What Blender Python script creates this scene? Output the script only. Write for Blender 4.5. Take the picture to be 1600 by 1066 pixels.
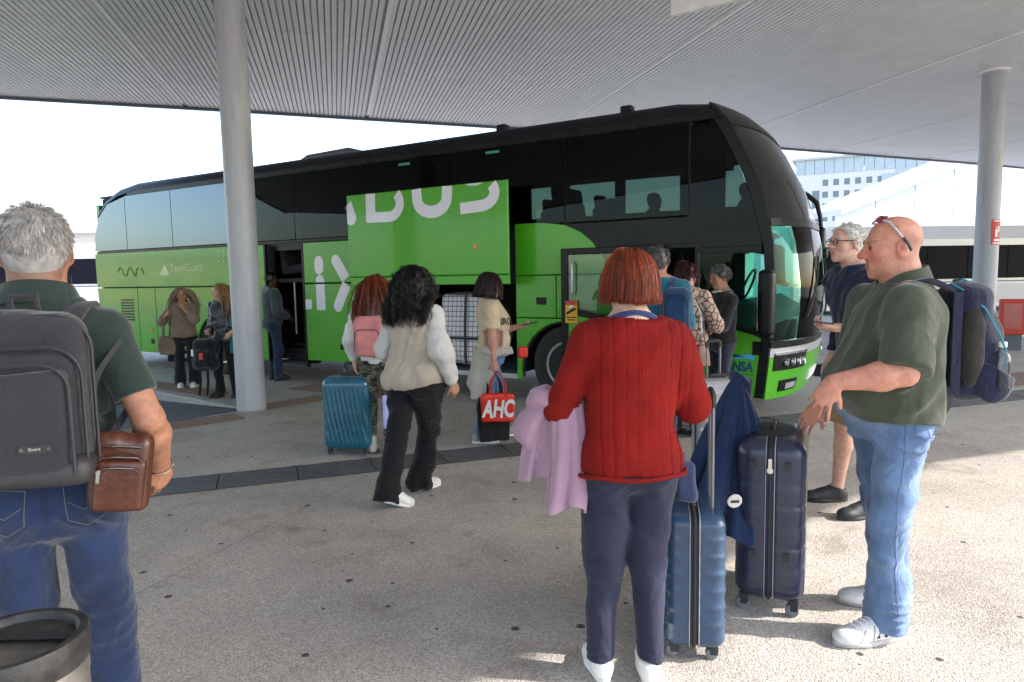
import bpy, math, random
import numpy as np
from mathutils import Vector, Matrix
from mathutils.geometry import tessellate_polygon
scene = bpy.context.scene
for _o in list(bpy.data.objects): bpy.data.objects.remove(_o)

# ---------------------------------------------------------------- camera
cam_data = bpy.data.cameras.new('camera'); cam = bpy.data.objects.new('camera', cam_data)
scene.collection.objects.link(cam); scene.camera = cam
cam_data.sensor_width = 36; cam_data.lens = 24.0; cam_data.clip_start = 0.05; cam_data.clip_end = 3000
PITCH, ROLL = math.atan(102 / 1067), -0.0183
_f = Vector((0, math.cos(PITCH), -math.sin(PITCH))); _u0 = Vector((0, math.sin(PITCH), math.cos(PITCH))); _r0 = Vector((1, 0, 0))
_r = math.cos(ROLL) * _r0 + math.sin(ROLL) * _u0; _u = -math.sin(ROLL) * _r0 + math.cos(ROLL) * _u0
cam.matrix_world = Matrix(((_r.x, _u.x, -_f.x, 0), (_r.y, _u.y, -_f.y, 0), (_r.z, _u.z, -_f.z, 1.6), (0, 0, 0, 1)))

# ---------------------------------------------------------------- sky, sun, exposure
SUN_EL = math.radians(36); SUN_H = Vector((0.985, -0.17, 0)).normalized()
to_sun = Vector((SUN_H.x * math.cos(SUN_EL), SUN_H.y * math.cos(SUN_EL), math.sin(SUN_EL)))
world = bpy.data.worlds.new('World'); scene.world = world; world.use_nodes = True
wn = world.node_tree.nodes; wl = world.node_tree.links; wn.clear()
sky = wn.new('ShaderNodeTexSky'); sky.sky_type = 'NISHITA'; sky.sun_disc = False
sky.sun_elevation = SUN_EL; sky.sun_rotation = math.atan2(SUN_H.x, SUN_H.y)
sky.dust_density = 1.7; sky.air_density = 1.0; sky.ozone_density = 1.0
bg = wn.new('ShaderNodeBackground'); bg.inputs['Strength'].default_value = 0.15
wo = wn.new('ShaderNodeOutputWorld'); wl.new(sky.outputs[0], bg.inputs[0]); wl.new(bg.outputs[0], wo.inputs[0])
sun_d = bpy.data.lights.new('sun', 'SUN'); sun_d.energy = 2.0; sun_d.angle = math.radians(0.6); sun_d.color = (1, .94, .87)
sun = bpy.data.objects.new('sun', sun_d); scene.collection.objects.link(sun)
sun.rotation_euler = (-to_sun).to_track_quat('-Z', 'Y').to_euler(); sun.location = (20, -10, 25)
scene.view_settings.view_transform = 'Standard'; scene.view_settings.look = 'None'
scene.view_settings.gamma = 1.0; scene.view_settings.use_curve_mapping = False
scene.view_settings.exposure = 2.08
scene.cycles.max_bounces = 10; scene.cycles.transparent_max_bounces = 24; scene.cycles.diffuse_bounces = 5
scene.cycles.glossy_bounces = 4; scene.cycles.sample_clamp_indirect = 6; scene.cycles.use_denoising = True
try: scene.cycles.denoiser = 'OPENIMAGEDENOISE'
except Exception: pass
COL = scene.collection
rng = np.random.default_rng(7); random.seed(7)

# ---------------------------------------------------------------- materials
MATS = {}
def rgb(h):
    h = h.lstrip('#'); c = [int(h[i:i + 2], 16) / 255 for i in (0, 2, 4)]
    return tuple(x / 12.92 if x <= .04045 else ((x + .055) / 1.055) ** 2.4 for x in c)
def newmat(name):
    m = bpy.data.materials.new(name); m.use_nodes = True; n = m.node_tree.nodes; n.clear()
    out = n.new('ShaderNodeOutputMaterial'); b = n.new('ShaderNodeBsdfPrincipled')
    m.node_tree.links.new(b.outputs[0], out.inputs[0]); MATS[name] = m
    return m, n, m.node_tree.links, b, out
def node(n, typ, **kw):
    x = n.new(typ)
    for k, v in kw.items():
        if hasattr(x, k): setattr(x, k, v)
        else: x.inputs[k].default_value = v
    return x
def mat(name, col, rough=.6, metal=0, var=.12, vs=6, bump=0, bs=60, spec=.5, coat=0, sheen=0, alpha=None, stretch=None, dist=.01, vcol=False):
    """Principled surface with noise in colour, roughness and relief."""
    if name in MATS: return MATS[name]
    if isinstance(col, str): col = rgb(col)
    m, n, l, b, out = newmat(name)
    tc = node(n, 'ShaderNodeTexCoord'); co = tc.outputs['Object']
    if stretch:
        mp = node(n, 'ShaderNodeMapping'); mp.inputs['Scale'].default_value = stretch; l.new(co, mp.inputs[0]); co = mp.outputs[0]
    nz = node(n, 'ShaderNodeTexNoise', Scale=vs, Detail=5.0, Roughness=.6); l.new(co, nz.inputs['Vector'])
    mx = node(n, 'ShaderNodeMix', data_type='RGBA')
    c1 = [x * (1 - var) for x in col]; c2 = [min(1, x * (1 + var)) for x in col]
    mx.inputs[6].default_value = (*c1, 1); mx.inputs[7].default_value = (*c2, 1)
    rp = node(n, 'ShaderNodeMapRange'); rp.inputs[1].default_value = .3; rp.inputs[2].default_value = .7
    l.new(nz.outputs[0], rp.inputs[0]); l.new(rp.outputs[0], mx.inputs[0])
    colout = mx.outputs[2]
    if vcol:
        at_ = node(n, 'ShaderNodeAttribute', attribute_name='Col'); m2 = node(n, 'ShaderNodeMix', data_type='RGBA', blend_type='MULTIPLY')
        m2.inputs[0].default_value = 1; l.new(colout, m2.inputs[6]); l.new(at_.outputs[0], m2.inputs[7]); colout = m2.outputs[2]
    l.new(colout, b.inputs['Base Color'])
    rr = node(n, 'ShaderNodeMapRange'); rr.inputs[3].default_value = max(.02, rough - .08); rr.inputs[4].default_value = min(1, rough + .08)
    l.new(nz.outputs[0], rr.inputs[0]); l.new(rr.outputs[0], b.inputs['Roughness'])
    b.inputs['Metallic'].default_value = metal; b.inputs['Specular IOR Level'].default_value = spec
    if coat: b.inputs['Coat Weight'].default_value = coat; b.inputs['Coat Roughness'].default_value = .05
    if sheen: b.inputs['Sheen Weight'].default_value = sheen; b.inputs['Sheen Roughness'].default_value = .5
    if name.startswith('skin_'):
        b.inputs['Subsurface Weight'].default_value = .12; b.inputs['Subsurface Radius'].default_value = (1, .35, .2); b.inputs['Subsurface Scale'].default_value = .008
    if bump:
        n2 = node(n, 'ShaderNodeTexNoise', Scale=bs, Detail=4.0); l.new(co, n2.inputs['Vector'])
        bp = node(n, 'ShaderNodeBump', Strength=bump, Distance=dist); l.new(n2.outputs[0], bp.inputs['Height']); l.new(bp.outputs[0], b.inputs['Normal'])
    return m
def cloth(name, col, rough=.85, var=.16, fold=.35, fs=9, weave=.25, ws=420, sheen=.25, stretch=(1, 1, .6), vs=5):
    """Fabric: soft tonal drift, creases and a fine weave."""
    if name in MATS: return MATS[name]
    m = mat(name, col, rough, var=var, vs=vs, sheen=sheen, spec=.25)
    n = m.node_tree.nodes; l = m.node_tree.links; b = [x for x in n if x.type == 'BSDF_PRINCIPLED'][0]
    tc = node(n, 'ShaderNodeTexCoord'); mp = node(n, 'ShaderNodeMapping'); mp.inputs['Scale'].default_value = stretch; l.new(tc.outputs['Object'], mp.inputs[0])
    a = node(n, 'ShaderNodeTexNoise', Scale=fs, Detail=2.5, Roughness=.5, Distortion=1.4); l.new(mp.outputs[0], a.inputs['Vector'])
    w = node(n, 'ShaderNodeTexNoise', Scale=ws, Detail=1.0); l.new(tc.outputs['Object'], w.inputs['Vector'])
    b1 = node(n, 'ShaderNodeBump', Strength=weave, Distance=.002); l.new(w.outputs[0], b1.inputs['Height'])
    b2 = node(n, 'ShaderNodeBump', Strength=fold, Distance=.03); l.new(a.outputs[0], b2.inputs['Height']); l.new(b1.outputs[0], b2.inputs['Normal'])
    l.new(b2.outputs[0], b.inputs['Normal'])
    return m
def glass(name, tint, refl_rough=.0, dark=None, ior=1.5):
    """A thin pane: tinted see-through plus a mirror share that grows at grazing angles."""
    if name in MATS: return MATS[name]
    m, n, l, b, out = newmat(name); n.remove(b)
    tr = node(n, 'ShaderNodeBsdfTransparent'); tr.inputs[0].default_value = (*tint, 1)
    gl = node(n, 'ShaderNodeBsdfGlossy'); gl.inputs['Roughness'].default_value = refl_rough; gl.inputs[0].default_value = (1, 1, 1, 1)
    fr = node(n, 'ShaderNodeFresnel'); fr.inputs[0].default_value = ior
    mx = node(n, 'ShaderNodeMixShader'); l.new(fr.outputs[0], mx.inputs[0]); l.new(tr.outputs[0], mx.inputs[1]); l.new(gl.outputs[0], mx.inputs[2])
    l.new(mx.outputs[0], out.inputs[0]); return m

# ---------------------------------------------------------------- mesh helpers
def link(me, name, m=None, parent=None, smooth=False):
    o = bpy.data.objects.new(name, me); COL.objects.link(o)
    if m is not None and len(me.materials) == 0: me.materials.append(m)
    if parent is not None: o.parent = parent
    if smooth: me.shade_smooth() if hasattr(me, 'shade_smooth') else None
    return o
def tag(o, label=None, cat=None, group=None, kind=None):
    if label: o['label'] = label
    if cat: o['category'] = cat
    if group: o['group'] = group
    if kind: o['kind'] = kind
    return o
def empty(name, loc=(0, 0, 0), rz=0, label=None, cat=None, group=None, kind=None):
    o = bpy.data.objects.new(name, None); COL.objects.link(o); o.location = loc; o.rotation_euler = (0, 0, rz); o.empty_display_size = .1
    return tag(o, label, cat, group, kind)
def nrm(v):
    v = np.asarray(v, float); return v / (np.linalg.norm(v) + 1e-12)
def arc(cx, cy, r, a0, a1, n=8):
    return [(cx + r * math.cos(math.radians(a0 + (a1 - a0) * i / n)), cy + r * math.sin(math.radians(a0 + (a1 - a0) * i / n))) for i in range(n + 1)]
def rrect(x0, y0, x1, y1, r, n=5):
    return arc(x1 - r, y1 - r, r, 0, 90, n) + arc(x0 + r, y1 - r, r, 90, 180, n) + arc(x0 + r, y0 + r, r, 180, 270, n) + arc(x1 - r, y0 + r, r, 270, 360, n)
class MB:
    """Collects simple shapes; build() links them as one mesh object."""
    def __init__(s): s.v = []; s.f = []; s.mi = []; s.cur = 0
    def add(s, vs, fs):
        k = len(s.v); s.v += [tuple(map(float, p)) for p in vs]; s.f += [tuple(i + k for i in f) for f in fs]; s.mi += [s.cur] * len(fs); return s
    def box(s, x0, y0, z0, x1, y1, z1, b=0):
        if b <= 0:
            vs = [(x0, y0, z0), (x1, y0, z0), (x1, y1, z0), (x0, y1, z0), (x0, y0, z1), (x1, y0, z1), (x1, y1, z1), (x0, y1, z1)]
            return s.add(vs, [(0, 3, 2, 1), (4, 5, 6, 7), (0, 1, 5, 4), (1, 2, 6, 5), (2, 3, 7, 6), (3, 0, 4, 7)])
        return s.prism(rrect(x0, y0, x1, y1, b, 3), z0, z1, bev=b * .5)
    def prism(s, poly, z0, z1, ax='z', bev=0, M=None):
        """Extrude a 2-D outline; ax tells which axis the extrusion runs along. Ends may be bevelled."""
        P = np.array(poly, float)
        if np.sum(P[:, 0] * np.roll(P[:, 1], -1) - P[:, 1] * np.roll(P[:, 0], -1)) < 0: P = P[::-1]
        if ax == 'y': P = P[::-1]
        n = len(P); c = P.mean(0)
        def inset(d):
            e0 = P - np.roll(P, 1, 0); e1 = np.roll(P, -1, 0) - P
            e0 /= np.linalg.norm(e0, axis=1)[:, None] + 1e-9; e1 /= np.linalg.norm(e1, axis=1)[:, None] + 1e-9
            sg = 1 if ax != 'y' else -1
            nn = np.stack([-(e0 + e1)[:, 1], (e0 + e1)[:, 0]], 1) * sg; nn /= np.linalg.norm(nn, axis=1)[:, None] + 1e-9
            cs = np.clip(np.sum(nn * np.stack([-e0[:, 1], e0[:, 0]], 1) * sg, 1), .4, 1)
            return P + nn * (d / cs)[:, None]
        rings = [(inset(bev), z0), (P, z0 + bev), (P, z1 - bev), (inset(bev), z1)] if bev > 0 else [(P, z0), (P, z1)]
        vs = []
        for Q, z in rings:
            for p in Q:
                if ax == 'z': q = (p[0], p[1], z)
                elif ax == 'y': q = (p[0], z, p[1])
                else: q = (z, p[0], p[1])
                vs.append(q)
        if M is not None: vs = [tuple(M @ Vector(q)) for q in vs]
        fs = []
        for r in range(len(rings) - 1):
            for i in range(n):
                j = (i + 1) % n; fs.append((r * n + i, r * n + j, (r + 1) * n + j, (r + 1) * n + i))
        tri = tessellate_polygon([[Vector((p[0], p[1], 0)) for p in P]]) if n > 4 else [(0, 1, 2), (0, 2, 3)][:n - 2]
        k = (len(rings) - 1) * n
        for t in tri:
            a = np.cross(np.append(P[t[1]] - P[t[0]], 0), np.append(P[t[2]] - P[t[0]], 0))[2]
            t = t if (a > 0) == (ax != 'y') else t[::-1]
            fs.append(tuple(k + i for i in t)); fs.append(tuple(i for i in t[::-1]))
        return s.add(vs, fs)
    def tube(s, path, r, n=8, caps=True, flat=1.0, closed=False):
        """Round bar along a path; r may be a list; flat squeezes it."""
        P = [np.array(p, float) for p in path]; m = len(P); R = r if hasattr(r, '__len__') else [r] * m
        vs = []; prev = None
        for i in range(m):
            if closed: t = P[(i + 1) % m] - P[i - 1]
            else: t = P[min(i + 1, m - 1)] - P[max(i - 1, 0)]
            t = nrm(t)
            if prev is None:
                a = np.array((0, 0, 1.)) if abs(t[2]) < .9 else np.array((1., 0, 0)); x = nrm(np.cross(a, t))
            else: x = nrm(prev - t * (prev @ t))
            prev = x; y = np.cross(t, x)
            for k in range(n):
                a = 2 * math.pi * k / n; vs.append(P[i] + x * math.cos(a) * R[i] + y * math.sin(a) * R[i] * flat)
        fs = []
        for i in range(m if closed else m - 1):
            i2 = (i + 1) % m
            for k in range(n):
                k2 = (k + 1) % n; fs.append((i * n + k, i * n + k2, i2 * n + k2, i2 * n + k))
        if caps and not closed: fs += [tuple(range(n))[::-1], tuple((m - 1) * n + k for k in range(n))]
        return s.add(vs, fs)
    def lathe(s, prof, n=24, o=(0, 0, 0), ax='z'):
        """Turn a profile of (radius, height) pairs."""
        vs = []
        for (r, h) in prof:
            for k in range(n):
                a = 2 * math.pi * k / n; x, y = r * math.cos(a), r * math.sin(a)
                q = (x, y, h) if ax == 'z' else ((x, h, -y) if ax == 'y' else (h, x, y))
                vs.append((q[0] + o[0], q[1] + o[1], q[2] + o[2]))
        fs = [(i * n + k, i * n + (k + 1) % n, (i + 1) * n + (k + 1) % n, (i + 1) * n + k) for i in range(len(prof) - 1) for k in range(n)]
        if prof[0][0] > 1e-6: fs.append(tuple(range(n))[::-1])
        if prof[-1][0] > 1e-6: fs.append(tuple((len(prof) - 1) * n + k for k in range(n)))
        return s.add(vs, fs)
    def grid(s, fn, nu, nv, th=0):
        """Sheet from fn(u, v) with u, v in 0..1; th gives it thickness."""
        G = np.array([[fn(i / nu, j / nv) for j in range(nv + 1)] for i in range(nu + 1)], float)
        idx = lambda i, j: i * (nv + 1) + j
        fs = [(idx(i, j), idx(i + 1, j), idx(i + 1, j + 1), idx(i, j + 1)) for i in range(nu) for j in range(nv)]
        if not th: return s.add(G.reshape(-1, 3), fs)
        du = np.gradient(G, axis=0); dv = np.gradient(G, axis=1); N = np.cross(du, dv); N /= np.linalg.norm(N, axis=2)[..., None] + 1e-9
        A = (G + N * th / 2).reshape(-1, 3); B = (G - N * th / 2).reshape(-1, 3); k = len(A)
        f2 = list(fs) + [tuple(i + k for i in f[::-1]) for f in fs]
        rim = [idx(i, 0) for i in range(nu + 1)] + [idx(nu, j) for j in range(1, nv + 1)] + [idx(i, nv) for i in range(nu - 1, -1, -1)] + [idx(0, j) for j in range(nv - 1, 0, -1)]
        for a, b in zip(rim, rim[1:] + rim[:1]): f2.append((b, a, a + k, b + k))
        return s.add(np.vstack([A, B]), f2)
    def build(s, name, m, parent=None, smooth=False, loc=None, rot=None, sharp=40):
        me = bpy.data.meshes.new(name); me.from_pydata(s.v, [], s.f)
        for x in (m if isinstance(m, (list, tuple)) else [m]): me.materials.append(x)
        if any(s.mi): me.polygons.foreach_set('material_index', s.mi)
        me.update(); o = bpy.data.objects.new(name, me); COL.objects.link(o)
        if smooth:
            me.shade_smooth()
            try: me.set_sharp_from_angle(angle=math.radians(sharp))
            except Exception: pass
        if parent is not None: o.parent = parent
        if loc is not None: o.location = loc
        if rot is not None: o.rotation_euler = rot
        return o
def dup(o, parent=None, **kw):
    c = o.copy(); COL.objects.link(c); c.parent = parent
    for k, v in kw.items(): setattr(c, k, v)
    for ch in [x for x in bpy.data.objects if x.parent == o]: dup(ch, c)
    return c
def text_mesh(s, size, depth=.002, bold=0, shear=0, space=1.0):
    cu = bpy.data.curves.new('lettering', 'FONT'); cu.body = s; cu.size = size; cu.extrude = depth; cu.offset = bold; cu.shear = shear
    cu.space_character = space; cu.align_x = 'CENTER'; cu.align_y = 'CENTER'; cu.resolution_u = 3
    o = bpy.data.objects.new('lettering', cu); COL.objects.link(o); bpy.context.view_layer.update()
    me = bpy.data.meshes.new_from_object(o.evaluated_get(bpy.context.evaluated_depsgraph_get()))
    bpy.data.objects.remove(o); me.materials.clear(); return me

# ---------------------------------------------------------------- implicit surfaces for soft bodies
def _interp(z, zs, vs): return np.interp(z, zs, vs)
def p_cone(a, b, r1, r2=None):
    a = np.array(a, np.float32); b = np.array(b, np.float32); r2 = r1 if r2 is None else r2; ab = b - a; L2 = float(ab @ ab) + 1e-9
    def f(P):
        t = np.clip(((P - a) @ ab) / L2, 0, 1); q = P - a - t[:, None] * ab
        return np.sqrt(np.einsum('ij,ij->i', q, q)) - (r1 + t * (r2 - r1))
    R = max(r1, r2); return f, np.minimum(a, b) - R, np.maximum(a, b) + R
def p_ell(c, r, M=None):
    c = np.array(c, np.float32); r = np.array(r, np.float32); M = None if M is None else np.array(M, np.float32)
    def f(P):
        q = P - c
        if M is not None: q = q @ M
        k0 = np.sqrt(((q / r) ** 2).sum(1)); k1 = np.sqrt(((q / (r * r)) ** 2).sum(1)) + 1e-9
        return k0 * (k0 - 1) / k1
    R = float(r.max()); return f, c - R, c + R
def p_box(c, h, rad=.01, M=None):
    c = np.array(c, np.float32); h = np.array(h, np.float32) - rad; M = None if M is None else np.array(M, np.float32)
    def f(P):
        q = P - c
        if M is not None: q = q @ M
        q = np.abs(q) - h
        return np.sqrt((np.maximum(q, 0) ** 2).sum(1)) + np.minimum(q.max(1), 0) - rad
    R = float(np.linalg.norm(h + rad)); return f, c - R, c + R
def p_loft(rows, o=(0, 0, 0), M=None, power=2.3, blur=3):
    """rows of (z, cx, cy, rx, ry_front, ry_back): stacked oval sections."""
    A = np.array(rows, float); zs = np.linspace(A[0, 0], A[-1, 0], 80); T = [np.interp(zs, A[:, 0], A[:, i]) for i in range(1, 6)]
    k = np.ones(2 * blur + 1) / (2 * blur + 1)
    T = [np.convolve(np.pad(t, blur, 'edge'), k, 'valid') for t in T]; o = np.array(o, np.float32); M = None if M is None else np.array(M, np.float32)
    def f(P):
        q = P - o
        if M is not None: q = q @ M
        z = q[:, 2]; cx, cy, rx, rf, rb = [_interp(z, zs, t) for t in T]
        dy = q[:, 1] - cy; ry = np.where(dy > 0, rf, rb); a = np.abs(q[:, 0] - cx) / rx; b = np.abs(dy) / ry
        n = (a ** power + b ** power) ** (1 / power); d = (n - 1) * np.minimum(rx, ry)
        e = np.maximum(zs[0] - z, z - zs[-1])
        return np.where(e > 0, np.hypot(np.maximum(d, 0), np.maximum(e, 0)), np.maximum(d, e))
    rxm = float(np.max(np.abs(T[0]) + T[2])); rym = float(np.max(np.abs(T[1]) + np.maximum(T[3], T[4])))
    cs = np.array([(x, y, z) for x in (-rxm, rxm) for y in (-rym, rym) for z in (zs[0], zs[-1])])
    if M is not None: cs = cs @ np.array(M).T
    return f, (cs + o).min(0), (cs + o).max(0)
def p_plane(p, n):
    """Half space: inside is the side against n."""
    p = np.array(p, np.float32); n = np.array(nrm(n), np.float32)
    return (lambda P: (P - p) @ n), None, None
class SDF:
    def __init__(s): s.ops = []; s.disp = None; s.dmax = .0
    def u(s, prim, k=.02): s.ops.append(('u', prim, k)); return s
    def sub(s, prim, k=.01): s.ops.append(('s', prim, k)); return s
    def cut(s, prim, k=.004): s.ops.append(('i', prim, k)); return s
    def _ev(s, P, nb, m, C, R):
        D = np.full((nb, m), 1.0, np.float32)
        for md, (f, lo, hi), k in s.ops:
            dc = f(C)
            if md == 'u': sel = dc < R + k + .03
            elif md == 's': sel = dc < R + k + .01
            else: sel = dc > -(R + k + .01)
            sel = np.nonzero(sel)[0]
            if not len(sel): continue
            d = f(P[sel].reshape(-1, 3)).reshape(len(sel), m).astype(np.float32); a = D[sel]
            if md == 'u':
                h = np.clip(.5 + .5 * (d - a) / k, 0, 1); D[sel] = d + (a - d) * h - k * h * (1 - h)
            else:
                d = -d if md == 's' else d
                h = np.clip(.5 - .5 * (d - a) / k, 0, 1); D[sel] = d + (a - d) * h + k * h * (1 - h)
        if s.disp is not None:
            near = np.abs(D) < .06
            if near.any(): D[near] += s.disp(P[near]).astype(np.float32)
        return D
    def mesh(s, h=.008):
        lo = np.min([o[1][1] for o in s.ops if o[0] == 'u'], axis=0) - .03; hi = np.max([o[1][2] for o in s.ops if o[0] == 'u'], axis=0) + .03
        B = 8; nbk = np.ceil((hi - lo) / (B * h)).astype(int) + 1
        I = np.stack(np.meshgrid(*[np.arange(x) for x in nbk], indexing='ij'), -1).reshape(-1, 3)
        C = (lo + (I + .5) * B * h).astype(np.float32); R = B * h * .5 * math.sqrt(3)
        sd, s.disp = s.disp, None
        D0 = s._ev(C[:, None, :], len(C), 1, C, 0.25)[:, 0]; s.disp = sd
        keep = np.abs(D0) < R * 1.15 + .02 + s.dmax; I = I[keep]; C = C[keep]; nb = len(I)
        g = np.arange(B + 1); G = np.stack(np.meshgrid(g, g, g, indexing='ij'), -1).reshape(-1, 3)
        P = (lo + (I[:, None, :] * B + G[None]) * h).astype(np.float32)
        D = s._ev(P, nb, len(G), C, R).reshape(nb, B + 1, B + 1, B + 1)
        N = nbk * B + 2
        gid = lambda c: (c[..., 0] * N[1] + c[..., 1]) * N[2] + c[..., 2]
        S = D < 0
        cn = sum(S[:, i:i + B, j:j + B, k:k + B].astype(np.int8) for i in (0, 1) for j in (0, 1) for k in (0, 1))
        b, x, y, z = np.nonzero((cn > 0) & (cn < 8)); cell = I[b] * B + np.stack([x, y, z], 1)
        acc = np.zeros((len(b), 3)); cnt = np.zeros(len(b)); cor = [(i, j, k) for i in (0, 1) for j in (0, 1) for k in (0, 1)]
        for c1 in cor:
            for a in range(3):
                if c1[a]: continue
                c2 = list(c1); c2[a] = 1
                d1 = D[b, x + c1[0], y + c1[1], z + c1[2]]; d2 = D[b, x + c2[0], y + c2[1], z + c2[2]]; cr = (d1 < 0) != (d2 < 0)
                t = np.where(cr, d1 / np.where(cr, d1 - d2, 1), 0); p = np.tile(np.array(c1, float), (len(b), 1)); p[:, a] += t
                acc[cr] += p[cr]; cnt += cr
        V = lo + (cell + acc / cnt[:, None]) * h
        ids = gid(cell); od = np.argsort(ids); ids = ids[od]; V = V[od]
        quads = []
        for a in range(3):
            u, v = (a + 1) % 3, (a + 2) % 3; sl = [slice(0, B)] * 3; s2 = list(sl); s2[a] = slice(1, B + 1)
            A1 = S[(slice(None), *sl)]; A2 = S[(slice(None), *s2)]
            b, x, y, z = np.nonzero(A1 != A2); e = I[b] * B + np.stack([x, y, z], 1); fl = A1[b, x, y, z]
            eu = np.zeros(3, int); eu[u] = 1; ev = np.zeros(3, int); ev[v] = 1
            cs = [e, e - eu, e - eu - ev, e - ev]; q = []; ok = np.ones(len(e), bool)
            for c in cs:
                i = gid(c); j = np.clip(np.searchsorted(ids, i), 0, len(ids) - 1); ok &= (ids[j] == i); q.append(j)
            q = np.stack(q, 1); q[~fl] = q[~fl][:, ::-1]; quads.append(q[ok])
        return V, np.vstack(quads)
def vq_mesh(V, Q, name, m, parent=None, col=None, smooth=True):
    me = bpy.data.meshes.new(name); k = Q.shape[1]
    me.vertices.add(len(V)); me.vertices.foreach_set('co', np.ascontiguousarray(V, np.float32).ravel())
    me.loops.add(Q.size); me.loops.foreach_set('vertex_index', np.ascontiguousarray(Q, np.int32).ravel())
    me.polygons.add(len(Q)); me.polygons.foreach_set('loop_start', np.arange(0, Q.size, k, dtype=np.int32))
    me.update(calc_edges=True); me.materials.append(m)
    if smooth: me.shade_smooth()
    if col is not None:
        a = me.color_attributes.new('Col', 'FLOAT_COLOR', 'POINT'); a.data.foreach_set('color', np.hstack([col, np.ones((len(V), 1))]).astype(np.float32).ravel())
    o = bpy.data.objects.new(name, me); COL.objects.link(o)
    if parent is not None: o.parent = parent
    return o
def sdf_obj(s, name, m, parent=None, h=.008, colfn=None):
    V, Q = s.mesh(h); return vq_mesh(V, Q, name, m, parent, None if colfn is None else colfn(V))
def folds(seed, amp, freq=22, dirs=None, n=5, warp=.03):
    """Soft crease field: a few bent waves that meet at uneven angles."""
    r = np.random.default_rng(seed); K = []
    for i in range(n):
        d = r.normal(size=3) if dirs is None else np.array(dirs[i % len(dirs)]) + r.normal(size=3) * .25
        K.append((nrm(d) * freq * r.uniform(.6, 1.5), r.uniform(0, 6.28), r.uniform(.5, 1), nrm(r.normal(size=3)) * freq * .45, r.uniform(0, 6.28)))
    def f(P):
        P = np.asarray(P, np.float32); s = np.zeros(len(P), np.float32)
        for k, ph, a, k2, p2 in K:
            m = .5 + .5 * np.sin(P @ k2.astype(np.float32) + p2)
            w = np.sin(P @ k.astype(np.float32) + ph + 2.2 * np.sin(P @ (k2 * .7).astype(np.float32) + p2 * 1.7))
            s += a * m * (.30 * w + .22 + .55 * np.exp(-(w / .75) ** 2))
        return (s / n - .27) * -amp * 5.2
    return f

from mathutils.bvhtree import BVHTree
_bvh = {}
def bvh_of(o):
    if o.name not in _bvh:
        me = o.data; V = np.empty(len(me.vertices) * 3, np.float32); me.vertices.foreach_get('co', V)
        _bvh[o.name] = BVHTree.FromPolygons([Vector(p) for p in V.reshape(-1, 3).tolist()], [tuple(p.vertices) for p in me.polygons])
    return _bvh[o.name]
def onto(o, p, d, lift=.002):
    """Point where a ray from p along d meets the surface of o, lifted a little."""
    d = Vector(d).normalized(); h = bvh_of(o).ray_cast(Vector(p), d)
    return None if h[0] is None else np.array(h[0] + h[1] * lift)
def seam(o, pts, d, m, r=.0013, name='seam', n=14, lift=.0008, parent=None):
    """Stitched line laid on a garment: pts are points beside it, d the direction to cast."""
    P = np.array(pts, float); t = np.linspace(0, len(P) - 1, n * (len(P) - 1) + 1); q = []
    for u in t:
        i = min(int(u), len(P) - 2); h = onto(o, P[i] + (P[i + 1] - P[i]) * (u - i), d, lift)
        if h is not None: q.append(h)
    if len(q) > 2: return MB().tube(q, r, 5).build(name, m, parent or o, smooth=True)
def print_on(o, me, M, d, m, name, lift=.002, parent=None):
    """Lay flat lettering onto a curved surface: M places the flat mesh beside it, d casts it on."""
    me.transform(M); bad = 0
    for v in me.vertices:
        h = onto(o, v.co, d, lift)
        if h is None: bad += 1
        else: v.co = Vector(h)
    return link(me, name, m, parent or o)

def fuzz(o, n, length, rad, m, seed=1, name='fuzz', droop=.3, keep=None, parent=None):
    """Fine fibres standing off a knitted garment."""
    me = o.data; V = np.empty(len(me.vertices) * 3, np.float32); me.vertices.foreach_get('co', V); V = V.reshape(-1, 3)
    N = np.empty(len(me.vertices) * 3, np.float32); me.vertices.foreach_get('normal', N); N = N.reshape(-1, 3); r = np.random.default_rng(seed); i = r.integers(0, len(V), n)
    P, D = V[i], N[i] + r.normal(size=(n, 3)) * .75; D /= np.linalg.norm(D, axis=1)[:, None]; L = length * r.uniform(.4, 1.2, n)[:, None]
    A = np.cross(D, r.normal(size=(n, 3))); A /= np.linalg.norm(A, axis=1)[:, None] + 1e-9; B = np.cross(D, A); mid = P + D * L * .55; tip = P + D * L + np.array((0, 0, -droop)) * L + A * L * .3
    v = np.stack([P + A * rad, P + B * rad, P - A * rad, mid + A * rad * .8, mid + B * rad * .8, mid - A * rad * .8, tip, tip + A * rad * .2, tip + B * rad * .2], 1).reshape(-1, 3); b = np.arange(n)[:, None] * 9
    q = np.vstack([b + np.array(f) for f in ((0, 1, 4, 3), (1, 2, 5, 4), (2, 0, 3, 5), (3, 4, 7, 6), (4, 5, 8, 7), (5, 3, 6, 8))])
    return vq_mesh(v, q, name, m, parent or o, smooth=True)
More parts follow.
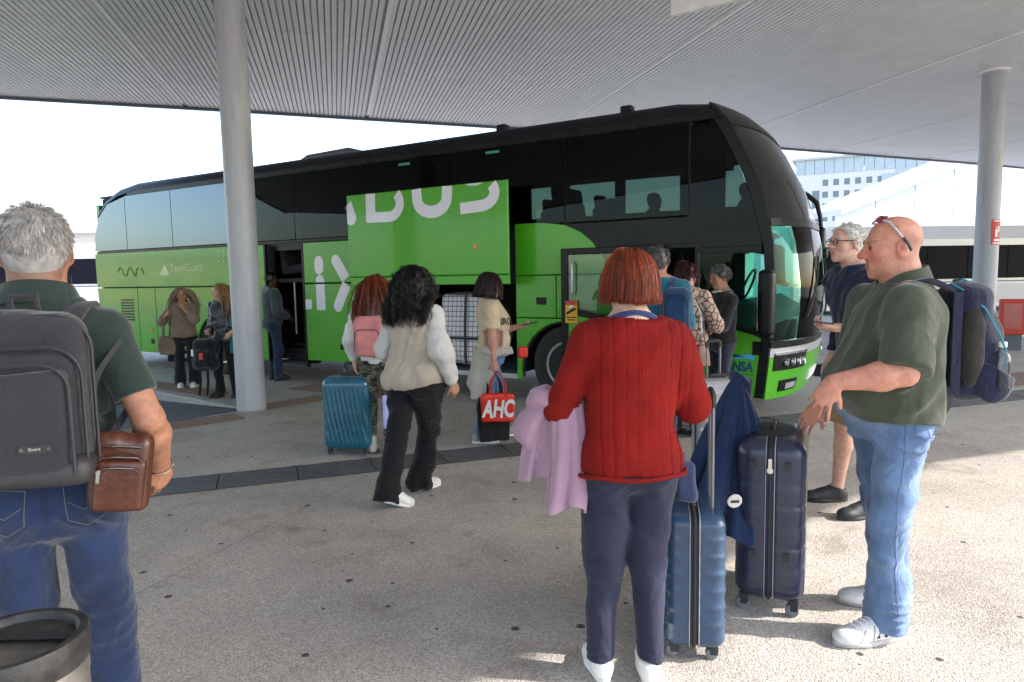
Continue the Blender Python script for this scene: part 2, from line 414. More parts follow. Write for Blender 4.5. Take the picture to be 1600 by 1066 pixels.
# ================================================================ SETTING
def ground_material():
    m, n, l, b, out = newmat('exposed_aggregate_concrete')
    tc = node(n, 'ShaderNodeTexCoord'); co = tc.outputs['Object']
    def noise(sc, det=4, rg=.6): 
        x = node(n, 'ShaderNodeTexNoise', Scale=sc, Detail=float(det), Roughness=rg); l.new(co, x.inputs['Vector']); return x.outputs[0]
    def ramp(src, stops):
        r = node(n, 'ShaderNodeValToRGB'); e = r.color_ramp.elements
        e[0].position, e[0].color = stops[0][0], (*stops[0][1], 1); e[1].position, e[1].color = stops[-1][0], (*stops[-1][1], 1)
        for p, c in stops[1:-1]: k = e.new(p); k.color = (*c, 1)
        l.new(src, r.inputs[0]); return r.outputs[0]
    def mul(a, bb, fac=1.0):
        x = node(n, 'ShaderNodeMix', data_type='RGBA', blend_type='MULTIPLY'); x.inputs[0].default_value = fac; l.new(a, x.inputs[6]); l.new(bb, x.inputs[7]); return x.outputs[2]
    vo = node(n, 'ShaderNodeTexVoronoi', Scale=140.0); l.new(co, vo.inputs['Vector'])
    sep = node(n, 'ShaderNodeSeparateColor'); l.new(vo.outputs['Color'], sep.inputs[0])
    base = ramp(sep.outputs[0], [(0, (.31, .29, .27)), (.18, (.43, .405, .375)), (.55, (.52, .49, .455)), (.85, (.585, .55, .51)), (1, (.70, .67, .63))])
    fine = ramp(noise(240, 2), [(.3, (.72, .71, .70)), (.7, (1.18, 1.17, 1.15))])
    c = mul(base, fine)
    c = mul(c, ramp(noise(1.1, 6, .62), [(.26, (.66, .64, .62)), (.5, (.92, .91, .90)), (.75, (1.05, 1.03, 1.0))]))
    c = mul(c, ramp(noise(.33, 5), [(.35, (.82, .81, .80)), (.65, (1.0, 1.0, 1.0))]))
    st = node(n, 'ShaderNodeTexNoise', Scale=2.1, Detail=3.0, Distortion=1.2); l.new(co, st.inputs['Vector'])
    c = mul(c, ramp(st.outputs[0], [(.27, (.66, .62, .58)), (.40, (1, 1, 1)), (1, (1, 1, 1))]), .55)
    # trodden gum: sparse dark roundish spots
    g = node(n, 'ShaderNodeTexVoronoi', voronoi_dimensions='2D', Scale=3.4); g.inputs['Randomness'].default_value = 1; l.new(co, g.inputs['Vector'])
    w = node(n, 'ShaderNodeTexNoise', Scale=30.0, Detail=2.0); l.new(co, w.inputs['Vector'])
    sg = node(n, 'ShaderNodeSeparateColor'); l.new(g.outputs['Color'], sg.inputs[0])
    rad = node(n, 'ShaderNodeMapRange'); rad.inputs[1].default_value = .58; rad.inputs[2].default_value = 1; rad.inputs[3].default_value = .0; rad.inputs[4].default_value = .075; l.new(sg.outputs[0], rad.inputs[0])
    wob = node(n, 'ShaderNodeMath', operation='MULTIPLY_ADD'); wob.inputs[1].default_value = .05; wob.inputs[2].default_value = -.022; l.new(w.outputs[0], wob.inputs[0])
    dd = node(n, 'ShaderNodeMath', operation='ADD'); l.new(g.outputs['Distance'], dd.inputs[0]); l.new(wob.outputs[0], dd.inputs[1])
    lt = node(n, 'ShaderNodeMath', operation='LESS_THAN'); l.new(dd.outputs[0], lt.inputs[0]); l.new(rad.outputs[0], lt.inputs[1])
    mx = node(n, 'ShaderNodeMix', data_type='RGBA'); l.new(lt.outputs[0], mx.inputs[0]); l.new(c, mx.inputs[6]); mx.inputs[7].default_value = (.075, .068, .062, 1)
    l.new(mx.outputs[2], b.inputs['Base Color']); b.inputs['Roughness'].default_value = .85; b.inputs['Specular IOR Level'].default_value = .3
    bp = node(n, 'ShaderNodeBump', Strength=.55, Distance=.006); l.new(vo.outputs['Distance'], bp.inputs['Height'])
    b2 = node(n, 'ShaderNodeBump', Strength=.5, Distance=.003); l.new(fine, b2.inputs['Height']); l.new(bp.outputs[0], b2.inputs['Normal']); l.new(b2.outputs[0], b.inputs['Normal'])
    return m
M_ground = ground_material()
apex = (-3.32, 8.42); kA = (-5.32, 10.0); kB = (-13.5, 16.0); nA = (-3.98, 7.58); nB = (-7.4, 3.8)
S = 700.0
outer = [(-S, -S), (S, -S), (S, S), (-S, S)]; hole = [apex, nA, nB, kB, kA]
tri = tessellate_polygon([[Vector((*p, 0)) for p in outer], [Vector((*p, 0)) for p in hole]]); pts = outer + hole
me = bpy.data.meshes.new('ground')
fl = []
for t in tri:
    a = np.array(pts[t[1]]) - pts[t[0]]; c = np.array(pts[t[2]]) - pts[t[0]]; fl.append(t if a[0] * c[1] - a[1] * c[0] > 0 else t[::-1])
me.from_pydata([(*p, 0) for p in pts], [], fl); me.update(); tag(link(me, 'ground', M_ground), kind='structure')
# sunken bus lane between the pavements: falls from the near edge to the kerb foot
M_asph = mat('lane_asphalt', (.085, .09, .10), .8, var=.25, vs=3, bump=.5, bs=180, dist=.004)
kd = nrm(np.array(kB) - kA)
mb = MB(); mb.add([(*apex, -.004), (*nA, -.002), (*nB, -.002), (kB[0], kB[1], -.13), (kA[0], kA[1], -.13)], [(0, 4, 3, 2, 1)]); tag(mb.build('lane', M_asph), kind='structure')
M_kerb = mat('granite_kerb', (.33, .32, .30), .75, var=.2, vs=14, bump=.4, bs=90, dist=.004)
kerb = empty('kerb', (0, 0, 0), kind='structure')
P0 = np.array(apex) + .05; Ltot = np.linalg.norm(np.array(kB) - kA); L1 = np.linalg.norm(np.array(kA) - apex)
for k in range(13):
    s0 = .12 + k * .85; s1 = s0 + .842
    e = nrm(np.array(kA) - apex); nn = np.array((e[1], -e[0])); nn = nn if nn[1] > 0 else -nn
    zb = -.16 if k else -.1
    q = [np.array(apex) + e * s0 - nn * .012, np.array(apex) + e * s1 - nn * .012, np.array(apex) + e * s1 + nn * .15, np.array(apex) + e * s0 + nn * .15]
    MB().prism([tuple(x) for x in q], zb, .006, bev=.012).build('kerb_stone', M_kerb, kerb)
# tactile paving: studded terracotta tiles
M_tac = mat('tactile_terracotta', (.23, .155, .115), .8, var=.2, vs=7, bump=.3, bs=120)
tm = MB(); tm.prism(rrect(-.197, -.197, .197, .197, .01, 2), 0.0, .012, bev=.004)
for i in range(5):
    for j in range(5): tm.lathe([(.024, .0115), (.017, .018), (0, .0185)], 8, (-.152 + .076 * i, -.152 + .076 * j, 0))
t0 = tm.build('tile', M_tac); tac = empty('tactile_paving', (0, 0, 0), kind='structure')
first = True
def tac_row(p, d, n, rows=2):
    global first
    d = nrm(d); s = np.array((-d[1], d[0])); ang = math.atan2(d[1], d[0])
    for i in range(n):
        for j in range(rows):
            q = np.array(p) + d * (.2 + .4 * i) + s * (.2 + .4 * j)
            o = t0 if first else dup(t0); first = False
            o.parent = tac; o.location = (q[0], q[1], .001); o.rotation_euler = (0, 0, ang)
tac_row((-3.38, 8.12), np.array(nA) - (-3.38, 8.12), 9, 1)
tac_row((-3.02, 8.34), (.95, 1.05), 4, 1)
tac_row((-3.3, 9.9), (.86, -.5), 5, 2)
tac_row((-5.9, 10.55), (.805, -.593), 5, 1)
tac_row((5.6, 8.6), (.94, .34), 8, 2)
# slotted drain channel
M_cast = mat('cast_iron_grate', (.10, .10, .102), .6, .2, var=.3, vs=9, bump=.3, bs=150)
M_chan = mat('channel_dark', (.03, .028, .026), .9)  # near-black bed lying flush under the grate bars
drain = empty('drain_channel', (0, 0, 0), kind='structure'); dd_ = nrm((3.06, 1.08)); dn = np.array((-dd_[1], dd_[0])); d0 = np.array((-2.62, 5.02)) - dd_ * 2.1
ang = math.atan2(dd_[1], dd_[0])
MB().box(0, 0, .001, 12.2, .44, .004).build('channel_bed', M_chan, drain, loc=(d0[0], d0[1], 0), rot=(0, 0, ang))
gm = MB(); gm.box(.004, .002, .004, .034, .438, .012); gm.box(.574, .002, .004, .604, .438, .012)
for k in range(9): gm.box(.034, .01 + k * .0485, .004, .574, .01 + k * .0485 + .031, .011)
g0 = gm.build('grate', M_cast, drain)
for k in range(20):
    o = g0 if k == 0 else dup(g0, drain); o.location = (*(d0 + dd_ * (.61 * k)), 0); o.rotation_euler = (0, 0, ang)
# pavement joints (shallow sawn grooves filled with dirt)
M_joint = mat('joint_dirt', (.12, .11, .10), .9)
pj = empty('pavement_joint', (0, 0, 0), kind='structure')
for (x0, y0, x1, y1) in [(-2.25, 2.6, -1.0, 6.0), (1.9, 2.2, 4.9, 6.3), (-2.25, 2.6, 2.2, 2.2)][:2]:
    a = np.array((x0, y0)); b_ = np.array((x1, y1)); q = nrm(b_ - a); w = np.array((-q[1], q[0])) * .0022
    MB().add([(*(a + w), .0015), (*(a - w), .0015), (*(b_ - w), .0015), (*(b_ + w), .0015)], [(0, 1, 2, 3)]).build('groove', M_joint, pj)

# ---------------------------------------------------------------- canopy
HC = 5.1; SA = math.radians(14.4); s_ = np.array((-math.sin(SA), math.cos(SA))); c_ = np.array((s_[1], -s_[0]))
FAR = [(-30, 5.7), (-9.43, 13.08), (-5.5, 14.45), (1.18, 16.96), (7.36, 19.7), (16.13, 23.6), (34, 32.5)]
NEAR = [(-30, -6), (-3, -6.5), (0.5, -3.6), (6.95, 1.68), (8.95, 3.34), (10.3, 4.4), (11.5, 4.8), (34, 12)]
def cut_line(cc, poly):
    """Distance along the slat direction at which the slat at offset cc meets an edge line."""
    for (x0, y0), (x1, y1) in zip(poly[:-1], poly[1:]):
        a = np.array((x0, y0)); b = np.array((x1, y1)); ca, cb = a @ c_, b @ c_
        if min(ca, cb) <= cc <= max(ca, cb):
            t = (cc - ca) / (cb - ca); return float((a + (b - a) * t) @ s_)
    return None
M_slat = mat('canopy_slat_paint', (.72, .72, .71), .42, .0, var=.06, vs=2, spec=.5)
M_back = mat('canopy_backing', (.58, .58, .58), .7, var=.1)
M_trim = mat('canopy_white_trim', (.85, .85, .84), .4, var=.03)
M_fascia = mat('canopy_fascia', (.12, .13, .15), .5, .3)
canopy = empty('canopy', (0, 0, HC), label='wide grey canopy roof with ribbed metal underside above the bus bay', cat='canopy')
SEAMS = [-2.75, .84, 5.38, 10.1, 14.35, 18.6, -6.9, -11]
PITCH_S = .085; NS = 14
cmin, cmax = -26.0, 26.0
c0 = cmin; rows_ = []
while c0 < cmax:
    # slat strips broken into panels along their length
    brk = [-8, 3.0, 6.8, 10.5, 13.6, 16.6, 20, 26, 40]
    vals = [(c0 + PITCH_S * (i + .5), cut_line(c0 + PITCH_S * (i + .5), NEAR), cut_line(c0 + PITCH_S * (i + .5), FAR)) for i in range(NS)]
    vals = [v for v in vals if v[1] is not None and v[2] is not None]
    for b0, b1 in zip(brk[:-1], brk[1:]):
        mb = MB()
        for cc, a, e in vals:
            a2, e2 = max(a, b0 + .006), min(e, b1 - .006)
            if e2 - a2 < .05: continue
            hw = .0318
            if any(abs(cc - sm) < .0426 for sm in SEAMS): continue
            q = []
            for sv in (a2, e2):
                for dc, dz in ((-hw - .0035, .022), (-hw, 0), (hw, 0), (hw + .0035, .022)): q.append((*(s_ * sv + c_ * (cc + dc)), dz))
            mb.add(q, [(0, 1, 5, 4), (1, 2, 6, 5), (2, 3, 7, 6), (0, 3, 2, 1), (4, 5, 6, 7)][0:5])
        if mb.f: mb.build('ceiling_panel', M_slat, canopy)
    c0 += PITCH_S * NS
for sm in SEAMS:
    a, e = cut_line(sm, NEAR), cut_line(sm, FAR)
    if a is None or e is None: continue
    q = []
    for sv in (a, e - .35):
        for dc, dz in ((-.03, .02), (-.03, -.012), (.03, -.012), (.03, .02)): q.append((*(s_ * sv + c_ * (sm + dc)), dz))
    MB().add(q, [(0, 1, 5, 4), (1, 2, 6, 5), (2, 3, 7, 6), (0, 3, 2, 1), (4, 5, 6, 7)]).build('white_trim', M_trim, canopy)
roofpoly = NEAR + FAR[::-1]
MB().prism([(x, y) for x, y in roofpoly], .026, .38).build('roof_deck', M_back, canopy)
mb = MB()
for poly, sg in ((FAR, 1), (NEAR, -1)):
    for (x0, y0), (x1, y1) in zip(poly[:-1], poly[1:]):
        a = np.array((x0, y0)); b = np.array((x1, y1)); q = nrm(b - a); w = np.array((-q[1], q[0])) * sg
        mb.prism([tuple(a + w * .004), tuple(b + w * .004), tuple(b + w * .07), tuple(a + w * .07)], -.05, .40)
mb.build('fascia', M_fascia, canopy)
# hanging white sign panel under the roof
sg_ = empty('hanging_sign', (1.93, 8.25, 4.56), rz=math.radians(-35), label='blank white panel hanging from the canopy at the top edge', cat='sign')
MB().box(-.02, -.03, 0, 1.2, .03, .26, .02).build('panel', mat('white_plastic', (.8, .8, .78), .4), sg_)
for x in (.15, 1.05): MB().tube([(x, 0, .26), (x, 0, .57)], .012, 6).build('hanger', M_fascia, sg_)

# ---------------------------------------------------------------- columns
M_col = mat('column_paint', (.38, .39, .42), .45, .0, var=.13, vs=2.2, bump=.05, bs=30, stretch=(4, 4, .7))
def column(x, y, r, label, htop=HC + .03, capd=.0):
    e = empty('column', (x, y, 0), label=label, cat='column', group='round canopy columns')
    MB().lathe([(r * 1.0, 0.0), (r, .02), (r, htop)], 40).build('shaft', M_col, e, smooth=True)
    MB().lathe([(r + .006, .0), (r + .006, .012), (r + .002, .016)], 40).build('base_ring', mat('sealant', (.25, .25, .25), .8), e, smooth=True)
    MB().lathe([(r + .003, htop - .075), (r + .05, htop - .07), (r + .05, htop - .035)], 40).build('collar', M_trim, e, smooth=True)
    return e
column(-3.245, 8.36, .172, 'round grey column in front of the rear half of the bus')
colR = column(8.72, 12.6, .19, 'round white column behind the man with the navy backpack')
M_red = mat('sign_red', rgb('#c23a28'), .5); M_white = mat('sign_white', (.8, .8, .8), .5)
sgn = empty('fire_sign', (8.72, 12.6, 2.0), rz=math.radians(-15), label='small red and white fire extinguisher sign on the right column', cat='sign')
mb = MB(); mb.grid(lambda u, v: (.196 * math.sin((u - .5) * 1.1 + .55), -.196 * math.cos((u - .5) * 1.1 + .55), .45 * v), 6, 1, .004); mb.build('plate', M_red, sgn, smooth=True)
mb = MB()
for (u0, u1, v0, v1) in ((.12, .88, .04, .08), (.12, .88, .92, .96), (.3, .5, .3, .62), (.33, .47, .66, .72), (.55, .72, .5, .72), (.2, .8, .14, .22)):
    mb.grid(lambda u, v: (.1995 * math.sin((u0 + (u1 - u0) * u - .5) * 1.1 + .55), -.1995 * math.cos((u0 + (u1 - u0) * u - .5) * 1.1 + .55), .45 * (v0 + (v1 - v0) * v)), 3, 1, .002)
mb.build('pictogram', M_white, sgn)
# red hydrant cabinet on the far kerb
cab = empty('hydrant_cabinet', (9.0, 12.35, 0), rz=math.radians(-30), label='red fire cabinet standing beside the right column', cat='cabinet')
cab.location = (9.62, 13.1, 0)
MB().prism(rrect(-.2, -.14, .2, .14, .02, 3), .3, .98, bev=.015).build('box', M_red, cab)
MB().box(-.14, -.148, .42, .14, -.141, .9).build('glazed_door', mat('cabinet_pane', (.45, .12, .10), .15, var=.1), cab)
MB().box(-.16, -.1, 0, .16, .1, .3).build('plinth', M_fascia, cab)

# ---------------------------------------------------------------- things beyond the bay
far_pave = MB(); far_pave.prism([(9.5, 14.6), (40, 27), (60, 60), (7, 60), (4, 30)], -.02, .12, bev=.02); tag(far_pave.build('far_pavement', mat('pale_paving', (.5, .49, .47), .8, var=.1)), kind='structure')
M_wcoach = mat('white_coach_paint', (.78, .78, .78), .25, coat=.5, var=.03)
M_dglass = mat('black_coach_glass', (.010, .011, .016), .35, spec=.04, var=.1)
wc = empty('coach', (9.0, 22.0, -.05), rz=math.radians(8), label='white coach with long black windows parked behind the right column', cat='coach')
body = []
MB().prism([(.0, .35), (.05, 2.6), (.35, 3.05), (2.2, 3.05), (2.5, 2.6), (2.55, .35)], 0, 12.5, ax='x', bev=.06).build('body', M_wcoach, wc)
for k in range(8): MB().box(.3 + k * 1.5, -.012, 1.28, .3 + k * 1.5 + 1.47, .09, 2.38, 0).build('window', M_dglass, wc)
for k in range(7): MB().box(.4 + k * 1.7, -.006, .45, .4 + k * 1.7 + 1.66, .05, 1.1).build('side_panel', mat('coach_panel_grey', (.62, .62, .64), .3, var=.04), wc)
MB().box(.1, -.012, 1.16, 12.3, .05, 1.2).build('trim_line', M_fascia, wc)
for x in (2.3, 9.6):
    w = MB().lathe([(.2, -.02), (.46, -.03), (.5, .0), (.5, .26), (.0, .26)], 24, ax='y').build('wheel', mat('tyre', (.02, .02, .02), .8), wc, loc=(x, .02, .5))
    MB().lathe([(0, -.04), (.24, -.05), (.27, -.025)], 20, ax='y').build('rim', mat('rim_grey', (.4, .4, .4), .4, .6), w)
wc2 = dup(wc); wc2.location = (-24.0, 30.0, 0.3); wc2.rotation_euler = (0, 0, 0); wc2['label'] = 'white coach with dark windows half hidden behind the rear of the green coach'
for o_ in (wc, wc2): o_['group'] = 'white coaches in the background'
# raised white glazed walkway
M_wall = mat('white_render', (.62, .61, .60), .7, var=.05, vs=1.5)
M_pane = mat('pale_glazing', (.36, .42, .45), .12, spec=.8, var=.08, vs=.6)
M_pane2 = mat('frosted_glazing', (.56, .60, .62), .5, spec=.3, var=.06, vs=.6)
ww = empty('glazed_walkway', (17.0, 34, 0), rz=math.radians(10), label='raised white walkway with pale glazed sides behind the white coach', cat='walkway')
wzb = lambda x: 3.3 + .15 * x
wzt = lambda x: 4.6 + .36 * x
MB().prism([(-1, wzb(-1) - 1.3), (34, wzb(34) - 1.3), (34, wzb(34)), (-1, wzb(-1))], 0, 3.0, ax='y', bev=.04).build('deck_wall', M_wall, ww)
MB().prism([(-1, wzt(-1)), (34, wzt(34)), (34, wzt(34) + .5), (-1, wzt(-1) + .3)], -.3, 3.3, ax='y', bev=.04).build('roof_band', M_wall, ww)
for k in range(16):
    x0, x1 = -1 + k * 2.2, -1 + k * 2.2 + 2.15
    MB().prism([(x0, wzb(x0) + .01), (x1, wzb(x1) + .01), (x1, wzt(x1) - .01), (x0, wzt(x0) - .01)], .1, .16, ax='y').build('pane', M_pane2, ww)
for k in range(6): MB().box(k * 6, 1.2, 0, k * 6 + .5, 1.7, 2.2).build('pier', M_wall, ww)
# hotel-like block far behind
hb = empty('apartment_block', (66, 160, 0), rz=math.radians(-27), label='tall white building with rows of small windows and glazed top floor', cat='building')
BW, BHt = 26, 26.5
MB().box(0, 0, 0, BW, 16, BHt - 3.2).build('wall', M_wall, hb)
MB().box(-.8, -.8, BHt, BW + .8, 16.5, BHt + .5, 0).build('roof', mat('roof_edge', (.45, .45, .45), .6), hb)
for k in range(13): MB().box(k * 2 + .04, -.15, BHt - 3.2, k * 2 + 1.96, 15.5, BHt).build('glazing', M_pane, hb)
M_win = mat('far_window', (.10, .13, .16), .1, spec=.8); M_frame = mat('window_trim', (.7, .7, .7), .5)
wb = None
for r in range(8):
    for k in range(6):
        if wb is None:
            wb = MB().box(0, -.06, 0, 1.4, .02, 1.6).build('window', M_frame, hb); MB().box(.10, -.08, .10, 1.30, -.055, 1.50).build('pane', M_win, wb); o = wb
        else: o = dup(wb, hb)
        o.location = (5.6 + k * 2.2, 0, 1.9 + r * 2.65)
sl = None
for k in range(2):
    for r in range(8):
        if sl is None: sl = MB().box(0, -.07, 0, 1.5, .02, 2.2).build('balcony_pane', M_win, hb); o = sl
        else: o = dup(sl, hb)
        o.location = (1.0 + k * 2.6, 0, .6 + r * 2.4)
for k in range(3): MB().box(17.5 + (k % 3) * 2.7, -.12, BHt - 9 + (k % 2) * 2, 20 + (k % 3) * 2.7, .02, BHt - 4.2 + (k % 2)).build('corner_glazing', M_pane, hb)
hb2 = empty('apartment_tower', (92, 172, 0), rz=math.radians(-12), label='pale apartment tower rising behind the white building under the canopy edge', cat='building')
MB().box(0, 0, 0, 34, 14, 34).build('wall', mat('warm_render', (.72, .68, .63), .8, var=.06, vs=.4), hb2)
wb2 = None
for r in range(11):
    for k in range(9):
        if wb2 is None: wb2 = MB().box(0, -.06, 0, 1.8, .02, 1.5).build('window', M_win, hb2); o = wb2
        else: o = dup(wb2, hb2)
        o.location = (1.2 + k * 3.6, 0, 2 + r * 2.9)
# low tan houses across the street at the left (mirrored in the rear windows of the bus)
M_tan = mat('tan_render', rgb('#c9a585'), .85, var=.2, vs=.5); M_tile = mat('roof_tile', rgb('#9c5a3c'), .85, var=.2)
for i, (x, y, w, d, h, lb) in enumerate([(-62, 2, 14, 12, 3.3, 'tan rendered house with tiled roof, left of the bus bay, nearest the camera'), (-64, 17, 12, 12, 4.0, 'tall tan house in the middle of the row left of the bus bay'), (-63, 30, 16, 12, 3.0, 'low tan house at the far end of the row left of the bus bay')]):
    hs = empty('street_house', (x, y, 0), label=lb, cat='house', group='houses across the street')
    MB().box(-d / 2, 0, 0, d / 2, w, h).build('wall', M_tan, hs)
    MB().prism([(-d / 2 - .4, h), (d / 2 + .4, h), (0, h + .7)], -.3, w + .3, ax='y').build('roof', M_tile, hs)
    for k in range(4):
        for r in range(1): MB().box(d / 2 - .02, 1 + k * w / 4.2, 1 + r * 1.5, d / 2 + .05, 2.1 + k * w / 4.2, 1.9 + r * 1.5).build('window', M_win, hs)

tb_ = empty('white_horizon_block', (-120, 75, 0), label='long low white block added for the glaring white horizon behind the coach', cat='building')  # invented white block, stands in for the blown-out glare along the left horizon
MB().box(0, 0, 0, 150, 14, 7).build('wall', M_wall, tb_); MB().box(-1, -1.5, 7, 151, 15, 7.6).build('roof', M_wall, tb_)
for k in range(24): MB().box(2 + k * 6, -.05, 1.2, 6.5 + k * 6, .02, 3.6).build('window', M_pane, tb_)
# ================================================================ THE GREEN COACH
BUS = empty('coach', (2.631, 7.044, 0), rz=-math.radians(30.8), label='bright green and black coach with its luggage hatch and front door open', cat='coach')
M_green = mat('coach_green', (.07, .355, .014), .28, var=.06, vs=1.2, coat=.2, spec=.35, bump=.02, bs=3, dist=.02)
M_black = mat('coach_black', (.008, .008, .009), .28, var=.2, vs=2, spec=.18)
M_roofb = mat('coach_roof_black', (.012, .013, .017), .35, var=.2, vs=2, spec=.2)
M_int = mat('coach_interior_dark', (.016, .016, .019), .75, var=.2)
M_seat = mat('seat_fabric', (.02, .02, .026), .9, var=.2)
M_rub = mat('rubber', (.018, .018, .018), .75, var=.2)
M_chr = mat('chrome', (.75, .76, .78), .12, 1.0, var=.03)
M_sil = mat('silver_plastic', (.45, .46, .48), .3, .4, var=.05)
M_letter = mat('lettering_white', (.72, .70, .76), .35, var=.03, coat=.4)
G_side = glass('coach_tinted_glass', (.33, .39, .365), ior=1.2)
G_clear = glass('coach_clear_glass', (.55, .80, .72), ior=1.2)
G_far = glass('coach_far_glass', (.52, .58, .55), ior=1.3)
M_rglass = mat('coach_rear_glass', (.01, .011, .014), .02, var=.05, spec=.5, coat=.25)
[x for x in M_rglass.node_tree.nodes if x.type == 'BSDF_PRINCIPLED'][0].inputs['IOR'].default_value = 1.85
[x for x in M_rglass.node_tree.nodes if x.type == 'BSDF_PRINCIPLED'][0].inputs['Specular Tint'].default_value = (.55, .78, 1, 1)
def uz(poly): return [(-u, z) for u, z in poly]
def plate(poly, w0, w1, name, m, parent=BUS, bev=.006): return MB().prism(uz(poly), w0, w1, ax='y', bev=bev).build(name, m, parent)
def rect(u0, z0, u1, z1): return [(u0, z0), (u1, z0), (u1, z1), (u0, z1)]
def ue(z): return float(np.interp(z, [.2, .6, 1.0, 1.4, 1.9, 2.2, 2.6, 3.0, 3.2, 3.34, 3.45], [.02, -.02, -.06, -.09, -.06, .0, .13, .32, .44, .58, .8]))
# --- front: a bulging skin from corner to corner, split by height
def front_pt(z, w):
    b = float(np.interp(z, [.2, .6, 1.2, 2.2, 3.0, 3.45], [.22, .30, .30, .26, .22, .18])); q = abs((w - 1.25) / 1.25)
    return (-(ue(z) - b * (1 - q ** 2.8)), w, z)
def front(z0, z1, name, m, w0=.0, w1=2.5, nz=8, nw=36, push=0, parent=BUS, th=.03):
    def f(u, v):
        x, y, z = front_pt(z0 + (z1 - z0) * v, w0 + (w1 - w0) * u); return (x + push, y, z)
    return MB().grid(f, nw, nz, th).build(name, m, parent, smooth=True)
front(.26, .70, 'bumper', M_green)
front(.705, .80, 'front_band', M_sil)
front(.805, .87, 'front_panel', M_black)
front(.875, 2.06, 'windscreen', glass('windscreen_glass', (.55, .80, .72), ior=1.12), th=.008, w0=.0)
front(2.065, 2.14, 'screen_joint', M_black)
front(2.145, 3.12, 'upper_windscreen', glass('coach_upper_screen', (.10, .13, .12)), th=.008)
_rw = [0, .015, .07, .2, .6, 1.25, 1.9, 2.3, 2.43, 2.485, 2.5]; _rz = [3.26, 3.32, 3.38, 3.415, 3.44, 3.45, 3.44, 3.415, 3.38, 3.32, 3.26]
MB().grid(lambda u, v: front_pt(3.125 + (float(np.interp(2.5 * u, _rw, _rz)) - 3.125) * v, 2.5 * u), 40, 8, .03).build('front_roof', M_roofb, BUS, smooth=True)
front(.36, .47, 'number_plate', M_white, w0=.95, w1=1.55, push=.02)
for s, (w0, w1) in enumerate(((.05, .62), (1.88, 2.45))):
    hl = front(.56, .735, 'headlight', M_black, w0, w1, push=.012, nw=10, nz=3)
    for k in range(4):
        w = w0 + (.16 + .11 * k if s == 0 else .08 + .11 * k); x, y, z = front_pt(.64, w)
        MB().lathe([(0, .0), (.035, .012), (.042, .028), (.047, .03), (.047, .0)], 14, (0, 0, 0), ax='x').build('lamp', M_chr, hl, loc=(x + .02, y, z), smooth=True)
    MB().grid(lambda u, v: (lambda p: (p[0] + .03, p[1], p[2]))(front_pt(.725 + .025 * v, w0 + (w1 - w0) * u)), 10, 1, .01).build('chrome_brow', M_chr, hl, smooth=True)
    fl_ = front(.33, .45, 'fog_lamp', M_black, w0 + .12, w1 - .1, push=.014, nw=8, nz=3)
    front(.35, .41, 'lens', M_sil, w0 + .22, w1 - .15, push=.022, nw=6, nz=2, parent=fl_)
# --- near side: black base skin, then plates a few millimetres proud
zz = np.linspace(.27, 3.2, 30)
plate([(ue(z) + .0, z) for z in zz] + [(ue(z) + (.10 if z < 1.95 else .12), z) for z in zz[::-1]], -.008, .05, 'corner_pillar', M_black)
zq = np.linspace(2.0, 3.16, 16)
plate([(ue(z) + .125, z) for z in zq] + [(.80, 3.16), (.80, 2.0)], .004, .012, 'quarter_window', G_side, bev=0)
seps = [.815, 2.3, 3.9, 5.45, 6.9, 8.45]
for u0, u1 in zip(seps[:-1], seps[1:]): plate(rect(u0 + .008, 2.22, u1 - .008, 3.2), .004, .012, 'window', G_side, bev=0)
for u in seps: plate(rect(u - .03, 2.2, u + .03, 3.2), .014, .06, 'window_post', M_black)
rear_edge = [(12.0, 3.12), (12.3, 2.85), (12.47, 2.5), (12.5, 2.22)]
plate(rect(8.458, 2.22, 9.98, 3.2), .002, .02, 'window', M_rglass, bev=0)
plate(rect(9.996, 2.22, 11.38, 3.2), .002, .02, 'window', M_rglass, bev=0)
plate([(11.396, 2.22), (12.5, 2.22), (12.46, 2.5), (12.3, 2.85), (12.0, 3.08), (11.396, 3.19)], .002, .02, 'window', M_rglass, bev=0)
plate(rect(.05, 1.86, 2.99, 2.205), .006, .03, 'lower_black_band', M_black)
plate(rect(2.99, 2.16, 12.45, 2.215), .006, .03, 'belt_strip', M_black)
plate([(.47, 3.2), (11.3, 3.2), (11.3, 3.30), (.58, 3.30)], -.002, .05, 'roof_rail', M_black)
curve = [(2.99, 2.235), (2.6, 2.232), (2.3, 2.19), (2.1, 2.1), (1.95, 1.98), (1.86, 1.86), (1.76, 1.70), (1.70, 1.61)]
plate([(2.99, 1.605)] + curve, -.006, .03, 'curved_panel', M_green, bev=.005)
plate(rect(2.43, 1.08, 2.99, 1.595), -.006, .03, 'side_panel', M_green); plate(rect(1.64, 1.08, 2.42, 1.595), -.006, .03, 'side_panel', M_green)
plate(rect(2.56, 1.24, 2.70, 1.33), -.010, .0, 'flap_handle', M_black, bev=.002)
ar = [(2.3 + .62 * math.cos(a), .42 + .62 * math.sin(a)) for a in np.linspace(math.asin(-.12 / .62), math.pi - math.asin(-.12 / .62), 20)]
plate([(2.99, .30), (2.99, 1.07), (1.64, 1.07), (1.64, .30)] + ar[::-1], -.006, .03, 'wheel_arch_panel', M_green)
fl = MB()
fl.tube([(-u, .03, z) for u, z in [(2.3 + .615 * math.cos(a), .42 + .615 * math.sin(a)) for a in np.linspace(-.15, math.pi + .15, 24)]], .022, 6); fl.build('arch_lip', M_rub, BUS, smooth=True)
# panel with the lettering, seam between its halves
plate(rect(5.72, 1.55, 6.735, 2.155), -.006, .03, 'side_panel', M_green); plate(rect(5.70, .36, 6.735, 1.53), -.006, .03, 'side_panel', M_green)
plate(rect(5.92, .55, 6.04, .63), -.010, 0, 'flap_handle', M_black, bev=.002)
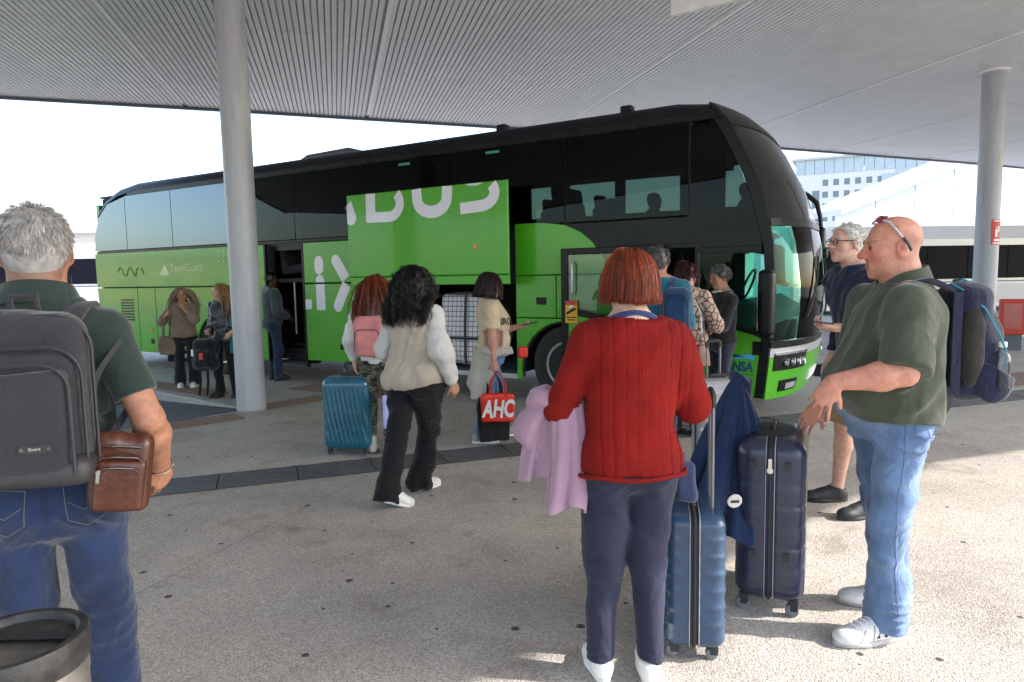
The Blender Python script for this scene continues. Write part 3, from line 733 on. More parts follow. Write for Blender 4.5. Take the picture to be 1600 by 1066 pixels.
# rear quarter
plate(rect(7.82, 1.52, 12.5, 2.165), -.006, .03, 'rear_side_panel', M_green)
ar = [(8.85 + .62 * math.cos(a), .42 + .62 * math.sin(a)) for a in np.linspace(math.asin(-.12 / .62), math.pi - math.asin(-.12 / .62), 20)]
plate([(9.55, .30), (9.55, 1.5), (7.82, 1.5), (7.82, .30)] + ar[::-1], -.006, .03, 'wheel_arch_panel', M_green)
for u0, u1 in ((9.565, 10.6), (10.615, 11.15)): plate(rect(u0, .31, u1, 1.5), -.006, .03, 'side_panel', M_green)
plate([(11.165, .31), (12.2, .34), (12.45, .9), (12.5, 1.5), (11.165, 1.5)], -.006, .03, 'side_panel', M_green)
plate(rect(11.29, .86, 11.73, 1.32), -.009, -.004, 'vent', M_green, bev=.002)
vt = bpy.data.objects['vent']
for k in range(8): plate(rect(11.31, .89 + k * .053, 11.71, .89 + k * .053 + .03), -.014, -.008, 'louvre', M_black, vt, bev=0)
MB().lathe([(.0, 0), (.028, 0), (.03, .012)], 12, ax='y').build('reflector', mat('amber', (.6, .2, .03), .2), BUS, loc=(-10.75, -.019, .72))
plate(rect(10.72, .47, 10.82, .56), -.010, -.004, 'flap_handle', M_black, bev=.002)
# side print on the rear quarter (pale, worn)
M_pale = mat('faded_print', (.30, .52, .24), .35, coat=.5, var=.1); M_pale2 = mat('faded_yellow', (.48, .40, .05), .35, coat=.5, var=.1)
me = text_mesh('TeamCoach', .20, .001, .002); o = link(me, 'lettering', M_pale, BUS); o.location = (-9.62, -.0085, 1.84); o.rotation_euler = (math.pi / 2, 0, 0)
lg = MB(); lg.prism([(-10.45, 1.72), (-10.13, 1.72), (-10.24, 1.93), (-10.33, 1.84)], -.0095, -.007, ax='y'); lg.build('emblem', M_pale, BUS)
sw = MB(); sw.tube([(-11.75 + .07 * k, -.0075, 1.80 + .10 * math.sin(k * 1.35) + (.1 if k == 9 else 0)) for k in range(13)], .018, 5, flat=.1); sw.build('script_emblem', M_pale, BUS)
db = MB()
for i in range(5):
    for j in range(3): db.prism(arc(-8.75 + i * .13, 1.93 + j * .085, .022, 0, 330, 7), -.0095, -.007, ax='y')
db.build('dot_pattern', M_pale, BUS)
# --- lettering of the side panels (bold rounded strokes)
def stroke(mb, path, wd, y, cap0=True, cap1=True):
    """Flat band along a path of (u, z) with half-round ends."""
    P = np.array([(-u, z) for u, z in path], float); t = np.gradient(P, axis=0); t /= np.linalg.norm(t, axis=1)[:, None]; nn = np.stack([-t[:, 1], t[:, 0]], 1)
    L = P + nn * wd / 2; R = P - nn * wd / 2; out = list(map(tuple, L))
    if cap1:
        a0 = math.degrees(math.atan2(*nn[-1][::-1])); out += arc(P[-1][0], P[-1][1], wd / 2, a0, a0 - 180, 8)[1:-1]
    out += list(map(tuple, R[::-1]))
    if cap0:
        a0 = math.degrees(math.atan2(*(-nn[0])[::-1])); out += arc(P[0][0], P[0][1], wd / 2, a0, a0 - 180, 8)[1:-1]
    mb.prism(out, y - .0015, y, ax='y')
def lin(a, b, n=6): return [(a[0] + (b[0] - a[0]) * i / n, a[1] + (b[1] - a[1]) * i / n) for i in range(n + 1)]
def letter(fn, y, parent, name='letter'):
    mb = MB(); fn(mb, y); return mb.build(name, M_letter, parent)
yl = -.0078
letter(lambda m, y: stroke(m, lin((6.41, 1.86), (6.41, 1.76)), .18, y), yl, BUS)
letter(lambda m, y: (stroke(m, lin((6.40, 1.135), (6.40, 1.525)), .18, y, False, False), stroke(m, lin((6.40, 1.556), (6.40, 1.575)), .18, y, False, True)), yl, BUS)
letter(lambda m, y: (stroke(m, lin((6.06, 1.87), (5.87, 1.60), 8), .175, y, True, False), stroke(m, lin((5.86, 1.52), (6.05, 1.20), 8), .175, y, False, True)), yl, BUS)
letter(lambda m, y: m.prism(uz([(6.73, 1.14), (6.61, 1.15), (6.595, 1.19), (6.595, 1.295), (6.73, 1.295)]), y - .0015, y, ax='y'), yl, BUS)
letter(lambda m, y: m.prism(uz([(5.703, 1.41), (5.75, 1.31), (5.703, 1.22)]), y - .0015, y, ax='y'), yl, BUS)
# --- raised luggage hatch with its lettering
HW = -.35
hat = plate(rect(2.878, 1.62, 5.47, 2.735), HW, HW + .035, 'luggage_hatch', M_green, bev=.01)
plate(rect(2.89, 1.50, 5.46, 1.615), HW + .012, HW + .06, 'hatch_lower_edge', M_green, hat, bev=.01)
for u in (3.2, 5.2):
    MB().tube([(-u, HW + .03, 1.9), (-u - .02, -.2, 2.0), (-u, .1, 1.55)], .018, 6).build('hatch_arm', M_black, hat, smooth=True)
y_ = HW - .0008
def polar(cx, cz, r, a0, a1, n=10): return arc(cx, cz, r, a0, a1, n)
TOP = 2.728
def L_B(m, y):
    w = .165
    p = [(5.03, TOP), (5.03, 2.55)] ; stroke(m, lin((5.028, TOP), (5.035, 2.43), 6), .165, y, False, False)
    q = lin((4.953, 2.415), (4.72, 2.405), 4)[:-1] + [(4.72 - .2 * math.sin(a), 2.575 - .17 * math.cos(a)) for a in np.linspace(0, 2.35, 12)]
    stroke(m, q, .135, y - .0016, False, False)
    m.prism(uz([(5.118, 2.432), (5.118, 2.37), (5.095, 2.347), (4.94, 2.343), (4.94, 2.432)]), y - .0015, y, ax='y')
def L_U(m, y):
    q = lin((4.245, TOP), (4.235, 2.62), 3)[:-1] + [(4.0 + .235 * math.cos(a), 2.60 + .175 * math.sin(-a) * 1.0) for a in np.linspace(0, math.pi, 18)] + lin((3.763, 2.62), (3.757, TOP), 3)[1:]
    stroke(m, q, .155, y, False, False)
def L_S(m, y):
    q = lin((3.47, TOP - .004), (3.28, 2.672 + .05), 2)[:-1]
    q = lin((3.565, 2.437), (3.27, 2.452), 4)[:-1] + [(3.27 - .21 * math.sin(a), 2.605 - .153 * math.cos(a)) for a in np.linspace(0, 2.2, 12)]
    stroke(m, q, .14, y, False, False)
    m.prism(uz([(3.49, TOP), (3.41, 2.702), (3.30, 2.702), (3.22, TOP)]), y - .0015, y, ax='y')
def L_X(m, y): m.prism(uz([(5.465, 2.36), (5.41, 2.325), (5.34, 2.345), (5.30, 2.40), (5.30, 2.45), (5.385, 2.665), (5.465, 2.60)]), y - .0015, y, ax='y')
for f in (L_B, L_U, L_S, L_X): letter(f, y_, hat)
MB().lathe([(0, 0), (.03, .0), (.035, .012)], 12, ax='y').build('side_lamp', mat('amber', (.6, .2, .03), .2), hat, loc=(-3.356, HW - .012, 1.964))
# --- luggage hold
hold = MB(); hold.box(-5.70, .0, .36, -2.99, 2.45, .40); hold.box(-5.70, .03, 1.50, -2.99, 2.45, 1.56); hold.box(-2.99, .03, .4, -2.95, 2.45, 1.5); hold.box(-5.74, .03, .4, -5.70, 2.45, 1.5)
hold.build('luggage_hold', M_int, BUS)
MB().box(-5.70, -.004, .30, -2.99, .02, .36).build('hold_sill', M_sil, BUS)
MB().box(-4.35, 1.2, .4, -4.29, 1.26, 1.5).build('hold_post', M_black, BUS)
# --- front doorway: dark interior, steps, open leaf
plate(rect(.70, .28, .745, 1.9), -.004, .05, 'door_post', M_black); plate(rect(1.60, .28, 1.64, 1.9), -.004, .05, 'door_post', M_black)
plate(rect(.70, 1.865, 1.64, 1.92), -.006, .05, 'door_head', M_black)
for k in range(4): MB().box(-1.6, .05 + .28 * k, .30 + .24 * k, -.745, .33 + .28 * k, .34 + .24 * k).build('step', M_int, BUS)
LW = -.14
leaf = empty('front_door', (0, 0, 0)); leaf.parent = BUS
fr_ = MB()
for poly in (rect(2.195, .34, 2.285, 1.905), rect(1.08, .34, 1.16, 1.905), rect(1.16, 1.83, 2.195, 1.905)): fr_.prism(uz(poly), LW - .02, LW + .02, ax='y', bev=.008)
fr_.prism(uz([(2.195, 1.30), (2.05, 1.19), (1.6, 1.10), (1.16, 1.05), (1.16, .99), (1.6, 1.03), (2.06, 1.12), (2.195, 1.20)]), LW - .02, LW + .02, ax='y', bev=.006)
fr_.build('door_frame', M_black, leaf)
plate([(2.195, 1.30), (2.05, 1.19), (1.6, 1.10), (1.16, 1.05), (1.16, 1.83), (2.195, 1.83)], LW, LW + .006, 'door_pane', glass('door_glass', (.75, .88, .80), ior=1.5), leaf, bev=0)
plate([(2.195, 1.20), (2.06, 1.12), (1.6, 1.03), (1.16, .99), (1.16, .34), (2.195, .34)], LW - .012, LW + .014, 'door_panel', M_green, leaf)
st = plate(rect(2.07, 1.035, 2.225, 1.295), LW - .026, LW - .022, 'warning_sticker', mat('sticker_yellow', rgb('#d9a81e'), .45), leaf, bev=0)
plate(rect(2.07, 1.245, 2.225, 1.295), LW - .0285, LW - .0265, 'red_band', M_red, st, bev=0)
mb = MB(); mb.prism(uz([(2.21, 1.13), (2.09, 1.19), (2.085, 1.215), (2.14, 1.20), (2.215, 1.155)]), LW - .0285, LW - .0265, ax='y')
mb.prism(uz(rect(2.085, 1.095, 2.21, 1.108)), LW - .0285, LW - .0265, ax='y'); mb.prism(uz(rect(2.1, 1.065, 2.2, 1.078)), LW - .0285, LW - .0265, ax='y'); mb.build('print', M_black, st)
mb = MB(); mb.prism(uz([(2.19, 1.205), (2.12, 1.225), (2.10, 1.235), (2.16, 1.24)]), LW - .0285, LW - .0265, ax='y'); mb.build('print', M_white, st)
MB().tube([(-2.12, LW - .0, 1.75), (-2.12, LW - .06, 1.72), (-2.12, LW - .06, 1.4), (-2.12, LW, 1.37)], .012, 6).build('grab_rail', M_sil, leaf, smooth=True)
for z in (.6, 1.6): MB().tube([(-1.15, LW, z), (-1.3, .0, z), (-1.62, .02, z)], .02, 6).build('hinge_arm', M_black, leaf)
# --- front quarter: low window over slanted green panel
plate([(.065, 1.0), (.065, 1.86), (.70, 1.86), (.70, 1.08)], .004, .012, 'cab_window', G_clear, bev=0)
for poly in (rect(.06, 1.80, .70, 1.865), [(.03, .90), (.36, 1.0), (.70, 1.02), (.70, 1.07), (.36, 1.05), (.03, .97)]): plate(poly, -.004, .03, 'cab_window_frame', M_black, bev=.005)
plate([(.022, .285), (.70, .275), (.70, 1.015), (.36, .995), (.12, .94), (.012, .88)], -.006, .03, 'front_side_panel', M_green)
plate(rect(.045, .73, .13, .87), -.011, -.003, 'flap_handle', M_black, bev=.01)
M_blue = mat('logo_blue', rgb('#173a73'), .35); M_lblue = mat('logo_light_blue', rgb('#4aa3d6'), .35)
me = text_mesh('TRANSA', .125, .001, .0035, .12, .95); o = link(me, 'lettering', M_blue, BUS); o.location = (-.335, -.0085, .595); o.rotation_euler = (math.pi / 2, 0, 0); o.scale = (.92, 1.15, 1)
mb = MB(); mb.prism(uz([(.47, .70), (.40, .735), (.28, .725), (.2, .70), (.3, .695)]), -.0095, -.007, ax='y'); mb.build('swoosh', M_blue, BUS)
mb = MB(); mb.prism(uz([(.33, .675), (.25, .72), (.16, .735), (.10, .71), (.115, .67), (.2, .69)]), -.0095, -.007, ax='y'); mb.build('swoosh', M_lblue, BUS)
mb = MB(); mb.box(-.54, -.0095, .513, -.11, -.007, .519); mb.box(-.54, -.0095, .494, -.2, -.007, .499); mb.build('underline', M_blue, BUS)
me = text_mesh('13', .17, .001, .002); o = link(me, 'route_number', mat('display_grey', (.10, .10, .11), .6), BUS); o.location = (-.66, .10, 3.02); o.rotation_euler = (math.pi / 2, 0, 0); o.scale = (-1, 1, 1)
MB().box(-.77, .103, 2.88, -.42, .16, 3.14).build('route_display', mat('display_case', (.03, .03, .032), .6), BUS)
# --- mid doorway
plate(rect(6.74, 2.05, 7.46, 2.165), -.004, .05, 'door_head', M_black)
plate(rect(6.74, .25, 6.79, 2.05), -.002, .05, 'door_post', M_black); plate(rect(7.42, .25, 7.46, 2.05), -.002, .05, 'door_post', M_black)
for k in range(4): MB().box(-7.42, .05 + .27 * k, .28 + .25 * k, -6.79, .32 + .27 * k, .32 + .25 * k).build('step', M_int, BUS)
rl = empty('rear_door', (0, 0, 0)); rl.parent = BUS
plate(rect(7.47, .34, 7.82, 2.15), -.12, -.085, 'door_panel', M_green, rl); plate(rect(7.45, .32, 7.49, 2.16), -.128, -.08, 'door_edge', M_black, rl)
MB().tube([(-7.1, .12, .75), (-7.1, .12, 1.6)], .014, 6).build('grab_rail', M_sil, BUS)
# --- wheels
def wheel(u):
    w = MB().lathe([(.28, -.02), (.40, -.035), (.475, -.02), (.5, .03), (.5, .24), (.47, .28), (.2, .28)], 36, ax='y').build('wheel', M_rub, BUS, loc=(-u, .07, .5), smooth=True)
    MB().lathe([(0, .06), (.10, .055), (.11, .02), (.2, .06), (.24, .03), (.27, -.025), (.295, -.028), (.30, .0)], 30, ax='y').build('rim', mat('rim_grey', (.4, .4, .4), .4, .6), w, smooth=True)
    for k in range(10):
        a = k * .628; MB().lathe([(.016, -.0), (.016, .03), (.0, .03)], 6, (.155 * math.cos(a), .015, .155 * math.sin(a)), ax='y').build('wheel_nut', M_chr, w)
    MB().box(-u - .66, .05, .3, -u + .66, .8, 1.1).build('wheel_well', M_int, BUS) if False else None
wheel(2.3); wheel(8.85)
for u in (2.3, 8.85):
    mb = MB()
    for k in range(16):
        a0, a1 = math.pi * k / 16, math.pi * (k + 1) / 16
        mb.add([(-u + .64 * math.cos(a0), .03, .42 + .64 * math.sin(a0)), (-u + .64 * math.cos(a1), .03, .42 + .64 * math.sin(a1)), (-u + .64 * math.cos(a1), .6, .42 + .64 * math.sin(a1)), (-u + .64 * math.cos(a0), .6, .42 + .64 * math.sin(a0))], [(0, 1, 2, 3)])
    mb.box(-u - .7, .58, .30, -u + .7, .62, 1.15); mb.build('wheel_well', M_int, BUS)
# --- shell: roof, far side, floor, rear
rs = [(0, 3.28), (.015, 3.34), (.07, 3.40), (.2, 3.435), (.6, 3.46), (1.25, 3.47), (1.9, 3.46), (2.3, 3.435), (2.43, 3.40), (2.485, 3.34), (2.5, 3.28)]
us = [.62, 1.0, 3, 6, 9, 11.0, 11.6, 12.0, 12.3]; dz = [-.05, 0, 0, 0, 0, 0, -.07, -.20, -.42]
G = [[(-u, w, z + d) for w, z in rs] for u, d in zip(us, dz)]
mb = MB(); mb.grid(lambda a, b: G[int(round(a * (len(us) - 1)))][int(round(b * (len(rs) - 1)))], len(us) - 1, len(rs) - 1, .02); mb.build('roof', M_roofb, BUS, smooth=True)
for u, w in ((3.25, .12), (1.58, .12)): MB().box(-u - .07, w, 3.40, -u + .07, w + .12, 3.50, .02).build('roof_lamp', M_black, BUS)
MB().prism([(-7.6, 3.44), (-7.2, 3.60), (-6.3, 3.62), (-5.7, 3.44)], .55, 1.95, ax='y', bev=.05).build('roof_unit', mat('roof_unit_grey', (.10, .11, .13), .5), BUS)
plate(rect(.2, .3, 12.3, 2.25), 2.46, 2.50, 'far_side', M_int) if False else None
far_w = [(.36, 1.02), (1.66, 2.5), (2.66, 3.42), (3.5, 4.12), (6.2, 6.5), (8.0, 8.25)]
cuts = [x for p in far_w for x in p][1:] + [12.3]
for a, b in zip(cuts[0::2], cuts[1::2]): plate(rect(a, 2.28, b, 3.06), 2.44, 2.49, 'far_side_wall', M_int)
plate([(.12, 2.28), (.36, 2.28), (.36, 3.0), (.34, 3.0)], 2.44, 2.49, 'far_side_wall', M_int); plate(rect(.66, 3.06, 12.3, 3.27), 2.44, 2.49, 'far_side_wall', M_int)
plate(rect(.74, .3, 2.99, 2.28), 2.44, 2.49, 'far_side_wall', M_int); plate(rect(5.7, .3, 12.3, 2.28), 2.44, 2.49, 'far_side_wall', M_int); plate(rect(2.99, 1.45, 5.7, 2.28), 2.44, 2.49, 'far_side_wall', M_int)
plate(rect(.05, .3, .73, .95), 2.44, 2.49, 'far_side_wall', M_int)
for a, b in far_w: plate(rect(a + .001, 2.50, b - .001, 3.06) if a > .5 else [(a, 2.5), (b, 2.5), (b, 3.06), (.42, 3.06)], 2.45, 2.458, 'far_window', G_far, bev=0)
plate(rect(3.6, .3, 5.7, 1.45), 2.44, 2.49, 'far_hatch', M_int)
plate(rect(.36, 2.285, 12.3, 2.50), 2.435, 2.438, 'far_side_wall', M_int)
plate(rect(.1, .95, .73, 2.28), 2.45, 2.458, 'cab_window', G_clear, bev=0)
mb = MB(); mb.box(-12.3, .06, 1.56, -1.9, 2.44, 1.62); mb.box(-1.9, 1.2, 1.2, -.8, 2.44, 1.25); mb.build('floor', M_int, BUS)
mb = MB(); mb.box(-12.3, .05, 3.22, -.7, 2.44, 3.25); mb.box(-12.2, 1.95, 2.99, -.9, 2.44, 3.2); mb.box(-12.2, .05, 3.08, -2.2, .45, 3.2); mb.build('ceiling', M_int, BUS)
mb = MB(); mb.box(-12.4, .03, .3, -12.3, 2.47, 3.1); mb.build('rear_wall', M_green, BUS)
for q_ in ((-12.3, .25, .32, -9.5, 2.3, .6), (-8.2, .25, .32, -5.75, 2.3, .5), (-1.6, .3, .25, -.1, 2.3, .32), (-12.3, 1.2, .4, -5.75, 1.25, 1.55)): MB().box(*q_).build('chassis_section', M_int, BUS)
mb = MB(); mb.box(-6.74, .04, 1.56, -1.9, .06, 2.2); mb.box(-12.3, .04, .4, -7.5, .06, 2.2); mb.box(-6.74, .06, .4, -5.72, .08, 1.56); mb.build('inner_lining', M_int, BUS)
MB().box(-1.92, .35, 1.0, -1.88, 2.44, 1.6).build('stair_partition', M_int, BUS)
# dashboard, wheel, driver seat
mb = MB(); mb.prism([(.0, 1.02), (.0, 1.16), (-.25, 1.3), (-.55, 1.25), (-.55, .9)], .3, 2.4, ax='y', bev=.03); mb.build('dashboard', mat('dash_grey', (.09, .09, .10), .6), BUS)
MB().tube([(-.55 + .08 * math.cos(a), 1.75 + .22 * math.cos(a) * 0 + .22 * math.sin(a), 1.42 + .2 * math.cos(a)) for a in np.linspace(0, 6.283, 24)[:-1]], .016, 6, closed=True).build('steering_wheel', M_rub, BUS, smooth=True)
def seat_mesh():
    s = SDF(); s.u(p_box((0, 0, .45), (.06, .21, .42), .05), .02); s.u(p_box((.01, 0, .93), (.055, .15, .12), .05), .03); s.u(p_box((.22, 0, .08), (.24, .21, .07), .05), .03)
    return s.mesh(.022)
sv, sq = seat_mesh(); seat0 = None; si = 0
for r in range(12):
    for w in (.36, .82, 1.66, 2.12):
        u = 2.45 + .82 * r
        if seat0 is None: seat0 = vq_mesh(sv, sq, 'seat', M_seat, BUS); o = seat0
        else: o = dup(seat0, BUS)
        o.location = (-u, w, 1.66); o.rotation_euler = (0, -.12, 0)
# --- mirrors and wipers
mr = empty('mirror', (0, 0, 0)); mr.parent = BUS
s = SDF(); s.u(p_box((.04, -.19, 1.28), (.075, .10, .335), .05), .02); sdf_obj(s, 'mirror_shell', M_black, mr, .012)
MB().box(-.037, -.27, 1.0, -.034, -.11, 1.58).build('mirror_glass', M_chr, mr)
MB().tube([(.04, -.19, 1.0), (.05, -.12, .93), (.06, .02, .92)], .022, 8).build('mirror_arm', M_black, mr, smooth=True)
mr2 = empty('mirror', (0, 0, 0)); mr2.parent = BUS
MB().tube([(-.1, 2.3, 2.62), (.05, 2.38, 2.58), (.16, 2.45, 2.48), (.2, 2.5, 2.3), (.22, 2.52, 2.08)], [.03, .035, .035, .03, .025], 8).build('mirror_arm', M_black, mr2, smooth=True)
MB().tube([(.0, 2.25, 2.22), (.1, 2.33, 2.18), (.18, 2.40, 2.02), (.22, 2.42, 1.88), (.26, 2.42, 1.78)], [.03, .04, .04, .035, .03], 8).build('mirror_arm', M_black, mr2, smooth=True)
s = SDF(); s.u(p_box((.22, 2.5, 2.02), (.05, .09, .14), .04), .02); s.u(p_box((.26, 2.45, 1.82), (.05, .08, .06), .03), .02); sdf_obj(s, 'mirror_shell', M_black, mr2, .012)
for w0 in (.5, 1.5):
    pth = []
    for k in range(6):
        p = front_pt(1.1 + .13 * k, w0 + .09 * k); pth.append((p[0] + .03, p[1], p[2]))
    MB().tube(pth, .012, 5).build('wiper', M_rub, BUS)
# interior screen, sun blinds and small green vents on the window band
for (u, z) in ((4.72, 3.12), (3.30, 3.13)): plate(rect(u - .10, z, u + .10, z + .03), -.001, .003, 'window_vent', mat('vent_teal', (.05, .30, .22), .4), BUS, bev=0)
# ================================================================ PEOPLE
def ik(A, T, a, b, pole):
    A = np.array(A, float); T = np.array(T, float); d = T - A; L = np.linalg.norm(d); L2 = min(L, (a + b) * .999); d = d / L
    T = A + d * L2; x = (a * a - b * b + L2 * L2) / (2 * L2); h = math.sqrt(max(a * a - x * x, 0))
    p = np.array(pole, float); p = nrm(p - d * (p @ d)); return A + d * x + p * h, T
def rotm(yaw=0, pitch=0, roll=0):
    """Columns are the local axes; yaw turns left (+), pitch lifts the chin (+), roll tips to the right (+)."""
    return np.array((Matrix.Rotation(yaw, 3, 'Z') @ Matrix.Rotation(pitch, 3, 'X') @ Matrix.Rotation(roll, 3, 'Y')))
def skin(name, hexcol, blotch=.18): return mat('skin_' + name, hexcol, .56, var=blotch * 1.35, vs=34, bump=.3, bs=150, dist=.004, spec=.35, vcol=True)
class Fig:
    """Joints and sections of one standing, walking or sitting figure."""
    def __init__(s, loc, face, H=1.72, label='', group=None, sh=.185, hip=.088, girth=1., belly=0, bust=0, butt=0, hipw=1., waist=1., lean=(0, 0), pelvis=(0, 0, 0),
                 hands=None, poles=None, feet=None, kpole=None, head=(0, 0, 0), hshift=(0, 0, 0), h=.008, arm=1., hs=1., seed=1, headsize=1., neck=1., legk=.972, shfwd=0.):
        s.k = k = H / 1.75; s.h = h; s.seed = seed; s.arm = arm; s.hs = hs
        f = nrm((*face, 0)); s.root = empty('person', loc, rz=math.atan2(-f[0], f[1]), label=label, cat='person', group=group); s.g = girth
        P = np.array(pelvis, float); s.pel = np.array((P[0], P[1], .93 * k + P[2])); s.nb = np.array((P[0] + lean[0], P[1] + lean[1] - .015, 1.49 * k + P[2]))
        s.lean = np.array(lean); s.dz = P[2]
        R = []
        for z, rx, rf, rb in [(.82, .145, .085, .10), (.90, .172, .10, .128), (.98, .170, .112, .112), (1.07, .155, .11, .092), (1.17, .156, .112, .095), (1.28, .170, .12, .11), (1.37, .178, .112, .112), (1.44, .150, .085, .095), (1.50, .085, .06, .07)]:
            gb = math.exp(-((z - 1.07) / .11) ** 2); gu = math.exp(-((z - 1.27) / .07) ** 2); gh = math.exp(-((z - .90) / .10) ** 2); gw = math.exp(-((z - 1.09) / .09) ** 2)
            top = 1 if z > 1.40 else 0
            gg = girth if not top else 1 + (girth - 1) * .4
            R.append((z, (rx * gg * (1 + (hipw - 1) * gh) * (1 + (waist - 1) * gw) + .35 * belly * gb) * (sh / .185 if z > 1.2 else 1), rf * gg + belly * gb + bust * gu, rb * gg + butt * gh + .15 * belly * gb))
        s.R = R; s.sh = sh; s.hipj = hip
        s.S = {}; s.E = {}; s.W = {}; s.Hh = {}; s.K = {}; s.A = {}; s.hip_ = {}; s.feet = {}
        for sd, sg in (('R', 1), ('L', -1)):
            S = np.array((sg * sh * k, -.01 + shfwd, 1.398 * k + s.dz)) + (P[0] + lean[0] * .92, P[1] + lean[1] * .92, 0); s.S[sd] = S
            t = (hands or {}).get(sd, (sg * (sh + .09) * k, .04, .80 * k)); pl = (poles or {}).get(sd, (sg * .35, -1, -.1))
            E, W = ik(S, t, .29 * k, .255 * k, pl); s.E[sd] = E; s.W[sd] = W
            s.hip_[sd] = np.array((P[0] + sg * hip * k, P[1], .90 * k + s.dz))
            ft = (feet or {}).get(sd, (sg * .10, 0, 0, -sg * .15, 0)); s.feet[sd] = ft       # x, y, lift, yaw(right +), heel pitch
            a = np.array((ft[0], ft[1], ft[2] + .085 * k))
            kp = (kpole or {}).get(sd, (sg * .12, 1, 0)); K, A = ik(s.hip_[sd], a, .42 * k * legk, .42 * k * legk, kp); s.K[sd] = K; s.A[sd] = A
        s.HM = rotm(*head); s.hk = k * .5 + .5; s.hk *= headsize; s.hc = s.nb + np.array((0, .022, .135 * s.hk)) + np.array(hshift); s.neckr = neck
    def hp(s, q): return s.hc + s.HM @ (np.array(q, float) * s.hk)
    def wp(s, p):
        """Local point to world."""
        a = s.root.rotation_euler[2]; c, n = math.cos(a), math.sin(a); l = s.root.location
        return np.array((l[0] + c * p[0] - n * p[1], l[1] + n * p[0] + c * p[1], l[2] + p[2]))
    def sect(s, z):
        """Torso section at normalised height z: centre x, y and radii."""
        R = np.array(s.R); k = s.k; v = [np.interp(z, R[:, 0], R[:, i]) for i in (1, 2, 3)]; t = np.clip((z - .93) / .56, 0, 1)
        return s.pel[0] + s.lean[0] * t, s.pel[1] + s.lean[1] * t, v[0] * k, v[1] * k, v[2] * k
    def rows(s, z0, z1, infl=0, fn=None, n=12):
        out = []
        for z in np.linspace(z0, z1, n):
            cx, cy, rx, rf, rb = s.sect(z); e = infl if not callable(infl) else infl(z)
            if fn: rx, rf, rb = fn(z, rx, rf, rb)
            out.append((z * s.k + s.dz, cx, cy, rx + e, rf + e, rb + e))
        return out
    def hand(s, B, sd, f, n, curl=.35, spread=.05, thumb=None, sc=1.):
        """Palm, four jointed fingers and thumb. f: finger direction, n: palm normal (palm side)."""
        k = s.k * sc * s.hs; f = nrm(f); n = nrm(np.array(n) - f * (np.array(n) @ f)); l = np.cross(f, n) * (1 if sd == 'R' else -1); l = -l   # l points to the thumb side
        w = s.W[sd]; M = np.stack([l, n, f], 1)
        B.u(p_ell(w + f * .048 * k, (.041 * k, .016 * k, .055 * k), M), .02); B.u(p_cone(w + f * .02 * k + l * .018 * k, w + f * .05 * k + l * .026 * k + n * .006 * k, .017 * k, .013 * k), .015)
        cl = curl if hasattr(curl, '__len__') else [curl] * 4
        for i in range(4):
            b = w + f * (.086 - .006 * abs(i - 1)) * k + l * (.0315 - .0212 * i) * k; L = [.078, .086, .080, .062][i] * k; d = nrm(f + l * (spread * (1.5 - i)))
            r = [.0082, .0085, .0082, .0072][i] * k; p = b - f * .02 * k; B.u(p_cone(p, b, r * 1.1, r * 1.05), .008); p = b; a = 0
            for j, fr in enumerate((.46, .30, .24)):
                a += cl[i] * (1, 1.15, .8)[j]; dd = nrm(d * math.cos(a) + n * math.sin(a)); q = p + dd * L * fr; B.u(p_cone(p, q, r * (1 - .08 * j), r * (.94 - .1 * j)), .003); p = q
        td = nrm(f * .75 + l * .65 + n * .25) if thumb is None else nrm(f * thumb[0] + l * thumb[1] + n * thumb[2])
        p = w + f * .022 * k + l * .026 * k; q = p + td * .042 * k; B.u(p_cone(p, q, .013 * k, .0108 * k), .010); t2 = nrm(td + n * .35 + f * .25); B.u(p_cone(q, q + t2 * .034 * k, .0106 * k, .0085 * k), .004)
    def head_sdf(s, B, fat=0., nose=1., jaw=1., chin=1., brow=1.):
        k = s.hk; H = lambda *q: s.hp(q); M = s.HM
        def e(c, r, kk=.02): B.u(p_ell(H(*c), np.array(r) * k, M), kk * k)
        e((0, -.014, .035), (.076, .096, .083), .02); e((0, .026, -.03), (.062 + fat * .6, .062, .078), .04); e((0, .038, -.072), (.049 * jaw + fat, .044, .036 + fat * .4), .03)
        e((0, .072, -.100), (.020 * chin, .017, .017), .022)
        B.u(p_cone(H(-.034, .078, .022), H(.034, .078, .022), .015 * k * brow), .02 * k)
        for g in (-1, 1):
            e((g * .043, .060, -.022), (.025 + fat * .3, .022, .024), .03); B.sub(p_ell(H(g * .033, .103, .006), np.array((.019, .016, .013)) * k, M), .012 * k)
            e((g * .032, .079, .004), (.0135, .0135, .0115), .003)
            Me = M @ rotm(g * -.35, 0, 0) ; B.u(p_ell(H(g * .079, -.008, -.006), np.array((.010, .020, .033)) * k, Me), .004 * k); B.sub(p_ell(H(g * .086, -.002, -.002), np.array((.005, .009, .015)) * k, Me), .004 * k)
            e((g * .012, .097, -.031), (.0085, .010, .008), .006)
        B.u(p_cone(H(0, .090, .014), H(0, .112 * (1 + .05 * (nose - 1)), -.024), .0075 * k, .0125 * k * nose), .012 * k)
        B.u(p_cone(H(-.018, .085, -.060), H(.018, .085, -.060), .0075 * k), .007 * k); B.u(p_cone(H(-.014, .084, -.071), H(.014, .084, -.071), .0085 * k), .006 * k)
        B.sub(p_ell(H(0, .099, -.0655), np.array((.022, .012, .0022)) * k, M), .003 * k)
        nk = s.nb + np.array((0, 0, -.02)); B.u(p_cone(nk, H(0, -.018, -.045), .062 * s.k * s.neckr, .054 * k * s.neckr), .03)
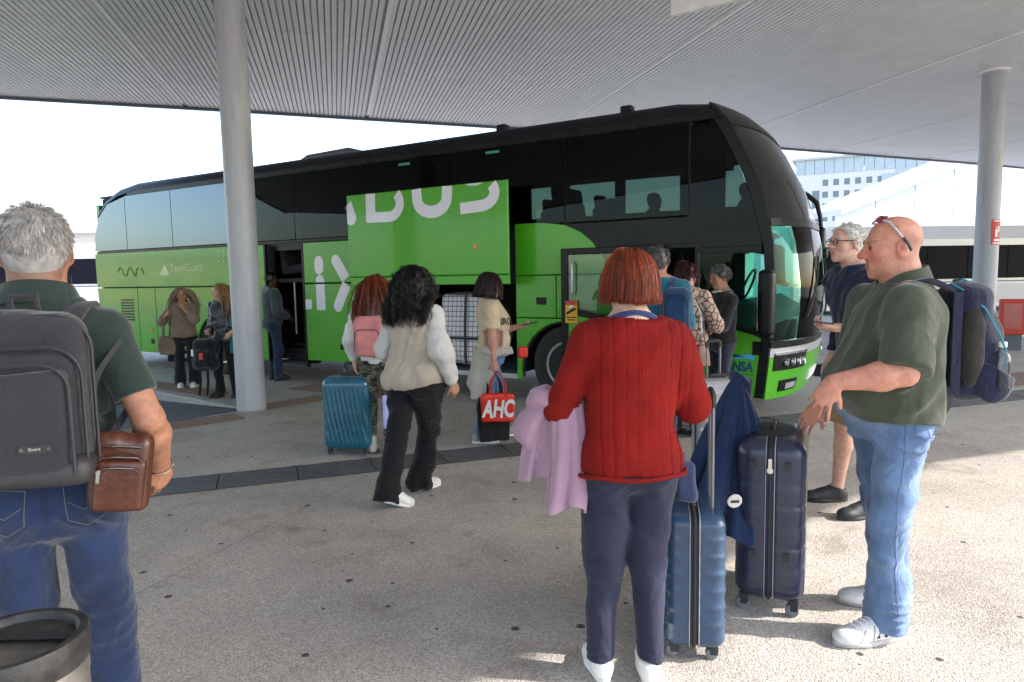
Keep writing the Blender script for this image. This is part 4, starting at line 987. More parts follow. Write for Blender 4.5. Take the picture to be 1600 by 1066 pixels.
    def body(s, m, hairmask=None, haircol=(1, 1, 1), hands=None, fat=0, red=.0, stub=None, nose=1., jaw=1., chin=1., forearm=1., up=.8, low=1., leg=.7, shank=.7):
        B = SDF(); k = s.k; g = .5 + .5 * s.g
        B.u(p_loft(s.rows(.84, 1.5, lambda z: -.028 if z < 1.40 else -.012), blur=3), .03)
        for sd in 'RL':
            sg = 1 if sd == 'R' else -1
            B.u(p_cone(s.nb + (0, -.012, -.015), s.S[sd], .046 * k, .040 * k * s.arm), .05)
            mid = s.S[sd] * .45 + s.E[sd] * .55
            B.u(p_cone(s.S[sd], mid, .046 * k * s.arm * up, .046 * k * s.arm * up), .03); B.u(p_cone(mid, s.E[sd], .047 * k * s.arm * up, .040 * k * s.arm * max(up, low)), .02)
            fm = s.E[sd] * .68 + s.W[sd] * .32; B.u(p_cone(s.E[sd], fm, .040 * k * s.arm * low, .043 * k * s.arm * forearm * low), .02); B.u(p_cone(fm, s.W[sd], .043 * k * s.arm * forearm * low, .027 * k * forearm), .02)
            hd = (hands or {}).get(sd, {}); d = nrm(s.W[sd] - s.E[sd]); s.hand(B, sd, hd.get('f', d), hd.get('n', (-sg, 0, 0)), hd.get('curl', .35), hd.get('spread', .05), hd.get('thumb'))
            B.u(p_cone(s.hip_[sd], s.K[sd], .080 * k * g * leg, .055 * k * g * max(shank, .7)), .03); cm = s.K[sd] * .68 + s.A[sd] * .32 + (0, -.012, 0)
            B.u(p_cone(s.K[sd], cm, .052 * k * g * shank, .055 * k * g * shank), .02); B.u(p_cone(cm, s.A[sd], .055 * k * g * shank, .034 * k), .02)
            ft = s.feet[sd]; B.u(p_cone(s.A[sd], s.A[sd] + np.array((math.sin(ft[3]) * .1, math.cos(ft[3]) * .1, -.045)), .035 * k, .028 * k), .02)
        s.head_sdf(B, fat, nose, jaw, chin)
        hc, HM, hk = s.hc, s.HM, s.hk
        def cf(V):
            q = ((V - hc) @ HM) / hk; c = np.ones((len(V), 3)); near = np.abs(q).max(1) < .2
            lip = near & (np.abs(q[:, 0]) < .021) & (q[:, 1] > .078) & (q[:, 2] < -.055) & (q[:, 2] > -.078); c[lip] *= (.85, .60, .58)
            ck = near * np.exp(-((np.abs(q[:, 0]) - .045) / .025) ** 2 - ((q[:, 2] + .025) / .03) ** 2) * np.clip(q[:, 1] / .05, 0, 1) + near * np.exp(-((q[:, 0]) / .018) ** 2 - ((q[:, 2] + .02) / .03) ** 2) * np.clip((q[:, 1] - .05) / .03, 0, 1) + near * np.exp(-((np.abs(q[:, 0]) - .082) / .008) ** 2 - ((q[:, 1] + .008) / .022) ** 2 - ((q[:, 2] + .006) / .034) ** 2)
            c *= 1 - np.clip(ck, 0, 1)[:, None] * np.array((.02, .22, .22)) * (1 + red); eye = near & (np.hypot(np.abs(q[:, 0]) - .032, q[:, 2] - .004) < .0105) & (q[:, 1] > .078); c[eye] *= (.25, .2, .2)
            br = near & (np.abs(np.abs(q[:, 0]) - .034) < .02) & (np.abs(q[:, 2] - .026) < .0055) & (q[:, 1] > .06); c[br] *= np.array(haircol) * .5 + .25
            if hairmask is not None:
                mk = np.asarray(hairmask(q), float) * near; c *= 1 - mk[:, None] * (1 - np.array(haircol))
            if stub is not None:
                mk = near & (q[:, 2] < -.045) & (q[:, 2] > -.13) & (q[:, 1] > -.01); c[mk] *= np.array(stub)
            return c
        return sdf_obj(B, 'body', m, s.root, s.h, cf)
    def top(s, m, hem=.93, infl=.014, sleeve=.5, sr=.016, name='shirt', fold=None, hemfn=None, cuffr=0, necky=1.492, fn=None, shr=.0, extra=None, h=None, colfn=None, hem_tilt=0, k=.03):
        """Garment for the trunk; sleeve: 0..1 upper arm, 1..2 forearm."""
        G = SDF(); kk = s.k
        G.u(p_loft(s.rows(hem - .05, necky, infl, fn), power=2.4), .03); g = s.arm
        for sd in 'RL':
            sl = sleeve if not isinstance(sleeve, dict) else sleeve[sd]
            G.u(p_cone(s.nb + (0, -.012, -.03 * kk), s.S[sd], .046 * kk + infl * .6, (.048 + shr) * kk * g + sr * .8), .05)
            if sl <= 0: continue
            e = s.S[sd] + (s.E[sd] - s.S[sd]) * min(sl, 1); e2 = s.S[sd] + (s.E[sd] - s.S[sd]) * min(sl + .15, 1)
            G.u(p_cone(s.S[sd], e2 if sl < 1 else e, (.051 + shr) * kk * g + sr, (.046 + shr * .7) * kk * g + sr * 1.15), k)
            if sl > 1:
                w = s.E[sd] + (s.W[sd] - s.E[sd]) * (sl - 1); w2 = w + nrm(s.W[sd] - s.E[sd]) * .02; G.u(p_cone(s.E[sd], w2, (.046 + shr * .7) * kk * g + sr, .032 * kk * g + sr + cuffr), k * .8); G.cut(p_plane(w, nrm(s.W[sd] - s.E[sd])), .004) if False else None
                s._cap(G, w, nrm(s.W[sd] - s.E[sd]), .085)
            else: s._cap(G, e, nrm(s.E[sd] - s.S[sd]), .11)
        if extra: extra(G)
        nrmv = (0, -hem_tilt, -1); cx, cy, *_ = s.sect(max(hem, .82)); s._capz(G, hem * kk + s.dz, (cx, cy), hem_tilt)
        G.sub(p_cone(s.nb + (0, .012, -.012), s.nb + (0, .03, .15), .060 * kk * s.neckr, .075 * kk * s.neckr), .008)
        if fold: G.disp = fold; G.dmax = .02
        return sdf_obj(G, name, m, s.root, h or s.h, colfn)
    def _cap(s, G, p, d, R):
        """Cut off what lies beyond p along d, only near p."""
        f0 = p_cone(p + d * .001 + d * R, p + d * (R + .05), R); pl = p_plane(p, d); bx = p_cone(p, p + d * .12, R)
        def f(P): return np.maximum(bx[0](P), -((P - np.array(p, np.float32)) @ np.array(d, np.float32)))
        G.sub((f, bx[1], bx[2]), .004)
    def _capz(s, G, z, c, tilt=0):
        G.cut(p_plane((c[0], c[1], z), (0, tilt, -1)), .006)
    def bottom(s, m, waist=1.0, infl=.010, thigh=.100, knee=.074, hem=.072, end=.06, name='trousers', fold=None, short=None, h=None, fn=None, seat=0, colfn=None):
        G = SDF(); k = s.k
        G.u(p_loft(s.rows(.82, waist, infl, fn), power=2.3), .03)
        for sd in 'RL':
            a = s.A[sd]; d = nrm(a - s.K[sd])
            G.u(p_cone(s.hip_[sd] + (0, -.012, .02), s.K[sd], thigh * k, knee * k), .03)
            if short is None:
                e = a + np.array((0, 0, -.085 * k + end)) * 1.0; e = s.K[sd] + (e - s.K[sd]); G.u(p_cone(s.K[sd], e + d * .03, knee * k, hem * k), .03); s._cap(G, e, nrm(e - s.K[sd]), .15)
            else:
                e = s.hip_[sd] + (s.K[sd] - s.hip_[sd]) * short; s._cap(G, e, nrm(s.K[sd] - s.hip_[sd]), .16)
                if short >= 1: pass
            G.u(p_ell(s.hip_[sd] + (0, -.055 * k - seat * .5, .02 * k), (.09 * k, .075 * k + seat, .095 * k)), .05)
        G.u(p_ell((s.pel[0], s.pel[1] - .01, .845 * k + s.dz), (.07 * k, .095 * k, .06 * k)), .03)
        G.cut(p_plane((0, 0, waist * k + s.dz), (0, 0, 1)), .006)
        if fold: G.disp = fold; G.dmax = .02
        return sdf_obj(G, name, m, s.root, h or s.h, colfn)
    def shoes(s, m, msole, kind='sneaker', L=.285, wd=.05, h=.006, boot=.0, msock=None):
        out = []
        for sd in 'RL':
            x, y, lift, yaw, pit = s.feet[sd]; k = s.k; L_ = L * k
            e = empty('shoe_pivot'); bpy.data.objects.remove(e)
            Mx = np.array(Matrix.Rotation(-yaw, 3, 'Z') @ Matrix.Rotation(-pit, 3, 'X')); base = np.array((x, y, lift)) - Mx @ np.array((0, .0, 0)); a = s.A[sd]
            T = lambda p: base + Mx @ np.array(p, float)
            if pit:
                # heel lifted: turn about the ball of the foot
                ball = np.array((0, L_ * .52, 0)); flat = np.array((x, y, 0)) + np.array(Matrix.Rotation(-yaw, 3, 'Z')) @ ball; base = flat - Mx @ ball
            sg = 1 if sd == 'R' else -1; G = SDF(); w = wd * k
            G.u(p_ell(T((sg * .004, L_ * .50, .036)), (w * .98, L_ * .24, .036 * k + .002), Mx), .03); G.u(p_ell(T((0, L_ * .18, .045)), (w * .86, L_ * .26, .050 * k), Mx), .04)
            G.u(p_ell(T((0, -L_ * .07, .045)), (w * .74, L_ * .16, .050 * k), Mx), .03); G.u(p_cone(T((0, -L_ * .02, .07)), T((0, -L_ * .0, .095 + boot)), .044 * k, .047 * k), .03); G.u(p_cone(T((0, L_ * .12, .075)), T((0, L_ * .34, .058)), .030 * k, .026 * k), .03)
            G.cut(p_plane(T((0, 0, .016)), Mx @ np.array((0, 0, -1))), .004); G.cut(p_plane(T((0, -.02, .098 + boot)), Mx @ nrm((0, -.25, 1))), .004)
            o = sdf_obj(G, 'boot' if boot else 'shoe', m, s.root, h)
            n = 20; out_l = []
            for i in range(2 * n):
                t = i / (2 * n) * 2 * math.pi; yy = math.sin(t); v = (yy + 1) / 2
                ww = w * np.interp(v, [0, .12, .35, .62, .85, 1], [.55, .82, .80, 1.02, .9, .5]) * 1.03
                out_l.append((math.cos(t) * ww * (1.0) * (abs(math.cos(t)) ** -.35 if abs(math.cos(t)) > .05 else 1) * .98 + sg * .004 * v, -L_ * .235 + v * L_ * .985))
            M4 = Matrix(Mx.tolist()).to_4x4(); M4.translation = Vector(base)
            sb = MB(); sb.prism(out_l, .0, .026, bev=.006, M=M4); sb.build('sole', msole, o, smooth=True, sharp=50); out.append(o)
        return out
# ---------------------------------------------------------------- hair
def std_mask(front=.088, temple=.045, nape=-.075, ear=True, thin=0):
    def f(q):
        x, y, z = np.abs(q[:, 0]), q[:, 1], q[:, 2]
        zl = np.interp(y, [-.12, -.045, -.02, .012, .030, .055, .088, .11], [nape, nape, -.03 if ear else nape, .0, .0, temple, front, .13]); return z > zl
    return f
def hair(F, mask, m, n_guides=90, kids=14, length=.06, lift=.5, comb=(0, -.3, -.6), grav=.3, segs=6, clump=.6, spread=.012, rad=.0012, curl=0, cfreq=60, lenfn=None, seed=3, vol=1.0, collide=True, name='hair', parent=None, tone=.35, combfn=None, base=None, jit=.25):
    """Locks of strands grown from the scalp, kept outside head, neck and shoulders."""
    r = np.random.default_rng(seed); C = np.array((0, -.014, .035)); RR = np.array((.0775, .0975, .0845)) * vol
    q = []
    while len(q) < n_guides:
        d = nrm(r.normal(size=3)); p = C + d * RR
        if p[2] < -.035: p = np.array((p[0] * .8, p[1] * .85, p[2] - .01))
        if mask(p[None])[0]: q.append((p, d))
    P0 = np.array([a for a, _ in q]); N0 = np.array([b for _, b in q]); k = F.hk
    def push(P, rad_):
        for cc, rr in ((C, RR * 1.0), (np.array((0, .03, -.035)), np.array((.064, .06, .08))), (np.array((0, -.012, -.09)), np.array((.056, .056, .09)))):
            e = (P - cc) / (rr + rad_); L = np.linalg.norm(e, axis=1); ins = L < 1
            P[ins] = cc + (e[ins] / L[ins][:, None]) * np.broadcast_to(rr + rad_, P.shape)[ins]
        return P
    ln = length * (lenfn(P0) if lenfn else np.ones(len(P0))); ln = ln * r.uniform(.85, 1.12, len(P0))
    cb = np.tile(np.array(comb, float), (len(P0), 1)) if combfn is None else combfn(P0)
    D = N0 * lift + cb + r.normal(size=P0.shape) * .12; D /= np.linalg.norm(D, axis=1)[:, None]
    path = [P0.copy()]; P = P0.copy(); g = F.HM.T @ np.array((0, 0, -1.))
    for sgm in range(segs):
        D = D + g * grav + r.normal(size=D.shape) * .05; D /= np.linalg.norm(D, axis=1)[:, None]; P2 = P + D * (ln / segs)[:, None]
        if collide: P2 = push(P2, .004 + .006 * r.random(len(P))[:, None])
        if base is not None: P2 = base(P2, (sgm + 1) / segs)
        D = P2 - P; D /= np.linalg.norm(D, axis=1)[:, None] + 1e-9; P = P2; path.append(P.copy())
    path = np.array(path)                                   # segs+1, guides, 3
    V = []; Q = []; Cc = []; ns = segs + 1; cnt = 0; T = np.linspace(0, 1, ns)
    tv = np.gradient(path, axis=0); tv /= np.linalg.norm(tv, axis=2)[..., None] + 1e-9
    up = np.broadcast_to(N0[None], path.shape); ax1 = np.cross(tv, up); ax1 /= np.linalg.norm(ax1, axis=2)[..., None] + 1e-9; ax2 = np.cross(ax1, tv)
    for c in range(kids):
        a = r.uniform(0, 6.28, len(P0)); rr = spread * np.sqrt(r.random(len(P0))); sc = 1 - clump * T[:, None] ** .8
        off = (np.cos(a) * rr)[None, :, None] * sc[..., None] * ax1 + (np.sin(a) * rr)[None, :, None] * sc[..., None] * ax2 * .6
        pts = path + off
        if curl:
            ph = (r.uniform(0, .6, len(P0)) if True else 0) + np.arange(len(P0)) * 2.4; dist = (T[:, None] * ln[None]); an = ph[None] + dist * cfreq * (1 + .0 * c); am = curl * np.clip(T[:, None] * 4, 0, 1) * r.uniform(.7, 1.2, len(P0))[None]
            pts = pts + (np.cos(an) * am)[..., None] * ax1 + (np.sin(an) * am)[..., None] * ax2
        pts += np.cumsum(r.normal(size=pts.shape) * spread * jit * .25, axis=0)
        W = F.hc + (pts * k) @ F.HM.T
        rd = rad * k * (1 - .75 * T ** 2) * (.8 + .5 * r.random())
        ring = np.stack([W + (ax1 @ F.HM.T) * (math.cos(b) * rd)[:, None, None] + (ax2 @ F.HM.T) * (math.sin(b) * rd)[:, None, None] for b in (0, 2.094, 4.189)], 2)   # ns, g, 3, 3
        ng = len(P0); idx = cnt + np.arange(ns * ng * 3).reshape(ns, ng, 3); V.append(ring.reshape(-1, 3)); cnt += ns * ng * 3
        for e in range(3): Q.append(np.stack([idx[:-1, :, e], idx[:-1, :, (e + 1) % 3], idx[1:, :, (e + 1) % 3], idx[1:, :, e]], -1).reshape(-1, 4))
        tn = np.clip(1 + tone * r.normal(size=ng), .35, 1.9); Cc.append(np.repeat(np.tile(tn[None, :, None], (ns, 1, 3)).reshape(-1, 1), 3, 1))
    return vq_mesh(np.vstack(V), np.vstack(Q), name, m, parent or F.root, np.vstack(Cc))
def hair_cap(F, mask, m, grow=1.04, name='hair', disp=.003, seed=1, extra=None, h=.007, zmin=None, parent=None):
    """Solid under-layer of the hair."""
    G = SDF(); k = F.hk; G.u(p_ell(F.hp((0, -.014, .035)), np.array((.0775, .0975, .0845)) * k * grow, F.HM), .02); hc, HM = F.hc, F.HM
    G.u(p_ell(F.hp((0, -.035, -.02)), np.array((.066, .062, .065)) * k * grow, F.HM), .03)
    if extra: extra(G)
    def mf(P):
        q = ((P - hc) @ HM) / k; x, y, z = np.abs(q[:, 0]), q[:, 1], q[:, 2]; return mask(q)
    G.disp = folds(seed, disp, 90, n=4); V, Q = G.mesh(h)
    q = ((V - hc) @ HM) / k; ok = mask(q); keep = ok[Q].all(1); Q = Q[keep]; us, inv = np.unique(Q, return_inverse=True); return vq_mesh(V[us], inv.reshape(Q.shape), name, m, parent or F.root, np.full((len(us), 3), .72))
def hairmat(name, col, rough=.42): return mat('hair_' + name, col, rough, var=.25, vs=40, spec=.45, vcol=True)
def strap(F, pts, wd, th, m, name, parent, n=24):
    """Flat band through points (smooth), wide side along the given normals; pts: list of (point, side vector)."""
    P = np.array([p for p, _ in pts], float); S_ = np.array([x for _, x in pts], float); t = np.linspace(0, len(P) - 1, n)
    def cr(A):
        out = []
        for u in t:
            i = min(int(u), len(A) - 2); f = u - i; a, b, c, d = A[max(i - 1, 0)], A[i], A[i + 1], A[min(i + 2, len(A) - 1)]
            out.append(.5 * ((2 * b) + (c - a) * f + (2 * a - 5 * b + 4 * c - d) * f * f + (3 * b - a - 3 * c + d) * f ** 3))
        return np.array(out)
    P, S_ = cr(P), cr(S_)
    mb = MB(); mb.grid(lambda u, v: P[int(round(u * (n - 1)))] + nrm(S_[int(round(u * (n - 1)))]) * wd * (v - .5), n - 1, 2, th); return mb.build(name, m, parent, smooth=True)

def collar(F, m, r=.078, h=.042, flare=1.22, tilt=.022, yoff=.012, parent=None):
    """Turned-down shirt collar round the neck, higher at the nape, open at the throat."""
    k = F.k; prof = [(r, -.030), (r * .97, 0), (r * .92, h * .8), (r * .93, h), (r * .98, h + .002), (r * 1.05, h * .7), (r * flare, -.012), (r * (flare + .02), -.020), (r * (flare - .03), -.018), (r * 1.02, h * .45)]
    def g(u, v):
        a = math.radians(115 + 310 * u); p = prof[int(round(v * (len(prof) - 1)))]; s_ = math.sin(a); open_ = max(0, s_) ** 3
        return (F.nb[0] + p[0] * k * 1.08 * math.cos(a), F.nb[1] + yoff + p[0] * k * s_ * 1.02, F.nb[2] + p[1] * (1 - .25 * open_) - tilt * s_ - .03 * open_)
    return MB().grid(g, 40, len(prof) - 1, 0).build('collar', m, parent or F.root, smooth=True, sharp=70)
# ---------------------------------------------------------------- helper: world point to a figure's own frame
def loc_of(loc, face, p):
    f = nrm((*face, 0)); a = math.atan2(-f[0], f[1]); d = np.array(p, float) - (loc[0], loc[1], 0); c, s = math.cos(a), math.sin(a)
    return np.array((c * d[0] + s * d[1], -s * d[0] + c * d[1], d[2]))
VZ = [(0, 0, 1), (.4, .1, 1), (-.4, .2, 1), (.1, .5, 1), (.8, 0, .6)]
DG = [(1, .2, .6), (-1, .3, .7), (.5, .4, 1), (-.4, .8, .8), (1, 0, .1)]
M_wsole = mat('white_sole', (.78, .77, .74), .6, var=.08); M_dsole = mat('dark_sole', (.03, .03, .03), .7)
M_wshoe = mat('white_leather_shoe', (.72, .71, .69), .5, var=.1, vs=20, bump=.15, bs=50)
M_bshoe = mat('black_shoe', (.02, .02, .022), .55, var=.2, bump=.2, bs=80)
M_metal = mat('bag_metal', (.6, .6, .58), .25, 1.0)

def legfolds(F, seed, amp, freq=26, ank=.010, knee=.008, dirs=None):
    base = folds(seed, amp, freq, dirs or DG + [(0, .3, 1), (.3, -.3, 1)]); r = np.random.default_rng(seed); ph = r.uniform(0, 6, 6)
    def f(P):
        d = base(P); x, y, z = P[:, 0], P[:, 1], P[:, 2]
        for i, sd in enumerate('RL'):
            m = (x > F.pel[0]) == (sd == 'R'); a = np.arctan2(y - F.A[sd][1], x - F.A[sd][0]); za = z - F.A[sd][2]
            w = np.sin(za * 95 + 1.6 * np.sin(a + ph[i]) + ph[i + 2]); d = d - m * ank * np.exp(-((za - .05) / .075) ** 2) * np.exp(-(w / .6) ** 2) * (.55 + .45 * np.sin(2 * a + ph[i + 4]))
            zk = z - F.K[sd][2]; yk = y - F.K[sd][1]; w2 = np.sin(zk * 62 + 2.2 * (yk / .08) * (1 if i else -1) + ph[i]); d = d - m * knee * np.exp(-(zk / .13) ** 2) * np.exp(-(w2 / .5) ** 2) * np.clip(.55 - yk / .12, .1, 1)
        zh = z - F.hip_['R'][2]; w3 = np.sin(zh * 48 + np.abs(x - F.pel[0]) * 40 + ph[5]); d = d - knee * np.exp(-((zh + .06) / .07) ** 2) * np.exp(-(w3 / .45) ** 2)
        return d
    return f
# === man at the left edge: dark green polo, back to us
l1, f1 = (-1.40, 2.03, 0), (-.40, .92)
c1 = lambda p: loc_of(l1, f1, p)
P1 = Fig(l1, f1, H=1.82, label='grey haired man in dark green polo and blue jeans seen from behind at left edge', sh=.160, girth=.99, belly=.04, arm=1.04, h=.0076, seed=11, headsize=1.06, neck=1.2,
         hands={'R': c1((-1.175, 2.22, 1.0)), 'L': (-.30, .10, .86)}, poles={'R': (.35, -1, -.3)}, head=(.04, -.03, 0), feet={'R': (.125, 0, 0, .15, 0), 'L': (-.125, 0, 0, -.15, 0)})
hm = std_mask(.085, .05, -.078)
P1.body(skin('tanned', '#a87860'), hm, (.55, .62, .68), hands={'R': dict(n=(-.6, .6, 0), curl=.45, f=nrm(P1.W['R'] - P1.E['R']) + np.array((0, .1, -.7)))}, fat=.004, forearm=1.12, up=.95)
M_polo1 = cloth('polo_dark_green', '#24322d', var=.12, fold=.4, fs=7)
def col1(G):
    k = P1.k; n = P1.nb; G.u(p_cone(n + (0, .0, -.022), n + (0, -.004, .030), .084 * k, .074 * k), .012)
fd1 = folds(5, 0.0124, 30, DG); collar(P1, M_polo1, .083); P1.top(M_polo1, hem=1.0, infl=.018, sleeve=.78, sr=.020, name='polo_shirt', fold=fd1)
for sd in 'RL':
    d = nrm(P1.E[sd] - P1.S[sd]); p = P1.S[sd] + (P1.E[sd] - P1.S[sd]) * .785
    MB().tube([p - d * .022, p + d * .004], .0875 * P1.k if sd == 'R' else .086, 24, caps=False).build('sleeve_band', M_polo1, P1.root, smooth=True) if False else None
J1 = P1.bottom(cloth('jeans_blue', '#1b2a48', var=.40, fold=.46, fs=10, weave=.8, ws=380, vs=7), waist=1.035, infl=.010, thigh=.100, knee=.078, hem=.075, name='jeans', fold=legfolds(P1, 8, .013, 26, .008, .005), seat=.012)
P1.shoes(M_bshoe, M_dsole)
gh = hairmat('silver', '#b0aca8', .5)
hair_cap(P1, hm, gh, 1.02, disp=.0015); hair(P1, hm, gh, n_guides=520, kids=8, length=.020, lift=.16, comb=(0, -.35, -.9), grav=.4, segs=3, clump=.2, spread=.011, rad=.0009, seed=4, name='hair_strands', parent=None, tone=.3)
# stitched seams and pockets on the jeans
M_st = mat('stitch_gold', (.13, .12, .11), .8); M_seamd = mat('seam_dark', (.018, .024, .045), .8)
def jeans_back(J, F, m, dx=0):
    k = F.k; c = F.sect(.92)[0] + dx
    for sg in (1, -1):
        x0, x1 = c + sg * .045, c + sg * .15; zt, zb = .985 * k, .855 * k
        seam(J, [(x0, -.6, zt - .008), (x1, -.6, zt + .006), (x1 - sg * .006, -.6, zb + .03), ((x0 + x1) / 2, -.6, zb), (x0 + sg * .008, -.6, zb + .028), (x0, -.6, zt - .008)], (0, 1, 0), m, name='pocket_stitching')
        seam(J, [(x0 + sg * .01, -.6, (zt + zb) / 2 + .015), ((x0 + x1) / 2, -.6, (zt + zb) / 2 - .012), (x1 - sg * .008, -.6, (zt + zb) / 2 + .02)], (0, 1, 0), m, name='pocket_stitching')
        seam(J, [(c, -.6, 1.0 * k), (c + sg * .17, -.6, 1.015 * k)], (0, 1, 0), m, name='yoke_seam')
    seam(J, [(c, -.6, 1.03 * k), (c, -.6, .88 * k)], (0, 1, 0), M_seamd, .002, 'centre_seam')
jeans_back(J1, P1, M_st)
# === woman in the red sweater, back to us
l8, f8 = (.44, 2.55, 0), (-.05, 1)
c8 = lambda p: loc_of(l8, f8, p)
P8 = Fig(l8, f8, H=1.69, label='red haired woman in ribbed red sweater standing with her back to us', sh=.163, girth=.97, hipw=1.04, h=.0078, seed=21, waist=.98, arm=1.0,
         hands={'L': (-.20, .27, 1.06), 'R': (.17, .26, 1.12)}, poles={'L': (-.45, -.7, -.45), 'R': (.42, -.7, -.5)}, head=(.05, -.10, .03), lean=(.0, -.01), feet={'R': (.075, .0, 0, .12, 0), 'L': (-.105, .03, 0, -.1, 0)}, hshift=(0, .01, -.005))
hm8 = std_mask(.085, .04, -.085)
P8.body(skin('fair', '#c9a08c'), hm8, (.6, .25, .15), hands={'L': dict(n=(1, 0, .2)), 'R': dict(n=(-1, 0, .2))}, up=.7, low=.72)
M_red8 = cloth('red_mohair', '#74110c', rough=.95, var=.2, fold=.25, fs=8, weave=.9, ws=160, sheen=.0)
def rib8(P):
    """Knit ribs: narrow grooves every few centimetres, following the body round."""
    x = P[:, 0]; g = np.abs(((x / .0425 + .5) % 1) - .5) * 2; z = P[:, 2]
    gr = .0042 * np.exp(-(g / .11) ** 2) * (P[:, 1] < .12) * (np.abs(x) < .235); fine = .0012 * np.sin(x * 520)
    return gr + fine + fd8(P)
fd8 = folds(17, 0.0099, 25, DG)
def s8(z, rx, rf, rb): t = max(0, 1.2 - z); return rx + .012 + .05 * t, rf + .01 + .05 * t, rb + .012 + .03 * t
def hem8(G):
    cx, cy, rx, rf, rb = P8.sect(.90); n = 28
SW8 = P8.top(M_red8, hem=.888, infl=.019, sleeve=1.72, sr=.017, cuffr=.010, shr=.006, name='sweater', fold=rib8, fn=s8, h=.0062, necky=1.478, extra=lambda G: G.sub(p_ell(P8.nb + (0, .005, .022), (.108, .078, .042)), .012))
fuzz(SW8, 5000, .010, .00035, M_red8, 5)
cx, cy, rx, rf, rb = P8.sect(.905); rr_ = s8(.905, rx, rf, rb); tb = MB()
tb.tube([(cx + (rr_[0] + .013) * np.sign(math.cos(a)) * abs(math.cos(a)) ** (2 / 2.4), cy + ((rr_[1] if math.sin(a) > 0 else rr_[2]) + .013) * np.sign(math.sin(a)) * abs(math.sin(a)) ** (2 / 2.4), .890 * P8.k + .004 * math.sin(a * 5)) for a in np.linspace(0, 2 * math.pi, 56)[:-1]], .009, 8, closed=True)
tb.build('rolled_hem', M_red8, P8.root, smooth=True)
M_navyc = cloth('navy_collar', '#2b3a66', fold=.2)
ck = MB(); ck.tube([(P8.nb[0] + .096 * math.cos(a), P8.nb[1] + .010 + .068 * math.sin(a), P8.nb[2] - .006 - .012 * math.cos(2 * a) - .010 * math.sin(a)) for a in np.linspace(0, 2 * math.pi, 33)[:-1]], .017, 8, closed=True, flat=.8); ck.build('navy_collar', M_navyc, P8.root, smooth=True)
P8.bottom(cloth('trousers_navy', '#26283c', var=.12, fold=.5, fs=7, weave=.15, sheen=.1), waist=.93, infl=.010, thigh=.112, knee=.084, hem=.070, end=.075, name='trousers', fold=legfolds(P8, 31, .018, 20, .006, .004), seat=.004)
P8.shoes(M_wshoe, M_wsole, L=.265, wd=.047, h=.010)
rh = hairmat('copper', '#84391c', .5)
def c8fn(p):
    out = np.zeros((len(p), 3)); r_ = np.hypot(p[:, 0], p[:, 1] + .0) + .012; out[:, 0] = p[:, 0] / r_ * .8; out[:, 1] = (p[:, 1] - .0) / r_ * .8 - .15; out[:, 2] = -.9; return out
def flip8(P, t):
    r = P.copy(); q = np.array((P[:, 0], P[:, 1] * 1.0)).T; zl = P[:, 2]; low = np.clip((-.02 - zl) / .1, 0, 1) ** 2; rad_ = np.sqrt(P[:, 0] ** 2 + (P[:, 1] + .015) ** 2)[:, None] + 1e-6
    side = np.clip(np.abs(P[:, 0]) / .08, 0, 1); r[:, :2] += (np.stack([P[:, 0], P[:, 1] + .015], 1) / rad_) * (low * .009 * (.35 + .65 * side))[:, None]; lm = -.062 + .018 * side; r[:, 2] = np.where(r[:, 2] < lm, lm + (r[:, 2] - lm) * .72, r[:, 2]); r[:, 1] = np.minimum(r[:, 1], .07); return r
hair_cap(P8, hm8, rh, .965, disp=.004, extra=lambda G: (G.u(p_ell(P8.hp((0, -.03, .03)), np.array((.070, .090, .078)) * P8.hk, P8.HM), .03), G.u(p_ell(P8.hp((0, -.045, -.045)), np.array((.054, .046, .05)) * P8.hk, P8.HM), .03)))
hair(P8, hm8, rh, n_guides=320, kids=20, length=.175, lift=.05, combfn=c8fn, grav=.7, segs=7, clump=.35, spread=.013, rad=.0010, seed=8, vol=.985, jit=.5, name='hair_strands', lenfn=lambda p: np.interp(p[:, 2], [-.07, .0, .12], [.34, .62, 1.12]), base=flip8, tone=.55)

# === big man in the olive polo, profile
l13, f13 = (1.665, 2.98, 0), (-1, .12)
c13 = lambda p: loc_of(l13, f13, p)
P13 = Fig(l13, f13, H=1.81, label='bald heavy man in olive polo and light jeans standing in profile at right', sh=.205, girth=1.24, belly=.15, arm=1.16, h=.0068, seed=31, headsize=1.10, neck=1.32, hipw=.94, butt=.0,
          hands={'L': c13((1.275, 2.69, 1.155)), 'R': (.24, .22, .95)}, poles={'L': (-.5, -.55, -.67), 'R': (.5, -1, -.2)}, head=(-.06, -.06, 0), hshift=(0, .035, -.0), lean=(0, -.03), shfwd=.06,
          feet={'L': (*c13((1.60, 2.83, 0))[:2], 0, -.30, 0), 'R': (*c13((1.80, 3.12, 0))[:2], 0, .05, 0)})
def fringe(q): return np.clip((.062 - q[:, 2]) / .03, 0, 1) * np.clip((q[:, 2] + .075) / .03, 0, 1) * np.clip((-.012 - q[:, 1]) / .02, 0, 1)
P13.body(skin('ruddy', '#c28872', .14), fringe, (.72, .76, .80), hands={'L': dict(f=(.1, .5, -1), n=(.5, -.3, .1), curl=[.22, .35, .45, .55], spread=.24), 'R': {}}, fat=.010, red=.5, forearm=1.12, up=.98, nose=1.15, jaw=1.08)
M_polo13 = cloth('polo_olive', '#414739', var=.12, fold=.4, fs=6)
def col13(G):
    k = P13.k; n = P13.nb; G.u(p_cone(n + (0, .012, -.020), n + (0, .022, .036), .098 * k, .086 * k), .014)
collar(P13, M_polo13, .094, .05); P13.top(M_polo13, hem=.92, infl=.022, sleeve=.97, sr=.034, name='polo_shirt', fold=folds(44, .013, 20, DG))
